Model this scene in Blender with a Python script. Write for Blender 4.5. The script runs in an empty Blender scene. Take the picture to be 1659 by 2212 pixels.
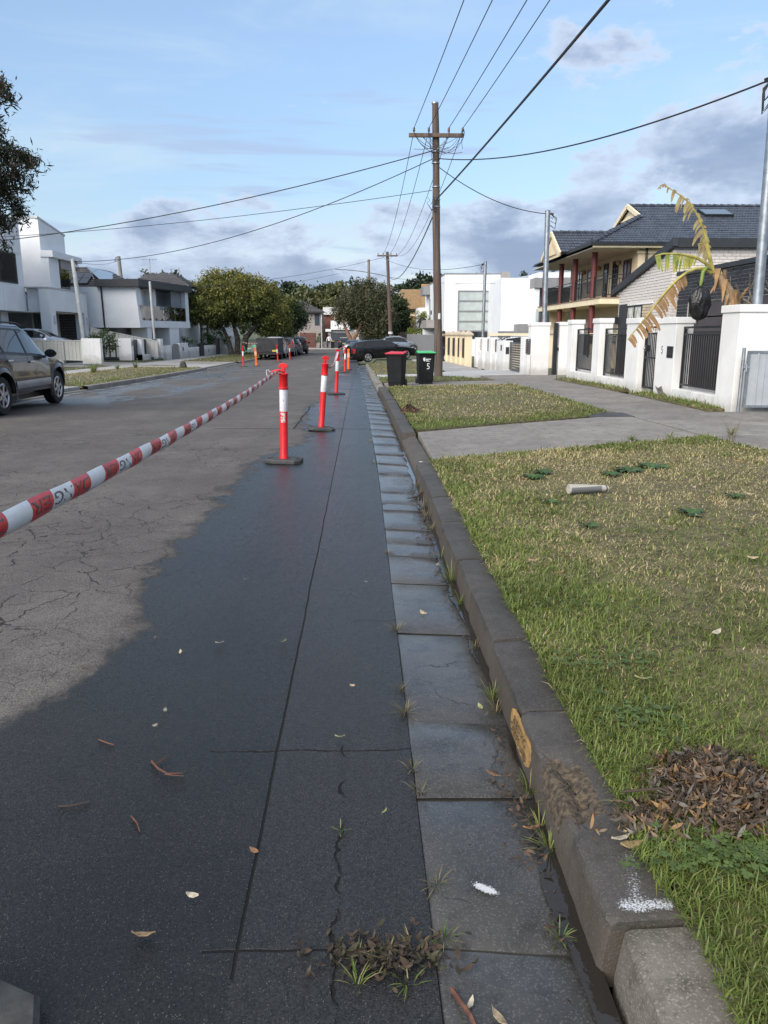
import bpy, math, random
import numpy as np
from mathutils import Vector, Matrix, noise as mnoise

random.seed(7); rng = np.random.default_rng(7)
SC = bpy.context.scene
COL = SC.collection
R = math.radians

# ------------------------------------------------------------------ camera
cam = bpy.data.cameras.new('camera'); camo = bpy.data.objects.new('camera', cam); COL.objects.link(camo)
camo.location = (0, 0, 1.5); camo.rotation_euler = (R(90 - 13.0), 0, R(-1.62))
cam.sensor_fit = 'HORIZONTAL'; cam.sensor_width = 36.0; cam.lens = 36.0 * 1661.0 / 1659.0
cam.clip_start = 0.05; cam.clip_end = 6000
SC.camera = camo

# ------------------------------------------------------------------ sun, exposure
SUN_AZ = R(218)      # compass direction the light comes from, clockwise from +Y (behind the camera, to the left)
SUN_EL = R(34)
sl = bpy.data.lights.new('sun', 'SUN'); sl.energy = 2.0; sl.angle = R(50); sl.color = (1.0, 0.92, 0.82)
so = bpy.data.objects.new('sun', sl); COL.objects.link(so)
sd = Vector((math.sin(SUN_AZ) * math.cos(SUN_EL), math.cos(SUN_AZ) * math.cos(SUN_EL), math.sin(SUN_EL)))
so.rotation_euler = sd.to_track_quat('Z', 'Y').to_euler(); so.location = sd * 200
vs = SC.view_settings
vs.view_transform = 'Standard'; vs.look = 'None'; vs.gamma = 1.0; vs.use_curve_mapping = False; vs.exposure = 1.28
cy = SC.cycles
cy.max_bounces = 6; cy.diffuse_bounces = 3; cy.glossy_bounces = 3; cy.transmission_bounces = 4; cy.transparent_max_bounces = 12
cy.caustics_reflective = False; cy.caustics_refractive = False; cy.sample_clamp_indirect = 6

# ------------------------------------------------------------------ node helper
class N:
    def __init__(s, nt): s.t = nt; s.cache = {}
    def n(s, typ, props=None, **inp):
        d = s.t.nodes.new(typ)
        for k, v in (props or {}).items(): setattr(d, k, v)
        for k, v in inp.items():
            key = int(k[1:]) if k[0] == 'i' and k[1:].isdigit() else k.replace('_', ' ')
            s.set(d.inputs[key], v)
        return d
    def set(s, sock, v):
        if isinstance(v, bpy.types.NodeSocket): s.t.links.new(v, sock)
        elif isinstance(v, bpy.types.Node): s.t.links.new(v.outputs[0], sock)
        else:
            if sock.type == 'RGBA' and len(v) == 3: v = (*v, 1)
            sock.default_value = v
    def m(s, op, a, b=None, c=None, clamp=False):
        d = s.t.nodes.new('ShaderNodeMath'); d.operation = op; d.use_clamp = clamp
        for i, v in enumerate((a, b, c)):
            if v is not None: s.set(d.inputs[i], v)
        return d.outputs[0]
    def mix(s, f, a, b, mode='MIX'):
        d = s.t.nodes.new('ShaderNodeMix'); d.data_type = 'RGBA'; d.blend_type = mode
        s.set(d.inputs[0], f); s.set(d.inputs[6], a); s.set(d.inputs[7], b)
        return d.outputs[2]
    def ss(s, v, a, b, lo=0.0, hi=1.0):
        d = s.t.nodes.new('ShaderNodeMapRange'); d.interpolation_type = 'SMOOTHSTEP'
        for i, x in enumerate((v, a, b, lo, hi)): s.set(d.inputs[i], x)
        return d.outputs[0]
    def lin(s, v, a, b, lo=0.0, hi=1.0):
        d = s.t.nodes.new('ShaderNodeMapRange')
        for i, x in enumerate((v, a, b, lo, hi)): s.set(d.inputs[i], x)
        return d.outputs[0]
    def noise(s, vec, scale, detail=4, rough=0.55, dist=0.0, out=0):
        key = (vec.as_pointer() if vec is not None else 0, scale, detail, rough, dist)
        if key in s.cache: return s.cache[key].outputs[out]
        d = s.t.nodes.new('ShaderNodeTexNoise'); s.cache[key] = d
        if vec is not None: s.set(d.inputs['Vector'], vec)
        d.inputs['Scale'].default_value = scale; d.inputs['Detail'].default_value = detail
        d.inputs['Roughness'].default_value = rough; d.inputs['Distortion'].default_value = dist
        return d.outputs[out]
    def vor(s, vec, scale, feature='F1', rnd=1.0):
        d = s.t.nodes.new('ShaderNodeTexVoronoi'); d.feature = feature
        if vec is not None: s.set(d.inputs['Vector'], vec)
        d.inputs['Scale'].default_value = scale; d.inputs['Randomness'].default_value = rnd
        return d
    def ramp(s, f, stops, interp='LINEAR'):
        d = s.t.nodes.new('ShaderNodeValToRGB'); cr = d.color_ramp; cr.interpolation = interp
        while len(cr.elements) < len(stops): cr.elements.new(0.5)
        for e, (p, c) in zip(cr.elements, stops):
            e.position = p; e.color = (*c, 1) if len(c) == 3 else c
        s.set(d.inputs[0], f); return d.outputs[0]
    def curve(s, f, pts):
        d = s.t.nodes.new('ShaderNodeFloatCurve'); c = d.mapping.curves[0]
        while len(c.points) < len(pts): c.points.new(0.5, 0.5)
        for p, (x, y) in zip(c.points, pts): p.location = (x, y); p.handle_type = 'AUTO'
        d.mapping.update(); s.set(d.inputs['Value'], f); return d.outputs[0]
    def vm(s, op, a, b=None, out=0):
        d = s.t.nodes.new('ShaderNodeVectorMath'); d.operation = op
        s.set(d.inputs[0], a)
        if b is not None: s.set(d.inputs[1], b)
        return d.outputs[out]

def newmat(name):
    m = bpy.data.materials.new(name); m.use_nodes = True
    g = N(m.node_tree); b = m.node_tree.nodes['Principled BSDF']
    return m, g, b

MATS = {}
def M(name, col, rough=0.7, metal=0.0, var=0.08, vs=3.0, bump=0.0, bs=60.0, col2=None, spec=0.5, coat=0.0, rnd=0.0, dirt=0.0, foot=0.0):
    """plain painted / cast / natural surface with noise tone, per-object tone and fine relief"""
    if name in MATS: return MATS[name]
    m, g, b = newmat(name)
    pos = g.n('ShaderNodeNewGeometry').outputs['Position']
    nz = g.noise(pos, vs, 5, 0.6)
    c2 = col2 if col2 else tuple(c * (1 - 2.2 * var) for c in col)
    c1 = col if col2 else tuple(min(1, c * (1 + 1.2 * var)) for c in col)
    f = g.ss(nz, 0.3, 0.72)
    c = g.mix(f, c2, c1)
    if rnd:
        r = g.n('ShaderNodeObjectInfo').outputs['Random']
        c = g.mix(1.0, c, g.n('ShaderNodeCombineColor', None, i0=g.lin(r, 0, 1, 1 - rnd, 1 + rnd), i1=g.lin(r, 0, 1, 1 - rnd, 1 + rnd), i2=g.lin(r, 0, 1, 1 - rnd, 1 + rnd)), 'MULTIPLY')
    if dirt:
        st = g.n('ShaderNodeMapping', None, Vector=pos, Scale=(9, 9, 0.7)).outputs[0]
        d = g.ss(g.noise(st, 1.0, 5, 0.65), 0.56, 0.8, 0, dirt)
        c = g.mix(d, c, (0.16, 0.15, 0.13))
    if foot:      # splash dirt along the foot of the wall
        zf = g.m('ADD', g.n('ShaderNodeSeparateXYZ', None, Vector=pos).outputs[2], g.m('MULTIPLY', g.m('SUBTRACT', g.noise(pos, 3.5, 5, 0.7), 0.5), 0.55))
        c = g.mix(g.ss(zf, 0.50, 0.12, 0, foot), c, (0.20, 0.175, 0.14))
    g.set(b.inputs['Base Color'], c)
    g.set(b.inputs['Roughness'], g.lin(nz, 0.2, 0.8, max(0.02, rough - 0.06), min(1, rough + 0.06)))
    b.inputs['Metallic'].default_value = metal
    b.inputs['Specular IOR Level'].default_value = spec
    if coat: b.inputs['Coat Weight'].default_value = coat; b.inputs['Coat Roughness'].default_value = 0.04
    if bump:
        h = g.noise(pos, bs, 4, 0.6)
        g.set(b.inputs['Normal'], g.n('ShaderNodeBump', None, Strength=0.6, Distance=bump, Height=h).outputs[0])
    MATS[name] = m; return m

def glass_dark(name, tint=(0.02, 0.025, 0.03), rough=0.03):
    """window pane of a dark room: a mirror of the sky over darkness"""
    if name in MATS: return MATS[name]
    m, g, b = newmat(name)
    pos = g.n('ShaderNodeNewGeometry').outputs['Position']
    g.set(b.inputs['Base Color'], tint); b.inputs['Roughness'].default_value = rough
    b.inputs['Specular IOR Level'].default_value = 0.7
    g.set(b.inputs['Normal'], g.n('ShaderNodeBump', None, Strength=0.15, Distance=0.004, Height=g.noise(pos, 2.5, 2)).outputs[0])
    MATS[name] = m; return m

def glass_clear(name, tint=(0.80, 0.90, 0.88), refl=0.10):
    if name in MATS: return MATS[name]
    m, g, b = newmat(name); m.node_tree.nodes.remove(b)
    out = [x for x in m.node_tree.nodes if x.type == 'OUTPUT_MATERIAL'][0]
    tr = g.n('ShaderNodeBsdfTransparent', None, Color=tint); gl = g.n('ShaderNodeBsdfGlossy', None, Color=(1, 1, 1), Roughness=0.02)
    fr = g.m('ADD', g.m('MULTIPLY', g.n('ShaderNodeFresnel', None, IOR=1.5).outputs[0], 0.9), refl, clamp=True)
    mx = g.n('ShaderNodeMixShader', None, i0=fr, i1=tr.outputs[0], i2=gl.outputs[0])
    g.set(out.inputs[0], mx.outputs[0]); MATS[name] = m; return m

def attr_mat(name, rough=0.6, trans=0.0, spec=0.3, rnd=0.0):
    """colour from the piece's own 'tone' attribute (per leaf, per blade)"""
    if name in MATS: return MATS[name]
    m, g, b = newmat(name)
    c = g.n('ShaderNodeAttribute', {'attribute_name': 'tone'}).outputs[0]
    g.set(b.inputs['Base Color'], c); b.inputs['Roughness'].default_value = rough; b.inputs['Specular IOR Level'].default_value = spec
    if trans:
        out = [x for x in m.node_tree.nodes if x.type == 'OUTPUT_MATERIAL'][0]
        tl = g.n('ShaderNodeBsdfTranslucent', None, Color=g.mix(1.0, c, (1.0, 1.0, 0.6), 'MULTIPLY'))
        mx = g.n('ShaderNodeMixShader', None, i0=trans, i1=b.outputs[0], i2=tl.outputs[0])
        g.set(out.inputs[0], mx.outputs[0])
    MATS[name] = m; return m

# ------------------------------------------------------------------ mesh helper
def mw(o):
    b = o.matrix_basis.copy()
    return mw(o.parent) @ b if o.parent else b

def link(o, parent=None):
    COL.objects.link(o)
    if parent: o.parent = parent
    return o

def tag(o, label=None, cat=None, group=None, kind=None):
    if label: o['label'] = label
    if cat: o['category'] = cat
    if group: o['group'] = group
    if kind: o['kind'] = kind
    return o

def thing(name, label, cat, loc=(0, 0, 0), rz=0.0, group=None):
    o = bpy.data.objects.new(name, None); o.empty_display_size = 0.2; COL.objects.link(o)
    o.location = loc; o.rotation_euler = (0, 0, rz)
    return tag(o, label, cat, group)

class MB:
    def __init__(s): s.v = []; s.f = []; s.mi = []; s.cm = 0
    def add(s, vs, fs):
        b = len(s.v); s.v.extend([tuple(p) for p in vs])
        for f in fs: s.f.append(tuple(b + i for i in f)); s.mi.append(s.cm)
        return s
    def box(s, x0, y0, z0, x1, y1, z1):
        v = [(x, y, z) for z in (z0, z1) for y in (y0, y1) for x in (x0, x1)]
        return s.add(v, [(0, 2, 3, 1), (4, 5, 7, 6), (0, 1, 5, 4), (2, 6, 7, 3), (0, 4, 6, 2), (1, 3, 7, 5)])
    def beam(s, p, q, w, h, up=(0, 0, 1)):
        p = Vector(p); q = Vector(q); d = (q - p).normalized(); u = Vector(up)
        a = d.cross(u)
        if a.length < 1e-4: a = d.cross(Vector((1, 0, 0)))
        a.normalize(); c = a.cross(d).normalized(); a = a * w / 2; c = c * h / 2
        v = [p - a - c, p + a - c, p + a + c, p - a + c, q - a - c, q + a - c, q + a + c, q - a + c]
        return s.add(v, [(0, 1, 2, 3), (7, 6, 5, 4), (0, 4, 5, 1), (1, 5, 6, 2), (2, 6, 7, 3), (3, 7, 4, 0)])
    def tube(s, pts, r, n=6, cap=True):
        pts = [Vector(p) for p in pts]; k = len(pts)
        rr = r if isinstance(r, (list, tuple)) else [r] * k
        ref = None; vs = []; fs = []
        for i, p in enumerate(pts):
            d = (pts[min(i + 1, k - 1)] - pts[max(i - 1, 0)]).normalized()
            if ref is None: ref = d.orthogonal().normalized()
            ref = (ref - d * ref.dot(d))
            ref = ref.normalized() if ref.length > 1e-5 else d.orthogonal().normalized()
            c = d.cross(ref)
            for j in range(n):
                a = 2 * math.pi * j / n; vs.append(p + (ref * math.cos(a) + c * math.sin(a)) * rr[i])
        for i in range(k - 1):
            for j in range(n):
                fs.append((i * n + j, i * n + (j + 1) % n, (i + 1) * n + (j + 1) % n, (i + 1) * n + j))
        if cap: fs.append(tuple(range(n))[::-1]); fs.append(tuple((k - 1) * n + j for j in range(n)))
        return s.add(vs, fs)
    def lathe(s, prof, n=16, c=(0, 0, 0), axis='z', a0=0.0, cap=True):
        vs = []; fs = []
        for r, z in prof:
            for j in range(n):
                a = a0 + 2 * math.pi * j / n; x, y = r * math.cos(a), r * math.sin(a)
                p = (x, y, z) if axis == 'z' else ((x, z, y) if axis == 'y' else (z, x, y))
                vs.append((p[0] + c[0], p[1] + c[1], p[2] + c[2]))
        k = len(prof)
        for i in range(k - 1):
            for j in range(n):
                fs.append((i * n + j, i * n + (j + 1) % n, (i + 1) * n + (j + 1) % n, (i + 1) * n + j))
        if cap: fs.append(tuple(range(n))[::-1]); fs.append(tuple((k - 1) * n + j for j in range(n)))
        return s.add(vs, fs)
    def prism(s, poly, vec):
        """closed polygon (3D points) swept along vec"""
        n = len(poly); v = [Vector(p) for p in poly]; w = [p + Vector(vec) for p in v]
        fs = [tuple(range(n))[::-1], tuple(range(n, 2 * n))] + [(i, (i + 1) % n, n + (i + 1) % n, n + i) for i in range(n)]
        return s.add(v + w, fs)
    def grid(s, fn, us, vs_):
        P = [fn(u, v) for u in us for v in vs_]; nv = len(vs_)
        return s.add(P, [(i * nv + j, (i + 1) * nv + j, (i + 1) * nv + j + 1, i * nv + j + 1) for i in range(len(us) - 1) for j in range(nv - 1)])
    def build(s, name, mat, parent=None, smooth=False, bevel=0.0, world=True, solid=0.0):
        me = bpy.data.meshes.new(name)
        v = s.v
        if parent is not None and world:
            inv = mw(parent).inverted(); v = [tuple(inv @ Vector(p)) for p in v]
        me.from_pydata(v, [], s.f)
        for mm in (mat if isinstance(mat, (list, tuple)) else [mat]): me.materials.append(mm)
        if isinstance(mat, (list, tuple)): me.polygons.foreach_set('material_index', s.mi)
        fixn(me)
        o = bpy.data.objects.new(name, me); link(o, parent)
        if smooth:
            me.polygons.foreach_set('use_smooth', [True] * len(me.polygons))
            if smooth != 'all': me.set_sharp_from_angle(angle=R(38))
        if solid:
            md = o.modifiers.new('thick', 'SOLIDIFY'); md.thickness = solid; md.offset = 0
        if bevel:
            md = o.modifiers.new('edge', 'BEVEL'); md.width = bevel; md.segments = 2; md.limit_method = 'ANGLE'; md.angle_limit = R(40)
        return o

import bmesh
def fixn(me):
    bm = bmesh.new(); bm.from_mesh(me)
    bmesh.ops.recalc_face_normals(bm, faces=bm.faces)
    bm.to_mesh(me); bm.free()

def npmesh(name, V, F, mat, parent=None, tone=None, smooth=False):
    """big mesh from numpy arrays; F is (n,3) or (n,4); tone is a colour per vertex"""
    me = bpy.data.meshes.new(name); k = F.shape[1]
    me.vertices.add(len(V)); me.vertices.foreach_set('co', np.asarray(V, np.float32).ravel())
    me.loops.add(F.size); me.loops.foreach_set('vertex_index', F.astype(np.int32).ravel())
    me.polygons.add(len(F)); me.polygons.foreach_set('loop_start', np.arange(0, F.size, k, dtype=np.int32))
    me.update(calc_edges=True)
    if smooth: me.polygons.foreach_set('use_smooth', np.ones(len(F), bool))
    if tone is not None:
        a = me.color_attributes.new('tone', 'FLOAT_COLOR', 'POINT')
        t = np.ones((len(V), 4), np.float32); t[:, :3] = tone; a.data.foreach_set('color', t.ravel())
    me.materials.append(mat)
    o = bpy.data.objects.new(name, me); link(o, parent); return o

def copy_tree(o, parent=None):
    c = o.copy(); COL.objects.link(c); c.parent = parent
    for ch in o.children: copy_tree(ch, c)
    return c

def text_mesh(txt, size, align='CENTER', extrude=0.0):
    cu = bpy.data.curves.new('lettering', 'FONT'); cu.body = txt; cu.size = size; cu.align_x = align; cu.align_y = 'CENTER'
    cu.extrude = extrude; cu.resolution_u = 3
    o = bpy.data.objects.new('lettering', cu)
    me = bpy.data.meshes.new_from_object(o); bpy.data.objects.remove(o); return me

def place_text(name, txt, size, mat, parent, origin, right, up, sx=1.0, bold=0.0):
    """flat lettering lying on the plane through origin spanned by right and up (world)"""
    me = text_mesh(txt, size)
    if len(me.vertices) == 0: return None
    right = Vector(right).normalized(); up = Vector(up).normalized(); nn = right.cross(up)
    inv = mw(parent).inverted() if parent else Matrix()
    for v in me.vertices:
        v.co = inv @ (Vector(origin) + right * v.co.x * sx + up * v.co.y)
    me.materials.clear(); me.materials.append(mat)
    o = bpy.data.objects.new(name, me); return link(o, parent)

# ground height along the street
def zr(y): return 0.0 if y < 18 else -0.46 * (1 - math.exp(-(y - 18) / 25.0))
def kx(y): return -0.01 * max(0.0, min(y, 60) - 9)      # the right-hand kerb drifts a little to the left
def zv(x, y):                                            # right-hand verge
    t = min(1.0, max(0.0, (x - 0.7) / 5.7)); return zr(y) * (1 - 0.35 * t) + 0.135 + 0.06 * t
# ------------------------------------------------------------------ sky
W = bpy.data.worlds.new('World'); SC.world = W; W.use_nodes = True
g = N(W.node_tree); bg = W.node_tree.nodes['Background']
sky = g.n('ShaderNodeTexSky', {'sky_type': 'NISHITA', 'sun_disc': False, 'sun_elevation': SUN_EL, 'sun_rotation': SUN_AZ,
                               'air_density': 1.0, 'dust_density': 0.6, 'ozone_density': 2.0, 'altitude': 50})
CLX, CLY = 5.6, 0.80
d = g.n('ShaderNodeTexCoord').outputs['Generated']
sx = g.n('ShaderNodeSeparateXYZ', None, Vector=d)
az = g.m('ARCTAN2', sx.outputs[0], sx.outputs[1]); el = g.m('ARCSINE', sx.outputs[2])
base = g.n('ShaderNodeCombineXYZ', None, X=az, Y=el, Z=0.37).outputs[0]
# thin high veil; pale cover overhead is unseen, added to neutralise the light
wv = g.n('ShaderNodeMapping', None, Vector=base, Scale=(1.6, 8.0, 1)).outputs[0]
veil = g.ss(g.noise(wv, 1.6, 4, 0.6, 0.4), 0.44, 0.74)
hi = g.ss(el, 0.30, 1.1, 0.0, 0.62)
# heaped clouds: billowed heads over flat shaded feet
cm = g.n('ShaderNodeMapping', None, Vector=base, Location=(CLX, CLY, 0), Scale=(2.3, 4.6, 1)).outputs[0]
bil = g.noise(cm, 2.1, 8, 0.60, 0.12)
cov = g.noise(g.n('ShaderNodeMapping', None, Vector=base, Location=(0.25, 0, 0), Scale=(1, 1.2, 1)).outputs[0], 1.15, 2, 0.5)
low = g.ss(el, 0.05, 0.21, 0.215, -0.02)
right = g.m('MULTIPLY', g.m('MULTIPLY', g.ss(az, -0.05, 0.30), g.ss(az, 2.8, 1.8)), g.ss(el, 0.62, 0.18, 0.0, 0.135))      # heavier on the right hand
amt = g.m('ADD', g.m('ADD', g.m('ADD', bil, low), right), g.m('MULTIPLY', g.m('SUBTRACT', cov, 0.5), 0.30))
heap = g.ss(amt, 0.575, 0.64)
core = g.m('MULTIPLY', g.ss(amt, 0.59, 0.74), g.ss(g.noise(cm, 3.2, 4, 0.6), 0.30, 0.66, 0.45, 1.0))
# flat grey streaks
sm = g.n('ShaderNodeMapping', None, Vector=base, Location=(1.3, 2.2, 0), Scale=(2.0, 22.0, 1)).outputs[0]
streak = g.m('MULTIPLY', g.ss(g.noise(sm, 1.5, 5, 0.55, 0.5), 0.54, 0.68), g.ss(el, 0.34, 0.24))
C_VEIL = (1.85, 2.35, 2.75); C_HIGH = (2.5, 2.55, 2.65); C_EDGE = (2.0, 2.32, 2.85); C_CORE = (0.86, 1.12, 1.66)
skd = g.n('ShaderNodeVectorMath', {'operation': 'SCALE'}, i0=sky.outputs[0], Scale=g.ss(el, 0.0, 0.40, 0.40, 0.64)).outputs[0]
c = g.mix(g.m('ADD', g.m('MULTIPLY', veil, g.ss(el, 0.0, 0.5, 0.60, 0.35)), 0.16), skd, C_VEIL)
c = g.mix(hi, c, C_HIGH)
lowg = g.ss(el, 0.16, 0.0, 0.0, 0.55)
c = g.mix(lowg, c, (2.65, 2.60, 2.50))
cl = g.mix(core, C_EDGE, C_CORE)
pink = g.m('MULTIPLY', g.ss(g.noise(cm, 0.9, 3), 0.55, 0.75), g.ss(el, 0.30, 0.08))
cl = g.mix(g.m('MULTIPLY', pink, g.m('SUBTRACT', 1.0, core)), cl, (3.2, 2.65, 2.7))
c = g.mix(g.m('MULTIPLY', streak, 0.7), c, (1.35, 1.72, 2.45))
c = g.mix(g.m('MULTIPLY', heap, 0.9), c, cl)
g.set(bg.inputs['Color'], c); bg.inputs['Strength'].default_value = 0.142
W.cycles.sampling_method = 'MANUAL'; W.cycles.sample_map_resolution = 512
# ------------------------------------------------------------------ materials of the ground
def road_material():
    m, g, b = newmat('asphalt')
    pos = g.n('ShaderNodeNewGeometry').outputs['Position']; q = g.n('ShaderNodeSeparateXYZ', None, Vector=pos)
    X, Y = q.outputs[0], q.outputs[1]
    n1 = g.noise(pos, 0.9, 6, 0.62); n2 = g.noise(pos, 5.0, 5, 0.6); n3 = g.noise(pos, 34, 4, 0.65)
    # damp strip along the gutter: its edge wanders
    pts = [(0.0, -1.75), (1.5, -1.6), (2.72, -1.42), (3.35, -1.20), (3.87, -1.16), (4.32, -1.31), (5.31, -1.33), (6.5, -1.29), (7.7, -1.28), (9.2, -1.25), (10.2, -1.05), (11.2, -0.75), (12.5, -0.9), (15, -1.1), (20, -0.9), (30, -1.1)]
    xb = g.curve(g.m('DIVIDE', Y, 30.0, clamp=True), [(a / 30.0, (c + 8.0) / 8.0) for a, c in pts])
    xb = g.m('SUBTRACT', g.m('MULTIPLY', xb, 8.0), 8.0)
    e = g.m('SUBTRACT', X, xb)
    e = g.m('ADD', e, g.m('MULTIPLY', g.m('SUBTRACT', g.noise(pos, 3.2, 5, 0.62), 0.5), g.lin(Y, 2, 14, 0.42, 1.1)))
    e = g.m('ADD', e, g.m('MULTIPLY', g.m('SUBTRACT', g.noise(pos, 26, 4, 0.7), 0.5), 0.16))
    wet = g.ss(e, -0.05, 0.055)
    wet = g.m('MULTIPLY', wet, g.ss(Y, 20, 45, 1.0, 0.35))
    # damp runs on the left half and far away
    st = g.n('ShaderNodeMapping', None, Vector=pos, Scale=(0.75, 0.22, 1), Location=(0.3, 0.0, 0)).outputs[0]
    run = g.noise(st, 0.9, 5, 0.6, 0.6)
    lm = g.m('MULTIPLY', g.ss(X, -4.2, -5.4), g.m('MULTIPLY', g.ss(Y, 15.5, 18.5), g.ss(Y, 60, 30)))
    run1 = g.m('MULTIPLY', g.ss(run, 0.44, 0.52), lm)
    far = g.m('MULTIPLY', g.ss(run, 0.57, 0.66), g.ss(Y, 22, 40))
    wet2 = g.m('MAXIMUM', run1, g.m('MULTIPLY', far, 0.55))
    allwet = g.m('MAXIMUM', wet, wet2)
    # stone
    v = g.vor(pos, 205.0); rc = g.n('ShaderNodeSeparateColor', None, Color=v.outputs['Color'])
    light = g.m('MULTIPLY', g.ss(rc.outputs[0], 0.82, 0.96), g.ss(v.outputs['Distance'], 0.42, 0.2))
    dry = g.mix(g.ss(n1, 0.3, 0.75), (0.086, 0.077, 0.071), (0.130, 0.118, 0.109))
    dry = g.mix(g.m('MULTIPLY', g.ss(n2, 0.40, 0.75), 0.4), dry, (0.062, 0.056, 0.052))
    kk = g.lin(rc.outputs[1], 0, 1, 0.50, 1.55); grain = g.n('ShaderNodeCombineColor', None, i0=kk, i1=kk, i2=kk).outputs[0]
    track = g.m('MULTIPLY', g.ss(g.noise(g.n('ShaderNodeMapping', None, Vector=pos, Scale=(1.1, 0.06, 1)).outputs[0], 1.0, 4, 0.6), 0.45, 0.7), 0.35)
    dry = g.mix(track, dry, (0.056, 0.052, 0.050))
    strip = g.m('MULTIPLY', g.ss(X, g.m('ADD', -0.325, 0.0), -0.315), g.ss(Y, 13, 12.6))
    dk = g.mix(g.ss(n1, 0.3, 0.75), (0.010, 0.0098, 0.0098), (0.018, 0.0172, 0.0168))
    dk = g.mix(g.m('MULTIPLY', strip, 0.35), dk, (0.032, 0.031, 0.030))
    dk = g.mix(g.ss(n2, 0.45, 0.8, 0, 0.5), dk, (0.014, 0.014, 0.015))
    damp = g.ss(e, -0.15, 0.05)
    c = g.mix(g.m('MULTIPLY', damp, 0.85), dry, (0.026, 0.0235, 0.0215))
    c = g.mix(wet, c, dk)
    c = g.mix(1.0, c, grain, 'MULTIPLY')
    c = g.mix(g.m('MULTIPLY', wet2, 0.6), c, (0.06, 0.06, 0.062))
    c = g.mix(g.m('MULTIPLY', light, 0.65), c, (0.15, 0.145, 0.135))
    # crazing of the old seal
    wob = g.vm('ADD', pos, g.n('ShaderNodeVectorMath', {'operation': 'SCALE'}, i0=g.noise(pos, 4.5, 4, 0.6, out=1), Scale=0.20).outputs[0])
    cr = g.vor(wob, 2.6, 'DISTANCE_TO_EDGE').outputs['Distance']; cr2 = g.vor(wob, 6.5, 'DISTANCE_TO_EDGE').outputs['Distance']
    zone = g.m('MULTIPLY', g.ss(g.noise(pos, 0.55, 3), 0.36, 0.58), g.m('MULTIPLY', g.ss(X, -0.9, -1.7), g.ss(Y, 17, 9)))
    zone2 = g.m('MULTIPLY', g.ss(g.noise(pos, 1.1, 3), 0.42, 0.62), zone)
    crk = g.m('MULTIPLY', g.ss(cr, 0.017, 0.004), g.m('MULTIPLY', zone, g.ss(g.noise(pos, 7, 3), 0.34, 0.52)))
    crk2 = g.m('MULTIPLY', g.ss(cr2, 0.024, 0.006), g.m('MULTIPLY', zone2, g.ss(g.noise(pos, 9, 3), 0.42, 0.55)))
    crk = g.m('MAXIMUM', crk, crk2)
    # saw cuts and cracks in the trench patch
    def vline(x0, w, y0, y1, wob_, sc):
        dx = g.m('ABSOLUTE', g.m('SUBTRACT', g.m('ADD', X, g.m('MULTIPLY', g.m('SUBTRACT', g.noise(pos, sc, 4), 0.5), wob_)), x0))
        return g.m('MULTIPLY', g.ss(dx, w, w * 0.45), g.m('MULTIPLY', g.ss(Y, y0 - 0.02, y0), g.ss(Y, y1 + 0.02, y1)))
    def hline(y0, w, x0, x1, wob_, sc):
        dy = g.m('ABSOLUTE', g.m('SUBTRACT', g.m('ADD', Y, g.m('MULTIPLY', g.m('SUBTRACT', g.noise(pos, sc, 4), 0.5), wob_)), y0))
        return g.m('MULTIPLY', g.ss(dy, w, w * 0.45), g.m('MULTIPLY', g.ss(X, x0 - 0.01, x0), g.ss(X, x1 + 0.01, x1)))
    brk_ = g.ss(g.noise(pos, 8, 4), 0.36, 0.50)
    seam = vline(-0.32, 0.0058, 1.55, 40, 0.02, 1.5)
    for L in (g.m('MULTIPLY', vline(-0.075, 0.0055, 1.3, 2.6, 0.10, 8), brk_), hline(1.63, 0.006, -0.40, 0.17, 0.012, 8), hline(2.575, 0.006, -0.56, 0.17, 0.06, 8),
              hline(12.5, 0.03, -2.4, 0.17, 0.12, 1.5), hline(23.0, 0.05, -0.6, 0.17, 0.05, 1.5), vline(-1.1, 0.02, 12.5, 16.5, 0.15, 1.5), hline(3.9, 0.004, -0.05, 0.17, 0.10, 8)):
        seam = g.m('MAXIMUM', seam, L)
    line = g.m('MAXIMUM', crk, seam)
    c = g.mix(g.m('MAXIMUM', g.m('MULTIPLY', crk, 0.85), g.m('MULTIPLY', seam, 0.97)), c, (0.004, 0.004, 0.004))
    g.set(b.inputs['Base Color'], c)
    ro = g.m('SUBTRACT', g.lin(n3, 0.3, 0.7, 0.86, 0.78), g.m('MULTIPLY', wet, g.lin(n1, 0.3, 0.7, 0.64, 0.50)))
    ro = g.m('SUBTRACT', ro, g.m('MULTIPLY', wet2, 0.60))
    ro = g.m('MAXIMUM', ro, g.m('MULTIPLY', line, 0.95))
    ro = g.m('ADD', ro, g.m('MULTIPLY', g.m('SUBTRACT', rc.outputs[2], 0.5), 0.16))
    g.set(b.inputs['Roughness'], ro); b.inputs['Specular IOR Level'].default_value = 0.36
    h = g.m('ADD', g.m('MULTIPLY', g.noise(pos, 150, 3, 0.7), 0.6), g.m('MULTIPLY', v.outputs['Distance'], -0.5))
    h = g.m('SUBTRACT', h, g.m('MULTIPLY', line, 2.5))
    g.set(b.inputs['Normal'], g.n('ShaderNodeBump', None, Strength=0.7, Distance=0.0042, Height=h).outputs[0])
    return m

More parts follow.
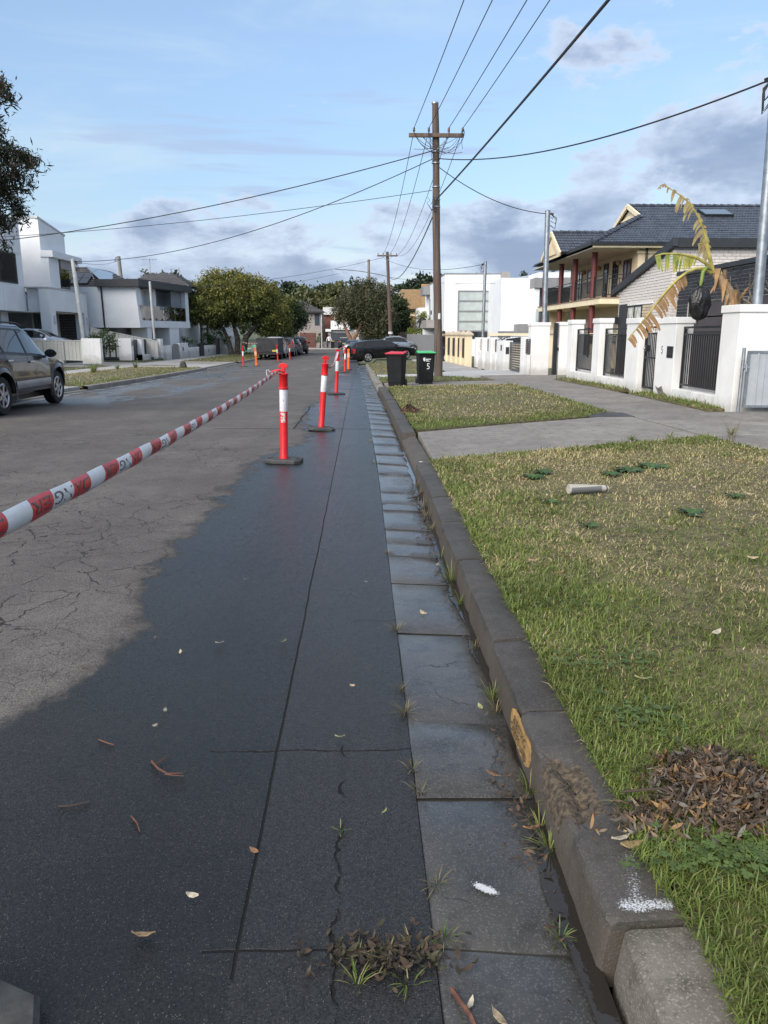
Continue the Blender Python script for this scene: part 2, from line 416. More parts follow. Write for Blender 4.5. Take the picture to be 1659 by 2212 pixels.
def concrete(name, c1, c2, mud=0.0, *, stain=(0.06, 0.055, 0.05), rough=0.85, wet=False, speck=True, moss=0.0, rnd=0.06, stain_amt=0.6):
    m, g, b = newmat(name)
    pos = g.n('ShaderNodeNewGeometry').outputs['Position']
    n1 = g.noise(pos, 1.7, 6, 0.65); n2 = g.noise(pos, 7.5, 6, 0.65); n3 = g.noise(pos, 60, 4, 0.7)
    r = g.n('ShaderNodeObjectInfo').outputs['Random']
    c = g.mix(g.ss(n1, 0.3, 0.7), c1, c2)
    k = g.lin(r, 0, 1, 1 - rnd, 1 + rnd)
    c = g.mix(1.0, c, g.n('ShaderNodeCombineColor', None, i0=k, i1=k, i2=k), 'MULTIPLY')
    c = g.mix(g.m('MULTIPLY', g.ss(n2, 0.46, 0.72), stain_amt), c, stain)
    if mud:
        zz = g.m('ADD', g.n('ShaderNodeSeparateXYZ', None, Vector=pos).outputs[2], g.m('MULTIPLY', g.m('SUBTRACT', n2, 0.5), 0.06))
        c = g.mix(g.ss(zz, 0.125, 0.085, 0, mud), c, (0.090, 0.070, 0.050))
    if moss: c = g.mix(g.m('MULTIPLY', g.ss(g.noise(pos, 3.1, 5, 0.7), 0.52, 0.7), moss), c, (0.045, 0.050, 0.022))
    v = g.vor(pos, 260.0); rc = g.n('ShaderNodeSeparateColor', None, Color=v.outputs['Color'])
    if speck: c = g.mix(g.m('MULTIPLY', g.ss(rc.outputs[0], 0.80, 0.95), 0.40), c, tuple(min(1, x * 2.2) for x in c2))
    c = g.mix(g.m('MULTIPLY', g.ss(n3, 0.52, 0.75), 0.4), c, tuple(x * 0.5 for x in c1))
    g.set(b.inputs['Base Color'], c)
    if wet:
        wb_ = g.vm('ADD', pos, g.n('ShaderNodeVectorMath', {'operation': 'SCALE'}, i0=g.noise(pos, 6, 4, 0.6, out=1), Scale=0.16).outputs[0])
        ck = g.m('MULTIPLY', g.ss(g.vor(wb_, 1.5, 'DISTANCE_TO_EDGE').outputs['Distance'], 0.008, 0.002), g.ss(n1, 0.45, 0.6))
        b.inputs['Base Color'].links[0]; g.set(b.inputs['Base Color'], g.mix(ck, c, (0.008, 0.008, 0.008)))
        film = g.ss(g.noise(pos, 2.2, 4, 0.6), 0.36, 0.60)
        g.set(b.inputs['Roughness'], g.lin(film, 0, 1, 0.30, 0.07))
    else: g.set(b.inputs['Roughness'], g.lin(n2, 0.3, 0.7, rough - 0.08, rough + 0.06))
    h = g.m('ADD', g.m('MULTIPLY', n3, 0.8), g.m('MULTIPLY', g.noise(pos, 180, 3, 0.6), 0.5))
    g.set(b.inputs['Normal'], g.n('ShaderNodeBump', None, Strength=0.6, Distance=0.005 if not wet else 0.0022, Height=h).outputs[0])
    return m

MAT_ROAD = road_material()
MAT_GUT = concrete('wet_gutter_concrete', (0.040, 0.039, 0.037), (0.078, 0.074, 0.069), stain=(0.014, 0.013, 0.012), wet=True, moss=0.30, rnd=0.05)
MAT_KERB = concrete('stained_kerb_concrete', (0.036, 0.033, 0.030), (0.066, 0.060, 0.054), stain=(0.022, 0.020, 0.018), rough=0.7, moss=0.2, rnd=0.12, mud=0.42)
MAT_KERB2 = concrete('pale_kerb_concrete', (0.085, 0.075, 0.062), (0.16, 0.145, 0.122), stain=(0.038, 0.034, 0.028), rough=0.85, moss=0.35, rnd=0.06, stain_amt=0.85)
MAT_PATH = concrete('old_path_concrete', (0.150, 0.137, 0.125), (0.225, 0.21, 0.19), stain=(0.075, 0.068, 0.06), moss=0.15, rnd=0.10)
MAT_PATH2 = concrete('new_path_concrete', (0.34, 0.34, 0.34), (0.43, 0.43, 0.42), stain=(0.24, 0.24, 0.235), rnd=0.05, stain_amt=0.4)
MAT_PATH3 = concrete('pale_path_concrete', (0.27, 0.265, 0.26), (0.35, 0.34, 0.33), stain=(0.17, 0.165, 0.16), rnd=0.08, stain_amt=0.4)
MAT_SOIL = M('lawn_soil', (0.115, 0.10, 0.048), 0.95, var=0.25, vs=14, bump=0.01, bs=40)
MAT_YARD = M('yard_ground', (0.10, 0.11, 0.06), 0.95, var=0.25, vs=0.8)

# ------------------------------------------------------------------ terrain
def smooth(a, b, x):
    t = min(1, max(0, (x - a) / (b - a))); return t * t * (3 - 2 * t)
def terrain(x, y):
    z = zr(y) + 0.10
    road = (1 - smooth(0.75, 1.0, x)) * smooth(-8.6, -8.3, x) if y < 96 else 0
    cross = smooth(88.0, 89.0, y) * (1 - smooth(108, 109, y))
    z -= 0.30 * max(road, cross)
    z += 9.0 * smooth(135, 420, y) + 2.2 * mnoise.noise(Vector((x * 0.012, y * 0.012, 0))) * smooth(140, 260, y)
    return z
b = MB()
xs = [-900, -500, -300, -200, -120, -70, -40, -25, -16, -12, -8.65, -8.25, -4, 0.7, 1.05, 3, 6, 10, 16, 25, 40, 70, 120, 200, 300, 500, 900]
ys = [-300, -120, -50, -20, -8, 0, 10, 18, 24, 30, 36, 44, 52, 60, 70, 80, 87.8, 89.2, 98, 107.8, 109.2, 118, 135, 150, 175, 200, 240, 300, 360, 430, 520, 700, 1100]
b.grid(lambda x, y: (x, y, terrain(x, y)), xs, ys)
tag(b.build('ground', MAT_YARD, smooth=True), 'grassy ground of the yards and the rise beyond the street', 'ground', kind='structure')

# ------------------------------------------------------------------ road
ROADY = [-30, -15, -6, 0, 4, 8, 12, 16, 18, 20, 23, 26, 30, 35, 40, 46, 52, 58, 64, 70, 78, 90]
XL = -7.7
b = MB(); b.grid(lambda u, y: ((XL - 0.25) * (1 - u) + (0.171 + kx(y)) * u, y, zr(y) + 0.02 * math.sin(math.pi * u)), [0, .1, .25, .5, .75, .9, 1.0], ROADY)
tag(b.build('road', MAT_ROAD, smooth=True), 'grey asphalt street, damp and dark along the right gutter', 'road', kind='structure')
b = MB(); b.grid(lambda x, y: (x, y, zr(y) - 0.004), [-80, -40, -8, 0.3, 40, 80], [86.5, 90, 97, 107])
tag(b.build('cross_street', MAT_ROAD, smooth=True), 'asphalt cross street at the far end', 'road', kind='structure')

# gutter: concrete slabs, each its own piece
gut = tag(bpy.data.objects.new('gutter', None), 'wet concrete gutter of separate slabs along the right kerb', 'gutter', kind='structure'); COL.objects.link(gut)
joints = [-3.2, -2.2, -1.2, -0.3, 0.62, 1.625, 2.28, 2.80, 3.73, 4.55, 5.15, 5.51, 5.93, 6.62, 6.85, 7.42, 8.41, 9.1, 9.9, 10.8, 11.7, 12.5]
while joints[-1] < 46: joints.append(joints[-1] + random.uniform(0.75, 1.05))
SKW = {}
for a, c in zip(joints, joints[1:]):
    j = 0.004; z0 = random.uniform(-0.004, 0.003); tl = random.uniform(-0.004, 0.004); b = MB()
    def gp(u, v, a=a, c=c, z0=z0, tl=tl):
        y = a + j + (c - a - 2 * j) * v + (SKW.setdefault(a, random.uniform(-.035, .035)) * (1 - v) + SKW.setdefault(c, random.uniform(-.035, .035)) * v) * (u - .5) + .004 * mnoise.noise(Vector((u * 9, a + v * 3, 2))) * (1 if v in (0, 1) else 0); x = (0.175 + random.uniform(-.002, .002) + kx(y)) + 0.403 * u
        z = zr(y) + z0 + tl * (v - .5) - 0.026 * u - (0.004 if u in (0, 1) or v in (0, 1) else 0)
        return (x, y, z)
    b.grid(gp, [0, .02, .15, .3, .45, .6, .75, .95, 1], [0, .015, .35, .7, .985, 1])
    b.build('gutter_slab', MAT_GUT, gut, smooth=True)
b = MB(); b.grid(lambda u, y: (0.165 + kx(y) + 0.42 * u, y, zr(y) - 0.0075 - 0.026 * u), [0, 1], [-4] + [y for y in ROADY if -3 < y < 48])
b.build('joint_bed', M('joint_dirt', (0.030, 0.028, 0.020), 0.9, var=.2), gut)
# water standing against the kerb
MW, gw, bw = newmat('standing_water')
gw.set(bw.inputs['Base Color'], (0.022, 0.019, 0.016)); bw.inputs['Roughness'].default_value = 0.04; bw.inputs['Specular IOR Level'].default_value = 0.6
pw = gw.n('ShaderNodeNewGeometry').outputs['Position']
gw.set(bw.inputs['Normal'], gw.n('ShaderNodeBump', None, Strength=0.35, Distance=0.004, Height=gw.noise(pw, 22, 3)).outputs[0])
b = MB()
wy = np.arange(-1.0, 40, 0.06)
def wl(u, y):
    w = 0.030 + 0.040 * mnoise.noise(Vector((y * 0.9, 1.7, 0))) + 0.03 * mnoise.noise(Vector((y * 4.1, 9.2, 0)))
    w += 0.05 * math.exp(-((y - 6.3) / 2.2) ** 2) + 0.05 * math.exp(-((y - 1.75) / 0.35) ** 2)
    return (0.578 + kx(y) - max(0.012, w) * (1 - u), y, zr(y) - 0.0145)
b.grid(wl, [0, 1], list(wy))
tag(b.build('water', MW), 'thin run of water standing against the right kerb', 'water', kind='structure')

TAN = M('raw_broken_concrete', (.13, .10, .066), .95, var=.4, vs=60, col2=(.026, .021, .016), bump=.02, bs=85)
# kerb: cast stones with joints, one broken
kerb = tag(bpy.data.objects.new('kerb', None), 'dark stained concrete kerb of separate stones on the right', 'kerb', kind='structure'); COL.objects.link(kerb)
kj = [-3.0, -2.0, -1.0, 0.25, 1.555, 2.62, 3.30, 4.05, 4.62, 5.6, 6.5, 7.45, 8.35, 10.95, 11.9, 12.8, 13.8]
while kj[-1] < 21.3: kj.append(kj[-1] + random.uniform(0.85, 1.05))
kj += [21.6, 24.3, 25.6, 26.8, 28.0, 30.8]
while kj[-1] < 45: kj.append(kj[-1] + random.uniform(1.0, 1.3))
DROP = [(8.35, 10.95), (21.6, 24.3), (28.0, 30.8)]
for a, c in zip(kj, kj[1:]):
    drop = (a, c) in DROP
    near = c <= 1.56
    b = MB(); n = max(3, int((c - a) / (0.05 if c < 9 else 0.3)))
    dx = 0.022 if near else random.uniform(-.008, .008); dz = -0.012 if near else random.uniform(-.008, .006)
    hgt = 0.05 if drop else 0.135
    def kp(u, v, a=a, c=c):
        y = a + 0.007 + (c - a - 0.014) * v
        P = [(0.572, -0.06), (0.574, 0.0), (0.584, hgt * .80), (0.590, hgt * .94), (0.606, hgt), (0.70, hgt + .004), (0.775, hgt + .004), (0.785, hgt - .015), (0.785, -0.06)]
        i_ = min(int(u), 7); f_ = u - i_; x = P[i_][0] * (1 - f_) + P[i_ + 1][0] * f_; z = P[i_][1] * (1 - f_) + P[i_ + 1][1] * f_
        if drop and u >= 5: z += 0.045
        w = mnoise.noise(Vector((y * 5, u * 1.3, 3))) * 0.006 + mnoise.noise(Vector((y * 17, u * 2.3, 8))) * 0.004
        chip = 0
        if 1.86 < y < 2.36 and 1.5 <= u <= 5:       # broken arris
            chip = max(0, math.sin((y - 1.86) / 0.50 * math.pi)) * (0.075 + 0.05 * mnoise.noise(Vector((y * 26, u, 0))))
            q_ = max(0, 1 - abs(u - 3.4) / 1.9); chip *= q_; z -= chip * .75 * max(0, 1 - abs(u - 3.9) / 1.6)
            w += (mnoise.noise(Vector((y * 70, u * 9, 2))) * .010 + mnoise.noise(Vector((y * 140, u * 17, 6))) * .006) * q_ * math.sin((y - 1.86) / .5 * math.pi)
        e = 0.008 if v in (0, 1) else 0
        return (x + w + chip + kx(y) + dx + (e if u < 5 else 0), y, z + w * .6 + zr(y) + dz - (e if 2 <= u <= 7 else 0))
    broken = a < 2.0 < c
    if broken: n = 60
    us_ = [0, 1, 1.5, 1.8, 2.1, 2.4, 2.7, 3, 3.3, 3.6, 4, 4.3, 4.6, 5, 6, 7, 8] if broken else list(range(9))
    b.grid(kp, us_, [i / n for i in range(n + 1)])
    m9 = n + 1; b.f.append(tuple(i * m9 for i in range(len(us_)))); b.mi.append(0); b.f.append(tuple(i * m9 + n for i in range(len(us_)))); b.mi.append(0)
    if broken:
        for k_, f_ in enumerate(b.f[:-2]):
            u_ = us_[k_ // n]; y_ = b.v[f_[0]][1]
            if 1.5 <= u_ < 4.7 and abs(y_ - 2.11) < .21 * (1 - .25 * abs(u_ - 3.2)) + .05 * mnoise.noise(Vector((y_ * 30, u_ * 3, 0))): b.mi[k_] = 1
    b.build('kerb_stone', [MAT_KERB, TAN] if broken else (MAT_KERB2 if near else (MAT_KERB if c < 22 else MAT_PATH)), kerb, smooth=True)
# white survey paint, sprayed thin
def spray(name, fn, us, vs_, label, dens=0.5):
    m, g, bb = newmat(name)
    pos = g.n('ShaderNodeNewGeometry').outputs['Position']
    at = g.n('ShaderNodeAttribute', {'attribute_name': 'tone'}).outputs[2]
    tr = g.n('ShaderNodeBsdfTransparent'); out = [x for x in m.node_tree.nodes if x.type == 'OUTPUT_MATERIAL'][0]
    f = g.m('MULTIPLY', g.ss(g.m('ADD', g.noise(pos, 170, 4, 0.75), g.m('MULTIPLY', g.m('SUBTRACT', at, 0.5), 0.55)), 0.50, 0.70), 0.85)
    bb.inputs['Base Color'].default_value = (0.62, 0.64, 0.66, 1); bb.inputs['Roughness'].default_value = 0.8
    g.set(out.inputs[0], g.n('ShaderNodeMixShader', None, i0=f, i1=tr.outputs[0], i2=bb.outputs[0]).outputs[0])
    V = []; T = []
    for u in us:
        for v in vs_: p, t = fn(u, v); V.append(p); T.append((t, t, t))
    nv = len(vs_); F = np.array([(i * nv + k, (i + 1) * nv + k, (i + 1) * nv + k + 1, i * nv + k + 1) for i in range(len(us) - 1) for k in range(nv - 1)])
    return npmesh(name, np.array(V), F, m, None, np.array(T))
L11 = list(np.linspace(0, 1, 14))
def kp1(u, v):   # stripe over the end of the broken stone
    y = 1.565 + 0.25 * v; x = 0.60 + 0.17 * u
    t = max(.8 * math.exp(-((v - .10) / .11) ** 2), 0.62 * math.exp(-((u - 0.40 - .3 * (v - .2)) / .20) ** 2) * (1 - v) ** .2, .5 * math.exp(-((v - .85) / .2) ** 2 - ((u - .6) / .3) ** 2)) * min(1, 6 * min(u, 1 - u) + .15) * min(1, 8 * (1 - v))
    return (x, y, 0.1475 + (-0.02 if u < .06 else 0)), t
tag(spray('kerb_paint', kp1, L11, L11, ''), 'white spray paint mark over the end of the broken kerb stone', 'paint mark')
def kp2(u, v):
    x = 0.25 + 0.14 * u; y = 1.80 + 0.11 * v; dx = (x - .335) / .035; dy = (y - 1.845 + (x - .335) * .5) / .018
    return (x, y, -0.026 * (x - .178) / .4 + 0.004), min(1, math.exp(-(dx * dx + dy * dy)) * 1.5 + .3 * math.exp(-((x - .285) / .02) ** 2 - ((y - 1.83) / .012) ** 2))
tag(spray('gutter_paint', kp2, L11, L11, ''), 'small splash of white paint on the wet gutter', 'paint mark')
def kp3(u, v):
    x = 0.60 + 0.12 * u; y = 8.22 + 0.14 * v
    return (x, y, 0.146), math.exp(-((u - .3) / .25) ** 2 - ((v - .5) / .3) ** 2)
tag(spray('kerb_corner_paint', kp3, L11, L11, ''), 'dab of white paint on the kerb beside the first driveway', 'paint mark')
# cast plate let into the kerb face
pl = thing('kerb_plate', 'tan cable marker plate let into the face of the right kerb', 'sign', (0.585, 2.55, 0.07))
b = MB(); P = []
for k in range(14):
    a = 2 * math.pi * k / 14; c_, s_ = math.cos(a), math.sin(a)
    P.append((0.5705 + 0.012 * (s_ + 1) / 2, 2.55 + 0.165 * math.copysign(abs(c_) ** .45, c_), 0.062 + 0.046 * math.copysign(abs(s_) ** .45, s_)))
b.prism(P, (-0.007, 0, 0.001))
b.build('plate', M('tan_plate', (0.42, 0.25, 0.085), 0.75, var=.3, vs=25, bump=.002, bs=90, col2=(0.16, 0.11, 0.05)), pl)
MINK = M('plate_ink', (0.03, 0.022, 0.015), 0.8)
place_text('lettering', 'ELECTRIC', 0.040, MINK, pl, (0.5665, 2.55, 0.083), (0, -1, 0), (0.13, 0, 1), 1.15)
place_text('lettering', 'CABLES LAID', 0.042, MINK, pl, (0.5615, 2.55, 0.044), (0, -1, 0), (0.13, 0, 1), 1.12)

# ------------------------------------------------------------------ right verge: paving and lawns
def slab_row(root, mat, quads, thick=0.10, gap=0.006, lift=0.0, name='slab'):
    for Q in quads:
        Q = [Vector((p[0], p[1], zv(p[0], p[1]) + lift)) for p in Q]
        c = sum(Q, Vector()) / 4; b = MB()
        T = [p + (c - p).normalized() * gap * 1.4 for p in Q]; dz = random.uniform(-.003, .003)
        ins = [p + (c - p).normalized() * 0.014 for p in T]
        n = 4
        V = [(p.x, p.y, p.z + dz) for p in ins] + [(p.x, p.y, p.z + dz - 0.007) for p in T] + [(p.x, p.y, p.z - thick) for p in T]
        b.add(V, [(0, 1, 2, 3)] + [(i, n + i, n + (i + 1) % n, (i + 1) % n) for i in range(4)] + [(n + i, 2 * n + i, 2 * n + (i + 1) % n, n + (i + 1) % n) for i in range(4)])
        b.build(name, mat, root)
fp = tag(bpy.data.objects.new('footpath', None), 'old concrete footpath of slabs along the right fences', 'footpath', kind='structure'); COL.objects.link(fp)
ys_ = [-4, -2.2, -.4, 1.4, 3.2, 5.0, 6.8, 8.4, 10.2, 11.9, 13.6, 15.4, 17.2, 19.0, 20.8, 22.4, 24.2, 26.0, 28.2]
def fx0(y): return 4.75 - 0.05 * max(0, y - 8) if y < 14 else 4.30
slab_row(fp, MAT_PATH, [[(fx0(a), a), (6.02, a), (6.02, c), (fx0(c), c)] for a, c in zip(ys_, ys_[1:])])
slab_row(fp, MAT_PATH3, [[(3.6 - .012 * (a - 28), a), (5.25 - .015 * (a - 28), a), (5.25 - .015 * (c - 28), c), (3.6 - .012 * (c - 28), c)] for a, c in zip(np.arange(32.8, 52, 1.6), np.arange(34.4, 53, 1.6))], lift=0.004)
dw = tag(bpy.data.objects.new('driveway', None), 'old concrete driveway crossing between the two front lawns', 'driveway', kind='structure'); COL.objects.link(dw)
slab_row(dw, MAT_PATH, [[(0.79, 8.45), (2.45, 9.15), (2.45, 11.9), (0.79, 10.95)], [(2.45, 9.15), (4.55, 10.1), (4.45, 12.9), (2.45, 11.9)]], lift=0.004)
slab_row(dw, MAT_PATH, [[(6.02, 8.6), (9.5, 8.6), (9.5, 13.2), (6.02, 13.2)]], lift=0.003)
dw2 = tag(bpy.data.objects.new('driveway', None), 'grey concrete crossing where the two bins stand', 'driveway', kind='structure'); COL.objects.link(dw2)
slab_row(dw2, MAT_PATH, [[(0.70, 21.75), (2.6, 21.9), (2.6, 24.2), (0.68, 24.1)], [(2.6, 21.9), (4.3, 22.0), (4.3, 24.4), (2.6, 24.2)]], lift=0.002)
slab_row(dw2, MAT_PATH, [[(6.02, 24.6), (12, 24.6), (12, 27.6), (6.02, 27.6)]], lift=0.002)
dw3 = tag(bpy.data.objects.new('driveway', None), 'pale new concrete driveway crossing beyond the pole', 'driveway', kind='structure'); COL.objects.link(dw3)
slab_row(dw3, MAT_PATH2, [[(0.60, 28.3), (2.6, 28.3), (2.6, 30.6), (0.58, 30.6)], [(2.6, 28.3), (4.3, 28.4), (4.3, 32.6), (2.6, 31.6)], [(4.3, 28.4), (6.0, 28.4), (6.0, 32.6), (4.3, 32.6)]], lift=0.005)
slab_row(dw3, MAT_PATH3, [[(6.0, 28.4), (6.9, 28.4), (6.9, 32.6), (6.0, 32.6)]], lift=0.003)
# pit lid
pit = thing('pit_lid', 'dark metal service pit lid at the corner of the driveway', 'pit lid', (4.15, 12.25, 0.19))
b = MB(); b.box(3.75, 12.6, 0.15, 4.5, 13.25, zv(4.2, 12.9) + 0.012); b.build('lid', M('pit_metal', (0.05, 0.05, 0.052), 0.7, var=.2), pit)

def lawn_sheet(poly, name, label):
    """soil sheet of a lawn, domed slightly over the paving beside it"""
    b = MB(); n = len(poly); c = (sum(p[0] for p in poly) / n, sum(p[1] for p in poly) / n)
    rings = [(1.0, -0.05), (1.0, 0.012), (0.97, 0.02), (0.6, 0.03), (0.0, 0.035)]
    V = []; F = []
    for f, dz in rings[:-1]:
        for p in poly:
            x = c[0] + (p[0] - c[0]) * f; y = c[1] + (p[1] - c[1]) * f; V.append((x, y, LZ(x, y) + dz))
    V.append((c[0], c[1], LZ(*c) + 0.035))
    for r_ in range(3):
        for i in range(n): F.append((r_ * n + i, r_ * n + (i + 1) % n, (r_ + 1) * n + (i + 1) % n, (r_ + 1) * n + i))
    for i in range(n): F.append((3 * n + i, 3 * n + (i + 1) % n, len(V) - 1))
    b.add(V, F); o = b.build(name, MAT_SOIL, smooth=True); return tag(o, label, 'lawn', kind='structure')
def dens_poly(poly, st=0.5):
    out = []
    for p, q in zip(poly, poly[1:] + poly[:1]):
        k = max(1, int(math.dist(p, q) / st))
        out += [(p[0] + (q[0] - p[0]) * i / k, p[1] + (q[1] - p[1]) * i / k) for i in range(k)]
    return out
LZ = lambda x, y: zv(x, y) if x > 0 else zr(y) + 0.12 + 0.012 * (-7.9 - x)

def inpoly(P, poly):
    x, y = P[:, 0], P[:, 1]; r = np.zeros(len(P), bool); j = len(poly) - 1
    for i in range(len(poly)):
        xi, yi = poly[i]; xj, yj = poly[j]
        cnd = ((yi > y) != (yj > y)) & (x < (xj - xi) * (y - yi) / (yj - yi + 1e-12) + xi); r ^= cnd; j = i
    return r
def vnoise(P, s, o=0.0):
    """cheap smooth value noise on numpy points"""
    r_ = np.random.default_rng(int(o * 10) + 5); T = r_.random((64, 64)); q = P[:, :2] * s + o; i = np.floor(q).astype(int); f = q - i; f = f * f * (3 - 2 * f)
    a = T[i[:, 0] % 64, i[:, 1] % 64]; b_ = T[(i[:, 0] + 1) % 64, i[:, 1] % 64]; c_ = T[i[:, 0] % 64, (i[:, 1] + 1) % 64]; d_ = T[(i[:, 0] + 1) % 64, (i[:, 1] + 1) % 64]
    return (a * (1 - f[:, 0]) + b_ * f[:, 0]) * (1 - f[:, 1]) + (c_ * (1 - f[:, 0]) + d_ * f[:, 0]) * f[:, 1]

MAT_GRASS = attr_mat('grass_blades', 0.55, 0.25, 0.35)
def grass(poly, dens, label, dryness, length=0.036, width=0.0040, spill=0.03, edge_green=None):
    """short turf: one mesh of bent blades; density falls with the ground's distance from the kerbside viewer, blades widen"""
    xs0, ys0 = [p[0] for p in poly], [p[1] for p in poly]
    out = []
    y0, y1 = min(ys0), max(ys0); step = 1.0
    bands = []
    y = y0
    while y < y1:
        yy = min(y + step, y1); dmid = max(1.9, math.hypot((y + yy) / 2, 1.2)); k = (dmid / 2.6)
        D = dens / max(1, k) ** 1.55 * (1 if yy > 1.05 else .12)
        n = int((max(xs0) - min(xs0)) * (yy - y) * D)
        p = np.column_stack([rng.uniform(min(xs0), max(xs0), n), rng.uniform(y, yy, n)])
        bands.append((p[inpoly(p, poly)], max(1, k) ** 0.62)); y = yy
    P = np.concatenate([p for p, k in bands]); K = np.concatenate([np.full(len(p), k) for p, k in bands]); n = len(P)
    Z = np.array([LZ(x, y) for x, y in P]) + 0.016
    dr = dryness(P) + (vnoise(P, 1.3, 3.1) - .5) * 0.9 + (vnoise(P, 5.0, 7.7) - .5) * 0.8 + (vnoise(P, 16.0, 1.7) - .5) * 0.5
    isdry = rng.random(n) < 1 / (1 + np.exp(-(dr) * 3.2))
    L = length * K ** .25 * (0.35 + 0.75 * rng.random(n) + 0.7 * (rng.random(n) > .93)) * np.where(isdry, 0.75, 1.0) * (0.8 + 0.5 * vnoise(P, 3.3, 5.5)); Wd = width * K * rng.uniform(0.7, 1.35, n)
    az_ = rng.uniform(0, 2 * np.pi, n); tilt = rng.uniform(0.35, 1.4, n) + np.where(isdry, 0.15, 0)
    dx, dy = np.cos(az_), np.sin(az_); px, py = -dy, dx
    def pt(s, w, bend):
        a = tilt * bend
        h = L * s; return np.column_stack([P[:, 0] + dx * h * np.sin(a) + px * w, P[:, 1] + dy * h * np.sin(a) + py * w, Z + h * np.cos(a)])
    V = np.stack([pt(0, -Wd / 2, .6), pt(0, Wd / 2, .6), pt(.55, Wd * .42, .75), pt(.55, -Wd * .42, .75), pt(1.0, Wd * 0.08, 1.1), pt(1.0, -Wd * 0.08, 1.1)], 1).reshape(-1, 3)
    i = np.arange(n)[:, None] * 6; F = np.concatenate([i + [0, 1, 2, 3], i + [3, 2, 4, 5]])
    gr = np.array([0.100, 0.152, 0.028]); g2 = np.array([0.170, 0.212, 0.048]); st = np.array([0.58, 0.49, 0.26]); s2 = np.array([0.33, 0.27, 0.14])
    t = rng.random((n, 1)); lush = np.clip(vnoise(P, 2.1, 9.1) * 1.4 - .3, 0, 1)[:, None]
    col = np.where(isdry[:, None], st * t + s2 * (1 - t), (gr * (1 - t) + g2 * t) * (0.85 + .4 * lush)); col *= rng.uniform(0.75, 1.2, (n, 1))
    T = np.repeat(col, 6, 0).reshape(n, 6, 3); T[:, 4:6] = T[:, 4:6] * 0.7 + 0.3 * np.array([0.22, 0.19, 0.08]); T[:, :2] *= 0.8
    o = npmesh('grass', V, F, MAT_GRASS, None, T.reshape(-1, 3)); return tag(o, label, 'grass', kind='stuff')

LAWN1 = dens_poly([(0.79, -3), (4.72, -3), (4.72, 8.0), (4.55, 10.0), (2.45, 9.1), (1.2, 8.6), (0.79, 8.38)])
LAWN2 = dens_poly([(0.80, 11.1), (1.3, 11.35), (2.45, 11.98), (3.7, 12.62), (4.28, 13.4), (4.28, 21.9), (2.4, 21.8), (0.72, 21.7)])
LAWN3 = dens_poly([(0.66, 24.3), (4.2, 24.5), (3.3, 27.4), (2.6, 28.2), (0.62, 28.2)])
LAWN4 = dens_poly([(0.58, 30.75), (2.5, 31.0), (3.5, 33.0), (3.35, 46), (1.2, 47.5), (0.35, 45)])
LAWN5 = dens_poly([(6.04, 13.6), (6.46, 13.6), (6.46, 17.6), (6.04, 17.4)]); LAWN6 = dens_poly([(6.04, 18.6), (6.46, 18.6), (6.46, 24.3), (6.04, 24.3)])
def near_kerb(P, w=0.9): return np.clip(1 - (P[:, 0] - 0.8) / w, 0, 1)
GR = [
 (LAWN1, 24000, 'patchy green and straw turf of the nearest front verge', lambda P: 0.12 - 0.8 * near_kerb(P, 1.3) + 0.5 * np.clip((P[:, 1] - 3.5) / 3, -1, 1) - 0.9 * np.clip((P[:, 1] - 8.4) / 1.0, 0, 1)),
 (LAWN2, 15000, 'straw coloured mown turf of the second front verge', lambda P: 0.4 - 0.4 * near_kerb(P, .5) - 1.6 * np.clip(1 - (P[:, 1] - 11.2 - .42 * (P[:, 0] - .8)) / 1.3, 0, 1) - 0.7 * np.clip(1 - (4.3 - P[:, 0]) / .5, 0, 1)),
 (LAWN3, 9000, 'strip of green turf round the foot of the wooden pole', lambda P: -0.9 + 0 * P[:, 0]),
 (LAWN4, 9000, 'yellowing turf of the verge beside the black wagon', lambda P: 0.1 + 0 * P[:, 0]),
 (LAWN5, 12000, 'low green strip of grass under the gate pillar with the letter slot', lambda P: -0.5 + 0 * P[:, 0]),
 (LAWN6, 12000, 'low green strip of grass under the two barred wall openings', lambda P: -0.35 + 0 * P[:, 0])]
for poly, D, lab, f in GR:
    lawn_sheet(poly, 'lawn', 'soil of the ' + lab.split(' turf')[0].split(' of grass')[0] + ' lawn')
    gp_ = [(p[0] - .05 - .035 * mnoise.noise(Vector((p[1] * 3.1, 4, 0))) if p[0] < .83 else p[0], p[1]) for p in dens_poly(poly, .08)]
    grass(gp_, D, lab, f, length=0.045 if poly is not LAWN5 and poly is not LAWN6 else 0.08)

# ------------------------------------------------------------------ left side: gutter, kerb, verge, paths
lk = tag(bpy.data.objects.new('kerb', None), 'grey concrete kerb of long stones on the left side', 'kerb', kind='structure'); COL.objects.link(lk)
segs = [(-6, 12.5, 0.045), (12.5, 22.6, 0.03)] + [(a, min(a + 2.4, 40), 0.13) for a in np.arange(22.6, 39.9, 2.4)] + [(40, 50.5, 0.04)] + [(a, a + 2.6, 0.13) for a in np.arange(50.5, 86, 2.6)]
for a, c, h in segs:
    n = max(2, int((c - a) / .6)); b = MB()
    b.grid(lambda u, v: (XL - [0.18, 0.185, 0.20, 0.35, 0.36][int(u)], a + .006 + (c - a - .012) * v, zr(a + (c - a) * v) + [-.05, h * .8, h, h + .01, -.05][int(u)] + .004 * mnoise.noise(Vector((u, v * 9 + a, 0)))), range(5), [i / n for i in range(n + 1)])
    b.build('kerb_stone', MAT_PATH, lk, smooth=True)
b = MB(); b.grid(lambda u, y: (XL - 0.2 + 0.42 * u, y, zr(y) + 0.006 + 0.004 * u), [0, 1], [y for y in ROADY if y < 88])
tag(b.build('gutter', concrete('left_gutter_concrete', (0.15, 0.15, 0.15), (0.22, 0.215, 0.21), stain=(0.06, 0.06, 0.06), wet=True)), 'pale concrete gutter along the left kerb', 'gutter', kind='structure')
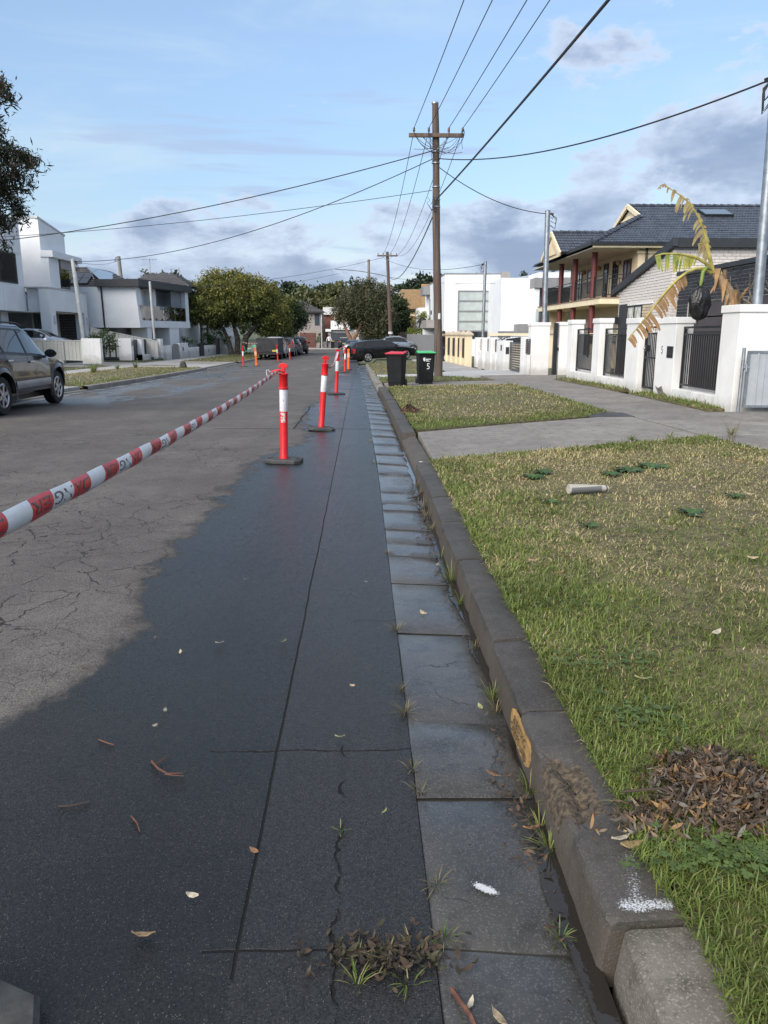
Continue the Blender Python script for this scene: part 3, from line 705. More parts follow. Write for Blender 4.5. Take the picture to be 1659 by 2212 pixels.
def lz(x, y): return zr(y) + 0.12 + 0.012 * (-7.9 - x)
def left_slabs(name, label, mat, quads, lift=0.0):
    root = tag(bpy.data.objects.new(name, None), label, name, kind='structure'); COL.objects.link(root)
    for Q in quads:
        b = MB(); c = sum((Vector(p) for p in [(q[0], q[1], 0) for q in Q]), Vector()) / 4
        T = [Vector((q[0], q[1], 0)) + (c - Vector((q[0], q[1], 0))).normalized() * .012 for q in Q]
        b.add([(p.x, p.y, lz(p.x, p.y) + lift) for p in T] + [(p.x, p.y, lz(p.x, p.y) - .1) for p in T], [(0, 1, 2, 3)] + [(i, 4 + i, 4 + (i + 1) % 4, (i + 1) % 4) for i in range(4)])
        b.build('slab', mat, root)
left_slabs('footpath', 'pale concrete footpath along the left front fences', MAT_PATH3, [[(-12.9, a), (-11.6, a), (-11.6, a + 1.6), (-12.9, a + 1.6)] for a in np.arange(14, 88, 1.6)], 0.006)
left_slabs('driveway', 'concrete driveway crossing beside the parked dark car', MAT_PATH3, [[(-11.6, 12.6), (-8.06, 12.6), (-8.06, 17.5), (-11.6, 17.5)], [(-11.6, 17.5), (-8.06, 17.5), (-8.06, 22.5), (-11.6, 22.5)]], 0.004)
left_slabs('driveway', 'wide concrete driveway crossing before the white corner house', MAT_PATH3, [[(-11.6, 40.2), (-8.06, 40.2), (-8.06, 45.2), (-11.6, 45.2)], [(-11.6, 45.2), (-8.06, 45.2), (-8.06, 50.3), (-11.6, 50.3)], [(-16.5, 41.5), (-12.9, 41.5), (-12.9, 47), (-16.5, 47)]], 0.004)
LAWN7 = dens_poly([(-11.55, 22.7), (-8.08, 22.7), (-8.08, 40), (-11.55, 40)], 1); LAWN8 = dens_poly([(-11.55, 50.6), (-8.08, 50.6), (-8.08, 86), (-11.55, 86)], 2); LAWN9 = dens_poly([(-13.4, 27), (-12.95, 27), (-12.95, 41), (-13.4, 41)], 1)
for poly, lab, f in ((LAWN7, 'green verge turf with daisies on the left', lambda P: -0.2 + 1.0 * np.clip((-8.6 - P[:, 0]) / 2, 0, 1)), (LAWN8, 'verge turf under the big left tree', lambda P: -0.1 + 0 * P[:, 0]), (LAWN9, 'thin strip of turf below the left metal fence', lambda P: -.3 + 0 * P[:, 0])):
    lawn_sheet(poly, 'lawn', 'soil under the ' + lab); grass(poly, 9000, lab, f, length=0.05)
# straw mats of dry cut grass on the left crossing
for k, (x, y, sx_, sy_) in enumerate([(-9.6, 47.2, 1.6, 1.1), (-10.6, 42.2, 1.2, .5), (-9.2, 52.3, 1.0, .8)]):
    n = 900; P = np.column_stack([rng.normal(x, sx_ * .5, n), rng.normal(y, sy_ * .6, n)]); a = rng.uniform(0, 6.28, n); l = rng.uniform(.05, .14, n)
    z = np.array([lz(*p) for p in P]) + rng.uniform(.01, .05, n); c = np.cos(a) * l; s_ = np.sin(a) * l; w = .012
    V = np.stack([np.column_stack([P[:, 0] - c - s_ * w * 8, P[:, 1] - s_ + c * w * 8, z]), np.column_stack([P[:, 0] + c, P[:, 1] + s_, z + .01]), np.column_stack([P[:, 0] - c + s_ * w * 8, P[:, 1] - s_ - c * w * 8, z])], 1).reshape(-1, 3)
    F = np.arange(n * 3).reshape(-1, 3); T = np.repeat(np.array([.38, .29, .13]) * rng.uniform(.6, 1.2, (n, 1)), 3, 0)
    tag(npmesh('cut_grass', V, F, MAT_GRASS, None, T), ['scatter of dry straw on the left driveway crossing', 'dry straw along the left footpath edge', 'dry straw before the big left tree'][k], 'straw', kind='stuff')
# light far kerb of the cross street
b = MB(); b.grid(lambda x, u: (x, 107 + [0, .02, .2, 2.2][int(u)], zr(107) + [-.02, .12, .13, .15][int(u)]), [-60, -20, 0, 20, 60], range(4))
tag(b.build('footpath', MAT_PATH3), 'pale kerb and path along the far side of the cross street', 'footpath', kind='structure')
# ------------------------------------------------------------------ bollards
RED = M('red_plastic', (0.62, 0.012, 0.018), 0.42, var=0.10, vs=9, spec=.4)
ORANGE = M('orange_plastic', (0.80, 0.16, 0.015), 0.45, var=0.10, vs=9)
WHITE_BAND = M('white_sleeve', (0.72, 0.72, 0.74), 0.4, var=0.06, vs=18, col2=(0.55, 0.55, 0.58))
RUBBER = M('black_rubber', (0.030, 0.031, 0.031), 0.72, var=0.3, vs=14, bump=.003, bs=70, col2=(0.062, 0.064, 0.062))
def bollard_parts(root, sticker=True, flap=False):
    b = MB(); P = []
    for (x, y) in ((.215, .10), (.15, .165), (-.15, .165), (-.215, .10), (-.215, -.10), (-.15, -.165), (.15, -.165), (.215, -.10)): P.append((x, y))
    V = [(x * 1.0, y, 0) for x, y in P] + [(x, y, .030) for x, y in P] + [(x * .95, y * .94, .042) for x, y in P]
    F = [tuple(range(8))[::-1], tuple(range(16, 24))] + [(r * 8 + i, r * 8 + (i + 1) % 8, (r + 1) * 8 + (i + 1) % 8, (r + 1) * 8 + i) for r in (0, 1) for i in range(8)]
    b.add(V, F)
    base = b.build('base', RUBBER, root, world=False)
    for s in (-1, 1):
        b = MB(); b.box(s * .165 - .028, -.045, .0425, s * .165 + .028, .02, .044); b.build('hand_slot', M('slot_dark', (.008, .008, .008), .9), base, world=False)
    b = MB(); b.lathe([(.053, .04), (.053, .06), (.0465, .075), (.0465, .60), (.047, .86), (.057, .862), (.060, .872), (.057, .884), (.051, .888), (.0515, 1.02), (.058, 1.03), (.060, 1.038), (.054, 1.048), (.02, 1.052)], 20)
    b.build('post', RED, root, smooth=True, world=False)
    b = MB(); b.lathe([(.0475, .602), (.0488, .606), (.0488, .855), (.0475, .859)], 20); band = b.build('reflective_sleeve', WHITE_BAND, root, smooth=True, world=False)
    # mushroom shaped top hook
    b = MB(); out = []
    for k in range(13):
        a = math.pi * k / 12; out.append((.058 * math.cos(a), 1.118 + .046 * math.sin(a)))
    prof = out + [(-.046, 1.103), (-.030, 1.113), (-.022, 1.118), (-.018, 1.052), (.018, 1.052), (.022, 1.118), (.030, 1.113), (.046, 1.103)]
    b.prism([(x, -.016, z) for x, z in prof], (0, .032, 0)); b.build('top_hook', RED, root, bevel=.004, world=False)
    if sticker:
        m, g, bb = newmat('worn_sticker'); MATS.setdefault('worn_sticker', m)
        pos = g.n('ShaderNodeTexCoord').outputs['Object']
        f = g.ss(g.noise(pos, 38, 4, .7), .42, .52)
        g.set(bb.inputs['Base Color'], g.mix(f, (0.62, 0.012, 0.018), g.mix(g.ss(g.noise(pos, 90, 3), .4, .6), (.68, .58, .57), (.42, .40, .38)))); bb.inputs['Roughness'].default_value = .55
        b = MB(); V = []; 
        b.grid(lambda u, z: (.0478 * math.cos(u), .0478 * math.sin(u), z), list(np.linspace(-2.2, -1.0, 8)), list(np.linspace(.475, .592, 4)))
        b.build('worn_sticker', MATS['worn_sticker'], root, world=False)
        b = MB(); b.grid(lambda u, v: (.0493 * math.cos(u), .0493 * math.sin(u), .72 + v + .02 * abs(u + 1.35)), [-1.42, -1.35, -1.30], [0, .022]); b.build('scuff', RED, root, world=False)
    return root
GB = 'red and white bollards along the closed lane'
def bollard(x, y, label, rz=0, lean=(0, 0), **k):
    r = thing('bollard', label, 'bollard', (x, y, zr(y) + 0.012), 0, GB); r.rotation_euler = (lean[0], lean[1], rz); bollard_parts(r, **k); return r
B1 = bollard(-0.94, 9.16, 'nearest upright red bollard with white sleeve and peeling sticker', R(-6), (0, R(1.2)))
B2 = bollard(-0.66, 12.35, 'second red bollard leaning right behind the nearest one', R(10), (0, R(4.6)), sticker=False)
B3 = bollard(-0.68, 20.4, 'third red bollard in the right row, tape end tied on top', R(20), (0, R(3.2)), sticker=False)
B4 = bollard(-0.80, 36.6, 'red bollard farthest along the right row, before the orange post', R(15), (0, R(2)), sticker=False)
B0 = bollard(-0.94, 1.38, 'black rubber foot of a bollard at the bottom left corner', R(-25), (0, 0), sticker=False)
B5 = bollard(-6.72, 44.6, 'red bollard on the left before the tree, tape tied to it', R(0), (0, 0), sticker=False)
B6 = bollard(-5.72, 53.6, 'red bollard at the right rear corner of the boxed trailer', R(0), (0, R(-2.5)), sticker=False)
B7 = bollard(-5.35, 58.6, 'farthest red bollard beside the parked left cars', R(0), (0, R(-1)), sticker=False)
def flat_post(x, y, label, lean):
    r = thing('delineator_post', label, 'bollard', (x, y, zr(y) + .012), 0, 'orange flat lane posts'); r.rotation_euler = (0, lean, 0)
    b = MB(); b.prism([(.20 * math.cos(R(45 * k + 22)), .20 * math.sin(R(45 * k + 22)), 0) for k in range(8)], (0, 0, .035)); b.build('base', RUBBER, r, world=False)
    b = MB(); b.prism([(-.055, -.02, .03), (.055, -.02, .03), (.06, .02, .03), (-.06, .02, .03)], (0, 0, 1.02)); b.build('post', ORANGE, r, bevel=.01, world=False)
    b = MB(); b.box(-.061, -.0235, .62, .061, -.0205, .84); b.build('reflective_panel', M('pale_orange_panel', (.85, .42, .25), .4), r, world=False)
flat_post(-0.70, 39.8, 'flat orange lane post behind the last red bollard', R(1.5))
flat_post(-6.12, 45.6, 'flat orange lane post at the left rear of the boxed trailer', R(-2))

# ------------------------------------------------------------------ barrier tape
TW = M('tape_white', (0.78, 0.78, 0.80), 0.32, var=.05, vs=8); TR = M('tape_red', (0.68, 0.035, 0.040), 0.32, var=.14, vs=8); TK = M('tape_print', (0.14, 0.12, 0.12), 0.5)
def ribbon(p, q, sag, wid, wid_end, tilt0, tilt1, seg, name, label, text=True, twist=0.0):
    p = Vector(p); q = Vector(q); Ln = (q - p).length
    def at(s):
        t = s / Ln; c = p.lerp(q, t); c.z -= sag * 4 * t * (1 - t); return c
    def S(s, v):
        t = s / Ln; tan = (at(min(s + .02, Ln)) - at(max(s - .02, 0))).normalized()
        side = tan.cross(Vector((0, 0, 1))).normalized(); up = side.cross(tan).normalized()
        pinch = min(1, (Ln - s) / .55) ** .6 if wid_end < wid else 1
        w = wid_end + (wid - wid_end) * pinch
        ang = tilt0 + (tilt1 - tilt0) * t + twist * math.sin(t * 9)
        a = v * 2.1          # curl across the width
        r_ = w / 2.1
        e = (up * math.cos(ang) + side * math.sin(ang)); nrm = side * math.cos(ang) - up * math.sin(ang)
        rip = .006 * math.sin(s * 11 + v * 3) * (1 - pinch * .6)
        return at(s) + e * (r_ * math.sin(a)) + nrm * (r_ * (math.cos(a) - 1) + .012 + rip)
    root = thing(name, label, 'barrier tape', p)
    n = int(Ln / seg); vs_ = list(np.linspace(-.5, .5, 9))
    for k in range(n + 1):
        s0, s1 = k * seg, min((k + 1) * seg, Ln)
        if s1 - s0 < .01: continue
        b = MB(); b.grid(lambda s, v: S(s, v), list(np.linspace(s0, s1, 6)), vs_)
        b.build('red_stripe' if k % 2 else 'white_stripe', TR if k % 2 else TW, root, smooth='all')
        if text:
            tx = {1: 'ER', 2: 'NG', 3: 'DA'}.get(k % 4)
            if tx and s1 - s0 > seg * .9 and k < n - 3:
                me = text_mesh(tx, .075); inv = mw(root).inverted()
                if len(me.vertices):
                    mx = max(abs(v.co.x) for v in me.vertices)
                    for v in me.vertices:
                        s_ = (s0 + s1) / 2 - v.co.x / mx * seg * .44; vv = .16 - v.co.y / .075 * .62
                        P = S(s_, max(-.5, min(.5, vv))); tan = S(s_ + .01, vv) - S(s_ - .01, vv); cr = S(s_, vv + .02) - S(s_, vv - .02)
                        nn = tan.cross(cr).normalized()
                        if nn.dot(Vector((0, 0, 1.5)) - P) < 0: nn = -nn
                        v.co = inv @ (P + nn * .0015)
                    me.materials.clear(); me.materials.append(TK); link(bpy.data.objects.new('lettering', me), root)
    return root
ribbon((-.98, 1.40, 1.0), (-0.98, 9.10, 1.085), 0.06, .098, .022, R(14), R(30), .165, 'barrier_tape', 'long red and white striped tape tied to the nearest bollard')
# loose tail at the knot
tl = thing('tape_tail', 'loose red tape end knotted on the nearest bollard', 'barrier tape', (-.96, 9.1, 1.08))
b = MB(); b.tube([(-.93, 9.11, 1.085), (-.97, 9.10, 1.095), (-1.02, 9.08, 1.085), (-1.06, 9.07, 1.075)], [.012, .017, .014, .006], 6); b.build('tail', TR, tl, smooth=True)
b = MB(); b.tube([(-1.06, 9.07, 1.075), (-1.08, 9.06, 1.10), (-1.10, 9.05, 1.10), (-1.105, 9.05, 1.07), (-1.095, 9.05, 1.04)], .004, 5); b.build('curl', TW, tl, smooth=True)
ribbon((-0.58, 12.35, 1.06), (-0.62, 20.35, 1.08), 0.20, .075, .05, R(5), R(60), .10, 'barrier_tape', 'twisted white tape slung between the second and third bollards', text=False, twist=.5)
ribbon((-6.72, 44.6, 1.08), (-6.05, 45.65, 1.0), 0.06, .07, .07, R(15), R(15), .12, 'barrier_tape', 'short pale tape between the two left posts before the tree', text=False)

# ------------------------------------------------------------------ wheelie bins
BIN = M('bin_black_plastic', (0.012, 0.013, 0.015), 0.55, var=.15, vs=6, spec=.25)
def bin_(x, y, rz, lid, label, mark=False, z=None):
    r = thing('wheelie_bin', label, 'bin', (x, y, zv(x, y) + .004 if z is None else z), rz, 'wheelie bins put out on the street')
    r.scale = (.9, .9, .92)
    b = MB(); Z = [0.0, .10, .12, .80, .93, .95]
    W_ = [(.22, .22, .26), (.225, .23, .27), (.235, .24, .27), (.265, .29, .32), (.272, .30, .33), (.272, .30, .33)]   # half width, front, back
    V = []
    for z_, (w, f_, k_) in zip(Z, W_):
        for sx_, sy_ in ((-1, -1), (-.8, -1.0), (.8, -1.0), (1, -1), (1, 1), (.8, 1), (-.8, 1), (-1, 1)):
            yy = -f_ if sy_ < 0 else k_; xx = sx_ * w
            if abs(sx_) == 1: yy *= .88
            V.append((xx, yy, z_))
    F = [tuple(range(8))[::-1], tuple(range(40, 48))] + [(q * 8 + i, q * 8 + (i + 1) % 8, (q + 1) * 8 + (i + 1) % 8, (q + 1) * 8 + i) for q in range(5) for i in range(8)]
    b.add(V, F); b.build('body', BIN, r, bevel=.012, world=False)
    b = MB(); b.box(-.295, -.335, .925, .295, .36, .985); rim = b.build('rim', BIN, r, bevel=.015, world=False)
    for k in range(5):
        b = MB(); b.box(-.24 + .11 * k, -.318, .86, -.228 + .11 * k, -.30, .926); b.build('rib', BIN, rim, world=False)
    b = MB(); b.grid(lambda u, v: (-.29 + .58 * u, -.34 + .70 * v, .987 + .055 * math.sin(math.pi * min(1, max(0, v))) ** .6 * (1 - .5 * abs(2 * u - 1) ** 4) * (1 if 0 < v < 1 else 0)), list(np.linspace(0, 1, 9)), list(np.linspace(0, 1, 11)))
    b.box(-.30, -.355, .975, .30, -.335, 1.0)
    b.box(-.29, -.34, .984, .29, .36, .99)
    for s in (-1, 1): b.box(s * .21 - .04, .27, .99, s * .21 + .04, .36, 1.045)
    b.build('lid', lid, r, smooth=True, world=False)
    b = MB(); b.tube([(-.24, .40, .97), (.24, .40, .97)], .016, 8)
    for s in (-1, 1): b.beam((s * .2, .33, .96), (s * .2, .41, .97), .03, .03)
    b.build('handle', BIN, r, world=False)
    for s in (-1, 1):
        b = MB(); b.lathe([(.06, -.03), (.10, -.028), (.10, .028), (.06, .03)], 16, (s * .25, .30, .10), 'x'); b.build('wheel', RUBBER, r, smooth=True, world=False)
    if mark:
        Wt = M('bin_print_white', (.75, .76, .78), .5, var=.04); Mx = mw(r)
        def wp(x_, z_): return Mx @ Vector((x_, -.262 - (z_ - .35) * .085 - .004, z_))
        rt = Mx.to_3x3() @ Vector((1, 0, 0)); up = (wp(0, .9) - wp(0, .5))
        o = place_text('house_number', '5', .25, Wt, r, wp(.055, .555), rt, up, .85)
        b = MB()                                     # council emblem: a leafy head beside three lines of print
        pts = [(-.125, .80), (-.10, .735), (-.07, .715), (-.052, .74), (-.045, .79), (-.055, .815), (-.04, .835), (-.062, .83), (-.07, .85), (-.085, .825), (-.105, .845), (-.105, .815)]
        b.add([wp(a, c) for a, c in pts], [tuple(range(len(pts)))]); b.build('emblem', Wt, r)
        for i, (w0, w1, h_) in enumerate(((-.035, .135, .016), (-.035, .055, .012), (-.035, .105, .010))):
            zc = .79 - .032 * i; b = MB(); b.add([wp(w0, zc - h_), wp(w1, zc - h_), wp(w1, zc + h_ * .6), wp(w0, zc + h_ * .6)], [(0, 1, 2, 3)]); b.build('print_line', Wt, r)
    return r
bin_(0.98, 22.15, R(-14), M('red_lid', (.62, .02, .045), .4, var=.06), 'black wheelie bin with a red lid nearest the kerb')
bin_(1.88, 23.15, R(4), M('green_lid', (.075, .50, .17), .4, var=.06), 'black wheelie bin with a green lid and white number 5', True)
bin_(-4.0, 107.6, R(0), M('yellow_lid', (.65, .42, .02), .4), 'far black bin with a yellow lid beside the man in white', z=zr(107) + .14)

# ------------------------------------------------------------------ poles
def timber(name='pole_timber', c1=(.135, .105, .085), c2=(.068, .052, .045)):
    if name in MATS: return MATS[name]
    m, g, b = newmat(name); pos = g.n('ShaderNodeNewGeometry').outputs['Position']
    st = g.n('ShaderNodeMapping', None, Vector=pos, Scale=(14, 14, .55)).outputs[0]
    n1 = g.noise(st, 1.6, 7, .7); n2 = g.noise(pos, .8, 3)
    c = g.mix(g.ss(n1, .33, .66), c2, c1); c = g.mix(g.ss(n2, .45, .7, 0, .55), c, (.10, .055, .045))
    crack = g.ss(g.noise(g.n('ShaderNodeMapping', None, Vector=pos, Scale=(26, 26, .35)).outputs[0], 1.3, 3, .5), .34, .28)
    c = g.mix(crack, c, (.018, .014, .012)); g.set(b.inputs['Base Color'], c); b.inputs['Roughness'].default_value = .9
    g.set(b.inputs['Normal'], g.n('ShaderNodeBump', None, Strength=.8, Distance=.02, Height=g.m('SUBTRACT', n1, crack)).outputs[0])
    MATS[name] = m; return m
TIM = timber(); WIRE = M('black_cable', (.018, .019, .022), .6, var=.05); INS = M('insulator_glaze', (.16, .13, .12), .3); GAL = M('galvanised_steel', (.34, .37, .40), .42, metal=.75, var=.1, vs=7); STEEL = M('dull_steel', (.22, .23, .24), .5, metal=.6)
def line_pts(p, q, sag, n=22):
    p = Vector(p); q = Vector(q); return [p.lerp(q, t) - Vector((0, 0, sag * 4 * t * (1 - t))) for t in np.linspace(0, 1, n)]
def cable(p, q, sag, r, label, group=None, n=22, name='overhead_cable'):
    b = MB(); b.tube(line_pts(p, q, sag, n), r, 5); o = b.build(name, WIRE, smooth=True); return tag(o, label, 'cable', group)
def util_pole(name, label, base, top, r0, r1, arm_z, arm_x0, arm_x1, insx):
    p = Vector(base); t = Vector(top); r = thing(name, label, 'utility pole', base, 0, 'timber power poles')
    b = MB(); K = 14; pts = []; rr = []
    for k in range(K + 1):
        f = k / K; c = p.lerp(t, f); pts.append((c.x + .012 * math.sin(f * 9), c.y, c.z - (.3 if k == 0 else 0))); rr.append(r0 + (r1 - r0) * f + .006 * math.sin(f * 23))
    b.tube(pts, rr, 14); b.build('post', TIM, r, smooth=True)
    f = (arm_z - p.z) / (t.z - p.z); c = p.lerp(t, f)
    b = MB(); b.box(arm_x0, c.y - r1 - .11, arm_z - .06, arm_x1, c.y - r1 - .005, arm_z + .06); arm = b.build('crossarm', timber('arm_timber', (.19, .14, .105), (.10, .07, .055)), r, bevel=.008)
    for s in (-1, 1):
        b = MB(); b.beam((c.x + s * .42, c.y - r1 - .03, arm_z - .05), (c.x + s * .05, c.y - r1 - .02, arm_z - .42), .02, .035); b.build('brace', GAL, r)
    for x in insx:
        b = MB(); b.lathe([(.012, -.12), (.012, .05), (.035, .055), (.045, .09), (.03, .11), (.042, .14), (.035, .17), (.012, .19)], 10, (x, c.y - r1 - .06, arm_z + .06)); b.build('insulator', INS, arm, smooth=True)
    b = MB(); b.lathe([(r1 + .008, t.z - .03), (r1 + .008, t.z + .02), (.02, t.z + .03)], 14, (t.x, t.y, 0)); b.build('cap', GAL, r)
    return r
insx = (1.77, 2.26, 2.92, 3.38)
P1 = util_pole('utility_pole', 'tall weathered timber power pole beside the green lidded bin', (2.72, 27.7, zv(2.7, 27.7)), (2.47, 27.7, 8.94), .150, .108, 7.92, 1.60, 3.42, insx)
# clamps, loops of lead wire, number tag on the near pole
for z_ in (7.45, 7.10, 5.95, 5.72, 6.35):
    f = z_ / 8.94; x_ = 2.72 - .25 * f; b = MB(); b.lathe([(.135, z_ - .015), (.142, z_ - .015), (.142, z_ + .015), (.135, z_ + .015)], 12, (x_, 27.7, 0)); b.build('clamp', GAL, P1)
random.seed(3)
for k in range(15):
    a = random.choice(insx); b = MB(); s = -1 if a < 2.5 else 1; e = random.choice([2.42, 2.6, random.choice(insx)])
    z1 = random.uniform(7.1, 7.6); dp = random.uniform(.1, .4)
    pts = [Vector((a, 27.42, 8.12)), Vector((a + s * random.uniform(-.15, .25), 27.38, 8.12 - dp)), Vector(((a + e) / 2, 27.4, z1 - dp * .8)), Vector((e, 27.5, z1))]
    C = [pts[0] * (1 - t) ** 3 + 3 * pts[1] * t * (1 - t) ** 2 + 3 * pts[2] * t * t * (1 - t) + pts[3] * t ** 3 for t in np.linspace(0, 1, 10)]
    b.tube(C, .009, 4); b.build('lead_wire', WIRE, P1)
for k in range(8):
    b = MB(); x0 = 2.50 + random.uniform(-.2, .12); C = [(x0 + random.uniform(-.1, .1), 27.5, 6.0 - .1 * i + random.uniform(-.04, .04)) for i in range(5)]; b.tube(C, .009, 4); b.build('lead_wire', WIRE, P1)
b = MB(); b.box(2.66, 27.545, 2.02, 2.74, 27.552, 2.22); tg = b.build('number_tag', M('tag_white', (.6, .62, .63), .5), P1)
P2 = util_pole('utility_pole', 'distant timber power pole with a street lamp arm behind the black wagon', (2.72, 72, zr(72)), (2.32, 72, 8.68), .19, .13, 8.33, 1.42, 3.24, (1.5, 1.98, 2.65, 3.14))
b = MB(); b.tube([(2.45, 71.9, 6.55), (1.5, 71.8, 6.75), (0, 71.8, 7.0), (-1.6, 71.8, 7.15)], .035, 6); b.tube([(2.45, 71.9, 6.55), (2.3, 71.9, 7.0)], .03, 5); la = b.build('lamp_arm', GAL, P2, smooth=True)
b = MB(); b.beam((-1.5, 71.8, 7.14), (-2.35, 71.8, 7.18), .2, .09); b.build('lamp_head', GAL, la, bevel=.02)
b = MB(); b.lathe([(.20, 1.55), (.205, 1.55), (.205, 1.75), (.2, 1.75)], 12, (2.63, 72, 0)); b.build('white_band', M('tag_white', (.6, .6, .6)), P2)
def service_pole(x, y, z0, x1, z1, r, label, mat=GAL, leads=True):
    t = thing('service_pole', label, 'pole', (x, y, z0), 0, 'house service poles'); b = MB()
    b.tube([(x, y, z0), ((x + x1) / 2, y, (z0 + z1) / 2), (x1, y, z1)], r, 14); b.build('post', mat, t, smooth=True)
    b = MB(); b.lathe([(r * 1.06, -.02), (r * 1.08, .01), (r * .5, .03)], 14, (x1, y, z1)); b.build('cap', mat, t)
    if leads:
        for k in range(4):
            b = MB(); s = r + .02; w = random.uniform(.06, .22); h = random.uniform(.18, .55)
            sg = -1 if leads == 'left' else 1
            b.tube([(x1 + sg * s, y - .05, z1 - .12), (x1 + sg * (s + w), y - .06, z1 - .12 - h * .4), (x1 + sg * (s + w * .8), y - .05, z1 - .12 - h), (x1 + sg * s, y - .04, z1 - .05 - h * .9)], .012, 5); b.build('lead_wire', WIRE, t, smooth=True)
        b = MB(); sg = -1 if leads == 'left' else 1; b.beam((x1 + sg * r, y - .03, z1 - .1), (x1 + sg * (r + .12), y - .05, z1 - .13), .06, .07); b.build('cable_clamp', WIRE, t)
    return t
service_pole(7.02, 13.85, .1, 6.90, 5.72, .085, 'thick galvanised pole rising behind the end of the white wall', leads='left')
service_pole(6.99, 30.0, .1, 6.90, 5.95, .095, 'silver pole between the white gate post and the cream house', leads='right')
service_pole(6.46, 42.0, 0, 6.50, 5.2, .08, 'grey pole in front of the big white modern window', leads='left')
LP = M('pale_pole_paint', (.50, .52, .52), .6)
service_pole(-15.30, 44.0, 0, -15.58, 5.45, .11, 'pale pole before the porch of the white left house', LP, leads='right')
service_pole(-13.55, 52.0, 0, -13.62, 4.8, .075, 'slim pale pole before the glass balcony', LP, leads='right')
service_pole(-22.1, 75.0, 3, -22.35, 8.5, .16, 'timber service pole behind the dark fascia house', timber('old_pole', (.26, .25, .22), (.16, .15, .13)), leads='left')
service_pole(1.16, 125.0, 1, 1.16, 12.8, .2, 'bare timber pole top above the dark rounded tree', timber('old_pole'), leads=False)
service_pole(4.5, 118, 1, 4.45, 8.3, .18, 'greenish timber pole left of the tan brick flats', timber('old_pole'), leads=False)
# overhead lines
LG = 'four bare street conductors'
for i, (x, xe) in enumerate(zip(insx, (2.80, 3.54, 4.26, 4.68))):
    cable((x, 27.55, 8.14), (xe, -12, 8.45), .42, .011, ['leftmost bare conductor running overhead from the near pole', 'second bare conductor from the left running overhead', 'third bare conductor from the left running overhead', 'fourth bare conductor running overhead, beside the thick one'][i], LG, 40)
cable((2.56, 27.6, 5.95), (4.5, -12, 6.5), .30, .024, 'thickest black cable running overhead to the upper right', None, 40)
for i, (x, x2) in enumerate(zip(insx, (1.5, 1.98, 2.65, 3.14))):
    cable((x, 27.75, 8.05), (x2, 71.9, 8.45), 1.35, .011, ['leftmost', 'second', 'third', 'rightmost'][i] + ' thin conductor from the near pole down to the far pole', 'conductors between the two power poles', 30)
cable((2.50, 27.6, 5.55), (2.45, 71.9, 6.6), 1.0, .022, 'sagging black cable bundle between the two power poles', None, 30)
cable((2.40, 27.55, 7.45), (-24.0, 36.0, 4.95), .75, .017, 'thick black service cable sloping left past the white house', None, 30)
cable((2.40, 27.55, 7.20), (-15.55, 44.0, 5.35), .85, .015, 'black service cable to the pale pole by the porch', None, 30)
cable((2.40, 27.55, 6.22), (-24.0, 37.0, 5.55), .42, .010, 'thin phone line sloping left to the white house', None, 30)
cable((2.62, 27.6, 7.22), (6.82, 13.83, 5.62), .42, .017, 'twisted black service cable to the pole at the right edge', None, 26)
cable((2.62, 27.6, 6.95), (6.86, 30.0, 5.85), .30, .014, 'black service cable to the silver pole by the cream house', None, 20)
cable((2.5, 71.9, 7.9), (6.5, 42.0, 5.1), .5, .014, 'dark service cable to the grey pole by the modern house', None, 24)
cable((2.0, 71.9, 8.2), (-30.0, 60.0, 5.6), 1.6, .014, 'long service cable crossing above the left tree', None, 30)
cable((2.62, 71.9, 6.5), (20.0, 52.0, 6.3), 1.0, .013, 'thin cable passing behind the modern white house', None, 24)
cable((-22.3, 75, 8.2), (-15.7, 44, 5.4), .3, .012, 'thin line between the two left service poles', None, 16)
cable((-13.7, 52, 4.7), (-2.0, 71.5, 6.8), .6, .012, 'thin line from the slim left pole over the tree', None, 20)
# ------------------------------------------------------------------ litter, weeds, leaves
ORD = ['nearest', 'second', 'third', 'fourth', 'fifth', 'sixth', 'seventh', 'eighth', 'ninth', 'tenth', 'eleventh', 'twelfth', 'thirteenth', 'fourteenth', 'fifteenth', 'sixteenth', 'seventeenth', 'eighteenth', 'nineteenth', 'twentieth', 'twenty first', 'twenty second']
def ordinal_labels(group, fmt):
    L_ = sorted([o for o in bpy.data.objects if o.get('group') == group], key=lambda o: (o.location.y if o.type == 'EMPTY' else o.data.vertices[0].co.y))
    for k, o in enumerate(L_): o['label'] = fmt % ORD[k]

MAT_LEAF = attr_mat('dead_leaves', .6, .1, .4)
def leaf_cloud(name, n, fn, label, cat, size=(.03, .075), ratio=.28, cols=None, kind=None, curl=.35):
    """many separate curled leaves in one heap"""
    V = []; F = []; T = []
    for i in range(n):
        c, nrm = fn(i); c = Vector(c); nrm = Vector(nrm).normalized()
        t = nrm.orthogonal().normalized(); t.rotate(Matrix.Rotation(random.uniform(0, 6.28), 3, nrm)); s = nrm.cross(t)
        L = random.uniform(*size); w = L * ratio * random.uniform(.7, 1.3); k = random.uniform(-.2, curl) * L
        b0 = len(V)
        for u, ww in ((-.5, .08), (-.15, 1), (.2, .9), (.5, .05)):
            z = k * (4 * u * u)
            V.append(c + t * L * u + s * w * .5 * ww + nrm * z); V.append(c + t * L * u - s * w * .5 * ww + nrm * (z + w * .1))
        col = np.array(random.choice(cols)) * random.uniform(.6, 1.3)
        T += [col] * 8
        for j in range(3): F.append((b0 + 2 * j, b0 + 2 * j + 1, b0 + 2 * j + 3, b0 + 2 * j + 2))
    o = npmesh(name, np.array([tuple(v) for v in V]), np.array(F), MAT_LEAF, None, np.array(T)); return tag(o, label, cat, kind=kind)
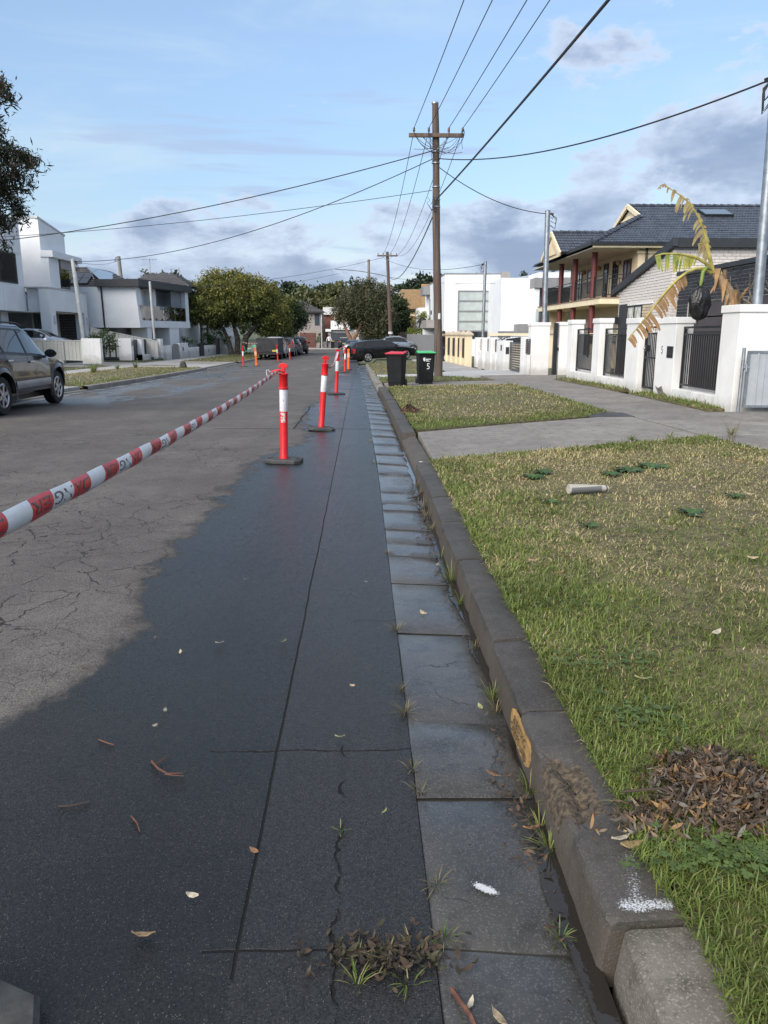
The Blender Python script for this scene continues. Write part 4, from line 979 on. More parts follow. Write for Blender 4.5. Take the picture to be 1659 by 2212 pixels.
BR = [(.085, .055, .035), (.12, .075, .045), (.06, .042, .030), (.15, .105, .065), (.10, .085, .068), (.24, .14, .06), (.16, .145, .125), (.04, .030, .023), (.07, .05, .036)]
def heap(cx, cy, rx, ry, h, z0f):
    def f(i):
        a, b_ = random.gauss(0, .40), random.gauss(0, .40); r2 = a * a + b_ * b_
        z = h * math.exp(-1.6 * r2) * random.uniform(.15, 1.05) * (.8 + .8 * mnoise.noise(Vector((a * 2.2, b_ * 2.2, cx))))
        x, y = cx + a * rx, cy + b_ * ry
        return (x, y, z0f(x, y) + .035 + max(0, z)), (a * .8 + random.uniform(-.8, .8), b_ * .8 + random.uniform(-.8, .8), .8)
    return f
random.seed(11)
leaf_cloud('leaf_pile', 4600, heap(1.05, 2.0, .20, .21, .15, zv), 'brown heap of raked leaves and twigs on the near verge', 'leaf pile', (.012, .050), .20, BR, curl=.6)
leaf_cloud('leaf_trail', 260, heap(.80, 1.90, .17, .10, .02, zv), 'trail of brown leaves spilling from the heap over the kerb', 'leaf pile', (.018, .055), .22, BR, curl=.4)
leaf_cloud('leaf_pile', 520, heap(.86, 13.7, .16, .20, .14, zv), 'small dark clump of dead leaves at the edge of the second lawn', 'leaf pile', (.04, .10), .22, BR[:4] + [(.14, .04, .03)], curl=.5)
TWG = M('twig_bark', (.13, .055, .035), .8, var=.2, vs=30); TWG2 = M('dark_twig', (.05, .033, .025), .85)
def twig(name, pts, r, label, mat=TWG, forks=()):
    t = thing(name, label, 'twig', pts[0]); b = MB(); b.tube(pts, [r, r, r * .8, r * .5][:len(pts)] if len(pts) <= 4 else r, 5); b.build('stem', mat, t, smooth=True)
    for f in forks: b = MB(); b.tube(f, [r * .8] + [r * .4] * (len(f) - 1), 5); b.build('fork', mat, t, smooth=True)
twig('twig', [(-.76, 2.50, .014), (-.72, 2.44, .02), (-.68, 2.41, .018), (-.63, 2.42, .014)], .004, 'red forked twig on the dark wet asphalt', TWG, [[(-.69, 2.41, .018), (-.66, 2.40, .018), (-.625, 2.405, .012)], [(-.735, 2.47, .018), (-.71, 2.53, .02)]])
twig('twig', [(-.99, 2.24, .012), (-.95, 2.235, .016), (-.90, 2.26, .012)], .003, 'short straight twig left of the forked one', TWG2)
twig('twig', [(-.74, 2.18, .012), (-.71, 2.14, .016), (-.69, 2.10, .012)], .003, 'short bent red twig nearest the seam')
twig('twig', [(-1.00, 2.66, .012), (-.96, 2.63, .016), (-.93, 2.62, .012)], .003, 'small reddish twig farthest up the wet asphalt')
twig('twig', [(.62, 7.3, .03), (.5, 7.1, .0), (.42, 7.06, .0)], .006, 'dark stick lying across the gutter by the weeds', TWG2)
for k, (x, y) in enumerate([(1.03, 2.05), (.95, 2.0), (1.12, 1.95), (1.0, 1.9), (.9, 1.92), (1.1, 2.08), (.85, 1.95), (1.05, 1.88)]):
    a = random.uniform(0, 6.28); l = random.uniform(.06, .14); z = zv(x, y) + .08
    b = MB(); b.tube([(x - math.cos(a) * l, y - math.sin(a) * l, z - .03), (x, y, z + random.uniform(0, .03)), (x + math.cos(a) * l, y + math.sin(a) * l, z + random.uniform(-.03, .05))], [.004, .0035, .002], 5)
    tag(b.build('twig', TWG2, smooth=True), 'brown twig stuck in the raked leaf heap', 'twig', 'twigs in the leaf heap')
# single fallen leaves
LC = [(.36, .19, .065), (.30, .20, .10), (.42, .33, .20), (.25, .13, .06), (.45, .40, .30), (.30, .30, .12)]
def fallen(pts, zf, label, group, size=(.05, .085)):
    for x, y in pts:
        c = random.choice(LC); t = Vector((random.uniform(-1, 1), random.uniform(-1, 1), 0)).normalized(); s = Vector((-t.y, t.x, 0)); L = random.uniform(*size); w = L * .36; z = zf(x, y)
        b = MB(); V = []
        for u, ww in ((-.5, .05), (-.2, .9), (.15, 1), (.5, .05)):
            for sg in (1, -1): V.append(Vector((x, y, z)) + t * L * u + s * w * .5 * ww * sg + Vector((0, 0, .25 * L * u * u * 4 * .5 + (.006 if sg > 0 else .0))))
        b.add(V, [(2 * j, 2 * j + 1, 2 * j + 3, 2 * j + 2) for j in range(3)])
        nm = 'leaf_tone_%d' % LC.index(c)
        tag(b.build('fallen_leaf', M(nm, c, .6, var=.2, vs=60), solid=.0012), label, 'leaf', group)
random.seed(21)
fallen([(random.uniform(1.0, 4.2), random.uniform(2.2, 8.0)) for _ in range(46)], lambda x, y: zv(x, y) + .055, 'dry fallen leaf lying in the near turf', 'fallen leaves on the near lawn')
fallen([(random.uniform(-1.4, .1), random.uniform(1.5, 4.6)) for _ in range(14)], lambda x, y: zr(y) + .02, 'small dry leaf lying on the wet asphalt', 'fallen leaves on the asphalt', (.02, .045))
fallen([(.30, 1.42), (.24, 1.46), (.37, 1.35), (.48, 2.9), (.45, 2.4), (.33, 4.0), (.5, 4.9), (.52, 2.1), (.74, 1.86), (.70, 1.83), (.72, 1.80)], lambda x, y: zr(y) + (.0 if x < .6 else .155), 'dead leaf on the wet gutter or kerb', 'fallen leaves along the gutter', (.03, .07))
fallen([(-.56, 1.67)], lambda x, y: .02, 'yellow willow leaf on the asphalt near the lower edge', 'yellow leaf', (.06, .062))
# grass weeds and broad leaved weeds
MAT_WEED = attr_mat('weed_leaves', .5, .25, .35)
def tuft(x, y, z, n, h, spread, label, group, cols, name='grass_weed', wid=.0032):
    V = []; F = []; T = []
    for i in range(n):
        a = random.uniform(0, 6.28); l = h * random.uniform(.5, 1.15); sp = spread * random.uniform(.3, 1.2); r0 = random.uniform(0, .02) * (1 + spread * 4)
        d_ = Vector((math.cos(a), math.sin(a), 0)); s = Vector((-d_.y, d_.x, 0)); b0 = len(V); o = Vector((x, y, z)) + d_ * r0
        col = np.array(random.choice(cols)) * random.uniform(.7, 1.25)
        for f, w in ((0, .8), (.4, 1), (.75, .7), (1, .08)):
            c = o + d_ * sp * f ** 1.6 + Vector((0, 0, l * (f - .45 * f * f * (sp / (l + .01)))))
            V += [c + s * wid * w * .5, c - s * wid * w * .5]; T += [col * (.75 + .4 * f)] * 2
        for j in range(3): F.append((b0 + 2 * j, b0 + 2 * j + 1, b0 + 2 * j + 3, b0 + 2 * j + 2))
    o = npmesh(name, np.array([tuple(v) for v in V]), np.array(F), MAT_WEED, None, np.array(T)); return tag(o, label, 'weed', group)
GRN = [(.13, .20, .035), (.09, .15, .03), (.19, .24, .06), (.25, .22, .09)]; DRY = [(.20, .17, .07), (.13, .14, .05), (.10, .065, .035), (.26, .21, .11)]
random.seed(5)
for x, y, n, h, s, c in [(.20, 1.86, 18, .035, .05, DRY), (.19, 2.30, 20, .05, .05, DRY), (.17, 2.44, 18, .05, .05, DRY), (.17, 2.86, 30, .06, .07, DRY), (.16, 3.06, 16, .05, .04, DRY), (.17, 3.76, 22, .06, .05, DRY), (.17, 5.2, 16, .05, .05, DRY), (.13, 9.1, 14, .05, .05, DRY), (.10, 11, 14, .05, .05, GRN), (.08, 14.2, 14, .05, .05, GRN), (.02, 18.5, 14, .06, .05, GRN),
                         (-.02, 1.60, 14, .035, .06, DRY), (.05, 1.59, 18, .04, .06, DRY), (.12, 1.62, 20, .045, .06, DRY), (.20, 1.66, 14, .045, .05, GRN), (.10, 1.52, 12, .04, .05, GRN), (-.075, 2.10, 10, .03, .03, GRN), (-.07, 1.36, 10, .035, .03, GRN), (-.02, 1.52, 14, .045, .05, GRN)]:
    tuft(x, y, zr(y) - .002, n, h, s, 'small grass weed sprouting between asphalt and gutter', 'weeds along the gutter edge', c)
for x, y, n, h, s, c in [(.50, 1.67, 18, .05, .045, GRN), (.56, 2.02, 30, .075, .07, GRN), (.55, 2.12, 24, .07, .07, GRN), (.56, 2.32, 20, .09, .06, GRN), (.55, 3.0, 30, .10, .06, GRN), (.54, 2.88, 18, .08, .06, DRY), (.55, 3.55, 18, .07, .07, DRY), (.56, 4.2, 30, .10, .08, GRN), (.55, 4.62, 44, .15, .13, GRN), (.54, 5.15, 16, .08, .06, GRN), (.54, 5.9, 26, .10, .08, DRY), (.53, 6.3, 30, .12, .09, DRY), (.54, 6.7, 30, .12, .08, DRY), (.54, 7.2, 30, .10, .08, DRY), (.54, 7.7, 26, .09, .08, DRY), (.55, 9.8, 18, .08, .06, GRN), (.62, 2.06, 26, .05, .05, DRY), (.61, 2.20, 22, .045, .05, DRY), (.52, 12.6, 14, .08, .06, GRN), (.47, 16, 14, .08, .06, GRN)]:
    tuft(x, y, zr(y) - .02 + (.05 if x > .6 else 0), n, h, s, 'grass weed growing against the right kerb', 'weeds against the right kerb', c)
leaf_cloud('gutter_litter', 520, lambda i: ((.53 - abs(random.gauss(0, .045)), random.choice([random.gauss(6.3, .55), random.gauss(7.2, .4), random.gauss(5.3, .8), random.gauss(2.2, .3)]), -.012 + random.uniform(0, .02)), (random.uniform(-.4, .4), random.uniform(-.4, .4), 1)), 'brown leaf litter washed against the right kerb', 'leaf litter', (.012, .036), .3, BR[:3] + BR[7:], 'stuff')
leaf_cloud('gutter_dirt', 260, lambda i: ((random.gauss(.06, .10), random.gauss(1.60, .035), .008 + random.uniform(0, .012)), (random.uniform(-.5, .5), random.uniform(-.5, .5), 1)), 'dirt and dead roots across the cut in the wet asphalt', 'leaf litter', (.012, .04), .35, [(.035, .025, .018), (.06, .04, .025), (.05, .045, .02)], 'stuff')
for pts in ([(.20, 1.50, .006), (.235, 1.42, .012), (.25, 1.36, .012), (.27, 1.33, .0)],): twig('twig', pts, .006, 'reddish root trailing over the gutter joint at the bottom', TWG)
BROAD = [(.055, .11, .035), (.065, .125, .04), (.045, .085, .035)]
def rosette(x, y, n, rad, label, group='broad leaved weeds in the near lawn', cols=BROAD):
    V = []; F = []; T = []; z = zv(x, y) + .03
    for i in range(n):
        a = 2.4 * i + random.uniform(-.3, .3); l = rad * random.uniform(.6, 1.1); d_ = Vector((math.cos(a), math.sin(a), 0)); s = Vector((-d_.y, d_.x, 0)); w = l * .42; b0 = len(V); col = np.array(random.choice(cols)) * random.uniform(.8, 1.3)
        for f, ww in ((0, .25), (.35, .8), (.7, 1), (1, .15)):
            c = Vector((x, y, z)) + d_ * l * f + Vector((0, 0, .035 * math.sin(f * 2.4) - .008)); V += [c + s * w * ww * .5 + Vector((0, 0, .008)), c - s * w * ww * .5]; T += [col] * 2
        for j in range(3): F.append((b0 + 2 * j, b0 + 2 * j + 1, b0 + 2 * j + 3, b0 + 2 * j + 2))
    tag(npmesh('broadleaf_weed', np.array([tuple(v) for v in V]), np.array(F), MAT_WEED, None, np.array(T)), label, 'weed', group)
random.seed(9)
for x, y, n, rad in [(1.60, 7.1, 16, .13), (1.75, 7.35, 14, .12), (2.6, 7.4, 22, .16), (2.9, 7.6, 22, .18), (2.35, 7.2, 14, .12), (1.5, 6.0, 8, .08), (1.58, 5.2, 9, .08), (2.45, 5.55, 12, .13), (3.1, 5.1, 12, .12), (3.05, 6.1, 8, .1)]:
    rosette(x, y, n, rad, 'dark green broad leaved weed in the near turf')
def clover(cx, cy, rx, ry, n, label):
    V = []; F = []; T = []
    for i in range(n):
        x, y = random.gauss(cx, rx * .5), random.gauss(cy, ry * .5); z = zv(x, y) + random.uniform(.035, .06); col = np.array((.090, .135, .038)) * random.uniform(.7, 1.3); a0 = random.uniform(0, 6.28)
        for k in range(3):
            a = a0 + k * 2.094; c = Vector((x + .008 * math.cos(a), y + .008 * math.sin(a), z)); b0 = len(V); r_ = random.uniform(.006, .009)
            V += [c + Vector((r_ * math.cos(q + a), r_ * math.sin(q + a), random.uniform(-.001, .003))) for q in (0, 1.25, 2.5, 3.77, 5.0)]; T += [col] * 5; F.append((b0, b0 + 1, b0 + 2)); F.append((b0, b0 + 2, b0 + 3)); F.append((b0, b0 + 3, b0 + 4))
    tag(npmesh('clover', np.array([tuple(v) for v in V]), np.array(F), MAT_WEED, None, np.array(T)), label, 'clover', kind='stuff')
clover(.98, 1.72, .20, .09, 190, 'mat of clover below the raked leaf heap'); clover(.98, 2.45, .16, .16, 90, 'clover patch in the turf above the leaf heap'); clover(1.05, 2.95, .3, .12, 70, 'clover patch in the middle of the near turf'); clover(1.1, 3.7, .3, .2, 40, 'thin clover patch beside the near kerb')
# rolled newspaper on the lawn
nw = thing('rolled_newspaper', 'rolled grey newspaper lying on the near lawn', 'newspaper', (1.73, 6.3, zv(1.8, 6.3) + .07))
a_, e_ = Vector((1.73, 6.30, zv(1.8, 6.3) + .085)), Vector((2.09, 6.37, zv(2, 6.3) + .075))
b = MB(); pp = [a_.lerp(e_, t) for t in (0, .02, .1, .35, .7, .93)]; b.tube(pp, [.040, .043, .043, .040, .032, .027], 14)
m, g, bb = newmat('newsprint'); pos = g.n('ShaderNodeNewGeometry').outputs['Position']; q = g.n('ShaderNodeSeparateXYZ', None, Vector=pos)
f = g.m('MULTIPLY', g.ss(q.outputs[0], 1.745, 1.75), g.ss(q.outputs[0], 2.03, 2.02)); f = g.m('MULTIPLY', f, g.ss(q.outputs[2], zv(1.8, 6.3) + .108, zv(1.8, 6.3) + .100))
ln = g.ss(g.noise(g.n('ShaderNodeMapping', None, Vector=pos, Scale=(3, 3, 70)).outputs[0], 3, 3), .5, .55, 0, .35)
g.set(bb.inputs['Base Color'], g.mix(g.m('MULTIPLY', f, .85), g.mix(ln, (.40, .375, .335), (.24, .23, .21)), g.mix(ln, (.075, .085, .09), (.16, .16, .16)))); bb.inputs['Roughness'].default_value = .8
b.build('roll', m, nw, smooth=True)
b = MB(); b.tube([a_.lerp(e_, .92), a_.lerp(e_, .945)], .0285, 14); b.build('band', M('rubber_band', (.05, .045, .045), .6), nw)
b = MB(); b.tube([a_.lerp(e_, .945), a_.lerp(e_, 1.0)], [.024, .020], 12); b.build('rolled_end', M('paper_end', (.48, .42, .35), .85, var=.15, vs=40), nw)
# daisies on the left verge
Vd = []; Fd = []
for i in range(150):
    x, y = random.uniform(-10.2, -8.2), random.uniform(23, 29); z = lz(x, y) + .09; b0 = len(Vd); Vd += [(x + .022 * math.cos(k * 1.05), y + .022 * math.sin(k * 1.05), z) for k in range(6)]; Fd += [(b0, b0 + 1, b0 + 2, b0 + 3), (b0, b0 + 3, b0 + 4, b0 + 5)]
tag(npmesh('daisies', np.array(Vd), np.array(Fd), M('daisy_white', (.75, .75, .68), .7)), 'white daisies scattered over the left verge', 'flowers', kind='stuff')
for x, y, h in ((-11.2, 33, .5), (-10.9, 38, .45), (-11.3, 36.5, .3), (-11.0, 32.3, .35)): tuft(x, y, lz(x, y), 60, h, h * .7, 'tall rank grass tuft on the left verge', 'tall grass tufts on the left verge', GRN, wid=.018)
for x, y in ((-9.2, 30), (-10.2, 36.0)): pass
tuft(4.9, 10.05, .2, 40, .16, .16, 'long grass fringe where the near lawn meets the path', 'long grass at the path edge', GRN, wid=.006); tuft(4.0, 9.85, .19, 40, .14, .16, 'long grass fringe where the near lawn meets the path', 'long grass at the path edge', GRN, wid=.006); tuft(3.4, 9.6, .19, 40, .13, .2, 'long grass fringe where the near lawn meets the path', 'long grass at the path edge', GRN, wid=.006)
tuft(4.55, 9.3, .2, 14, .42, .22, 'thin dry seed stalks standing at the lawn corner', 'seed stalks', DRY, wid=.004)
rk = MB(); rk.lathe([(.16, 0), (.2, .08), (.12, .3), (.02, .36)], 7, (-8.9, 39.2, lz(-8.9, 39.2))); tag(rk.build('rock', M('dark_rock', (.06, .055, .05), .9, var=.3)), 'dark upright stone at the end of the left verge', 'rock')

ordinal_labels('weeds along the gutter edge', 'small weed between asphalt and gutter, %s counted from the bottom')
ordinal_labels('weeds against the right kerb', 'grass weed against the right kerb, %s counted from the bottom')
ordinal_labels('fallen leaves along the gutter', 'dead leaf on the wet gutter or kerb, %s from the bottom')
ordinal_labels('fallen leaves on the asphalt', 'small dry leaf on the wet asphalt, %s from the bottom')
ordinal_labels('broad leaved weeds in the near lawn', 'dark broad leaved weed in the near turf, %s from the bottom')
ordinal_labels('tall grass tufts on the left verge', 'tall rank grass tuft on the left verge, %s from the bottom')
ordinal_labels('long grass at the path edge', 'long grass fringe where the near lawn meets the path, %s from the bottom')
# ------------------------------------------------------------------ building helpers
RENDER = M('white_render', (.77, .77, .755), .85, var=.035, vs=1.2, bump=.003, bs=120, dirt=.30, foot=.45)
RENDER2 = M('cool_white_render', (.74, .76, .78), .85, var=.03, vs=1.0, bump=.002, bs=90, dirt=.05)
CREAM = M('cream_render', (.74, .62, .42), .85, var=.05, vs=.9, bump=.002, bs=90, dirt=.06)
CREAM_T = M('cream_trim', (.78, .67, .47), .75, var=.04)
BLACKM = M('black_powdercoat', (.016, .017, .019), .45, var=.05); CHAR = M('charcoal_cladding', (.030, .033, .038), .55, var=.1); GREYP = M('grey_panel', (.235, .235, .245), .6, var=.05); TAUPE = M('taupe_panel', (.30, .28, .265), .7, var=.05)
PANE = glass_dark('window_pane'); PANEB = glass_dark('blue_window_pane', (.05, .065, .08)); CURT = M('curtain', (.55, .56, .52), .9, var=.1, vs=6); BLIND = M('roller_blind', (.42, .47, .46), .8, var=.05, vs=2); CLEARG = glass_clear('balcony_glass')
def bx(name, mat, parent, x0, y0, z0, x1, y1, z1, bevel=0.0):
    b = MB(); b.box(min(x0, x1), min(y0, y1), min(z0, z1), max(x0, x1), max(y0, y1), max(z0, z1)); return b.build(name, mat, parent, bevel=bevel)
def window(parent, plane, c, a0, a1, z0, z1, nrm, frame=None, pane=None, nv=1, nh=0, t=.06, depth=.07, name='window'):
    frame = frame or BLACKM; pane = pane or PANE; b = MB(); o = c + nrm * depth * .5; i = c - nrm * depth * .5
    def bb(p0, p1, q0, q1):
        if plane == 'x': b.box(min(o, i), p0, q0, max(o, i), p1, q1)
        else: b.box(p0, min(o, i), q0, p1, max(o, i), q1)
    bb(a0, a1, z0, z0 + t); bb(a0, a1, z1 - t, z1); bb(a0, a0 + t, z0 + t, z1 - t); bb(a1 - t, a1, z0 + t, z1 - t)
    for k in range(1, nv + 1): m_ = a0 + (a1 - a0) * k / (nv + 1); bb(m_ - t * .4, m_ + t * .4, z0 + t, z1 - t)
    w = b.build(name, frame, parent)
    for k in range(nv + 1):
        for l in range(nh + 1):
            p0 = a0 + (a1 - a0) * k / (nv + 1) + t * .4; p1 = a0 + (a1 - a0) * (k + 1) / (nv + 1) - t * .4; q0 = z0 + (z1 - z0) * l / (nh + 1) + t * .4; q1 = z0 + (z1 - z0) * (l + 1) / (nh + 1) - t * .4
            if plane == 'x': bx('pane', pane, w, c + nrm * .012, p0, q0, c - nrm * .012, p1, q1)
            else: bx('pane', pane, w, p0, c + nrm * .012, q0, p1, c - nrm * .012, q1)
    return w
def brick_mesh(name, L, H, D, mat, axis):
    b = MB(); (b.box(-L / 2, -D, -H / 2, L / 2, 0, H / 2) if axis == 'y' else b.box(-D, -L / 2, -H / 2, 0, L / 2, H / 2))
    me = bpy.data.meshes.new(name); me.from_pydata(b.v, [], b.f); me.materials.append(mat); fixn(me); return me
def bricks(parent, axis, c, a0, a1, z0, z1, mat, keep=lambda a, z: True, as_parts=True, L=.23, H=.072, gap=.014, limit=300):
    """running bond on the plane axis=c; bricks stand 12 mm proud of the mortar wall behind"""
    pts = []; row = 0; z = z0 + H / 2
    while z < z1:
        a = a0
        while a < a1 - .03:
            l = L / 2 - gap / 2 if (row % 2 and a == a0) else L
            l = min(l, a1 - a)
            if keep(a + l / 2, z): pts.append((a + l / 2, z, l))
            a += l + gap
        z += H + gap; row += 1
    if as_parts and len(pts) <= limit:
        me = brick_mesh('brick', L, H, .014, mat, axis); inv = mw(parent).inverted()
        for a, z, l in pts:
            o = bpy.data.objects.new('brick', me); link(o, parent); j = random.uniform(-.003, .003)
            o.location = inv @ Vector((a, c + j, z) if axis == 'y' else (c + j, a, z)); o.scale[0 if axis == 'y' else 1] = l / L
    else:
        b = MB()
        for a, z, l in pts:
            j = random.uniform(-.003, .003)
            if axis == 'y': b.box(a - l / 2, c - .014 + j, z - H / 2, a + l / 2, c + j, z + H / 2)
            else: b.box(c - .014 + j, a - l / 2, z - H / 2, c + j, a + l / 2, z + H / 2)
        tag(b.build('brickwork', mat, parent), kind='stuff')

# ------------------------------------------------------------------ front wall of number 5
X5 = 6.47; T5 = .36; zg = lambda y: zv(6.5, y) - .12
w5 = thing('front_wall', 'white rendered front wall with three barred openings and number 5', 'wall', (X5, 19, .1))
cap5 = []
def pillar(y0, y1, top, name='pillar', x0=X5, x1=X5 + T5, parent=w5, mat=RENDER, cap=.13, ov=.025):
    o = bx(name, mat, parent, x0, y0, zg(y0), x1, y1, top - cap, .008); bx('coping', mat, o, x0 - ov, y0 - ov, top - cap + .002, x1 + ov, y1 + ov, top, .01); return o
pillar(24.08, 24.6, 1.94); pillar(21.3, 21.9, 1.93); pillar(18.2, 19.1, 1.88); PD = pillar(16.08, 17.1, 1.85)
pe = pillar(13.38, 14.05, 2.0, x1=X5 + .62)
bx('return_wall', RENDER, w5, X5 + .62, 13.38, 0, 11.5, 13.70, 1.87, .006); bx('coping', RENDER, w5, X5 + .645, 13.355, 1.872, 11.5, 13.725, 2.0, .01)
def bar_panel(parent, y0, y1, z0, z1, xc, step=.095, name='railing', r=.009):
    p = thing_part = bpy.data.objects.new(name, None); link(p, parent)
    b = MB()
    for z, h in ((z1 - .02, .04), (z1 - .16, .035), (z0 + .02, .035)): b.box(xc - .02, y0, z - h / 2, xc + .02, y1, z + h / 2)
    for y in (y0 + .02, y1 - .02): b.box(xc - .02, y - .02, z0 - .06, xc + .02, y + .02, z1)
    for y, s in ((y0 + .04, 1), (y1 - .16, 1)):
        b.beam((xc, y, z1 - .15), (xc, y + .11, z1 - .03), .012, .012); b.beam((xc, y + .11, z1 - .15), (xc, y, z1 - .03), .012, .012)
    b.build('rail_frame', BLACKM, p)
    n = int((y1 - y0) / step); me = None
    for k in range(1, n):
        y = y0 + (y1 - y0) * k / n; b = MB(); b.box(xc - r, y - r, z0 + .03, xc + r, y + r, z1 - .16); b.build('bar', BLACKM, p)
    return p
for y0, y1 in ((21.9, 24.08), (19.1, 21.3), (14.05, 16.08)):
    bx('sill_wall', RENDER, w5, X5 + .004, y0, zg(y0), X5 + T5 - .004, y1, .40, .006)
    bar_panel(w5, y0 + .02, y1 - .02, .47, 1.66, X5 + .17)
gt = bpy.data.objects.new('gate', None); link(gt, w5)
b = MB()
for z in (.30, .98, 1.52, 1.66): b.box(X5 + .13, 17.12, z - .02, X5 + .17, 18.18, z + .02)
for y in (17.14, 18.16): b.box(X5 + .125, y - .02, .28, X5 + .175, y + .02, 1.68)
b.build('gate_frame', BLACKM, gt)
for k in range(1, 10): y = 17.14 + 1.02 * k / 10; b = MB(); b.box(X5 + .14, y - .009, .31, X5 + .158, y + .009, 1.52); b.build('bar', BLACKM, gt)
bx('lock_box', BLACKM, gt, X5 + .11, 18.0, 1.12, X5 + .19, 18.14, 1.26); b = MB(); b.lathe([(.02, 0), (.032, .02), (.02, .05)], 10, (X5 + .07, 18.08, 1.19), 'x'); b.build('knob', GAL, gt, smooth=True)
# letter slot and number on the gate pillar
ls = bx('letter_slot', BLACKM, PD, X5 - .012, 16.15, 1.02, X5 + .01, 16.47, 1.26, .004); bx('flap', CHAR, ls, X5 - .02, 16.18, 1.08, X5 - .011, 16.44, 1.18)
place_text('house_number', '5', .24, M('number_steel', (.10, .10, .105), .5), PD, (X5 - .006, 16.75, 1.17), (0, -1, 0), (0, 0, 1), .9)
# patch of lost render at the foot of the gate pillar
b = MB(); b.add([(X5 - .004, 16.9, .2), (X5 - .004, 16.3, .2), (X5 - .004, 16.35, .27), (X5 - .004, 16.5, .30), (X5 - .004, 16.62, .42), (X5 - .004, 16.8, .36), (X5 - .004, 17.0, .40), (X5 - .004, 16.72, .2)], [tuple(range(8))]); b.build('bare_patch', M('bare_mortar', (.20, .18, .16), .95, var=.3, vs=20), PD)
# garden behind the wall: paving, pots, shrub
bx_ = bx('paving', MAT_PATH3, None, 6.9, 13.8, .0, 9.0, 24.4, .17); tag(bx_, 'concrete yard behind the white wall of number 5', 'paving', kind='structure')
# galvanised gate folded against the return wall
gg = thing('metal_gate', 'galvanised sheet gate standing open against the white wall', 'gate', (6.5, 13.15, .15))
b = MB(); b.tube([(6.50, 13.18, .12), (6.50, 13.18, 1.28)], .028, 10); b.build('hinge_post', GAL, gg, smooth=True)
LG_ = M('light_steel_sheet', (.45, .48, .50), .5, metal=.25, var=.05)
b = MB(); b.box(6.56, 13.14, 1.19, 9.2, 13.18, 1.23); b.box(6.56, 13.14, .27, 9.2, 13.18, .31); b.box(6.56, 13.14, .31, 6.60, 13.18, 1.19); b.build('frame', GAL, gg)
for k in range(9):
    x = 6.60 + .29 * k; bx('sheet', LG_, gg, x, 13.155, .31, x + .285, 13.165, 1.19); bx('rib', LG_, gg, x + .125, 13.135, .31, x + .155, 13.154, 1.19)
b = MB(); b.tube([(6.50, 13.14, .95), (6.58, 13.13, .95)], .03, 8); b.tube([(6.53, 13.10, .88), (6.53, 13.10, 1.02)], .022, 8); b.build('latch', GAL, gg, smooth=True)

# ------------------------------------------------------------------ white brick house of number 5
WB = M('white_brick', (.70, .665, .63), .75, var=.08, vs=8, rnd=.05, col2=(.60, .555, .52)); MORTAR = M('grey_mortar', (.42, .40, .38), .95, var=.1)
DB = M('dark_brick', (.026, .026, .031), .5, var=.25, vs=8, rnd=.35); MORT2 = M('pale_mortar', (.46, .43, .39), .95, var=.1)
h5 = thing('brick_house', 'white painted brick house with dark sloping barge and dark brick garage', 'house', (9.2, 23, .1))
rake = lambda y: 3.92 - (y - 23) * .212
b = MB(); b.prism([(9.015, 23.015, 0), (9.015, 27.6, 0), (9.015, 27.6, rake(27.6)), (9.015, 23.015, rake(23))], (6.5, 0, 0)); b.build('wall', MORTAR, h5)
def k1(a, z):
    if z + .04 > rake(a): return False
    if 24.35 < a < 27.45 and z < 2.5: return False          # window bay
    return True
bricks(h5, 'x', 9.013, 23.0, 27.6, .1, 4.0, WB, k1, as_parts=False)
bricks(h5, 'y', 23.013, 9.0, 14.6, 2.85, 3.92, WB)
bricks(h5, 'y', 23.013, 9.0, 9.6, 1.2, 2.84, WB)
b = MB(); b.beam((8.94, 22.8, rake(22.8) + .10), (8.94, 28.1, rake(28.1) + .10), .14, .21, up=(0, 0, 1)); b.build('barge_board', CHAR, h5)
bx('fascia', CHAR, h5, 8.88, 22.82, 3.93, 15.8, 22.98, 4.17)
b = MB(); b.prism([(8.9, 22.9, 4.18), (8.9, 28.1, 3.06), (8.9, 28.1, 2.98), (8.9, 22.9, 4.0)], (7, 0, 0)); b.build('roof', CHAR, h5)
# bay: recess with glazed door in a black surround
bx('recess_lining', CHAR, h5, 8.97, 26.6, .1, 9.005, 27.45, 2.5); bx('soffit', RENDER, h5, 8.97, 24.35, 2.44, 9.005, 26.6, 2.5)
wn = window(h5, 'x', 8.99, 25.2, 26.6, .5, 2.44, -1, nv=1, t=.05, pane=CURT)
bricks(h5, 'x', 8.995, 24.35, 25.2, .1, 2.4, M('cream_brick', (.55, .45, .33), .8, var=.1, vs=8, rnd=.08), as_parts=True)
for yy in (24.25, 27.52): bx('wall_lamp', BLACKM, h5, 8.88, yy - .06, 1.85, 8.97, yy + .06, 2.1)
# garage block in dark brick
gb = bpy.data.objects.new('garage', None); link(gb, h5)
bx('wall', MORT2, gb, 8.83, 16.0, 2.34, 14, 22.0, 3.06); bx('wall', MORT2, gb, 8.83, 21.3, 0, 14, 22.0, 2.34)
bricks(gb, 'x', 8.829, 16.0, 22.0, 2.36, 3.05, DB); bricks(gb, 'x', 8.829, 21.3, 22.0, .15, 2.34, DB)
bx('coping', CHAR, gb, 8.75, 15.9, 3.07, 14, 22.05, 3.18)
bx('garage_door', M('bronze_door', (.060, .052, .052), .55, var=.08), gb, 8.87, 16.0, 0, 8.91, 21.3, 2.34)
for k in range(6): bx('door_panel', M('bronze_door', (.060, .052, .052)), gb, 8.85, 16.0, .03 + .38 * k, 8.871, 21.28, .40 + .39 * k)
b = MB(); b.tube([(8.93, 22.6, 2.72), (8.80, 22.45, 2.70)], .05, 10); b.build('security_camera', M('camera_white', (.6, .6, .6)), h5, smooth=True)
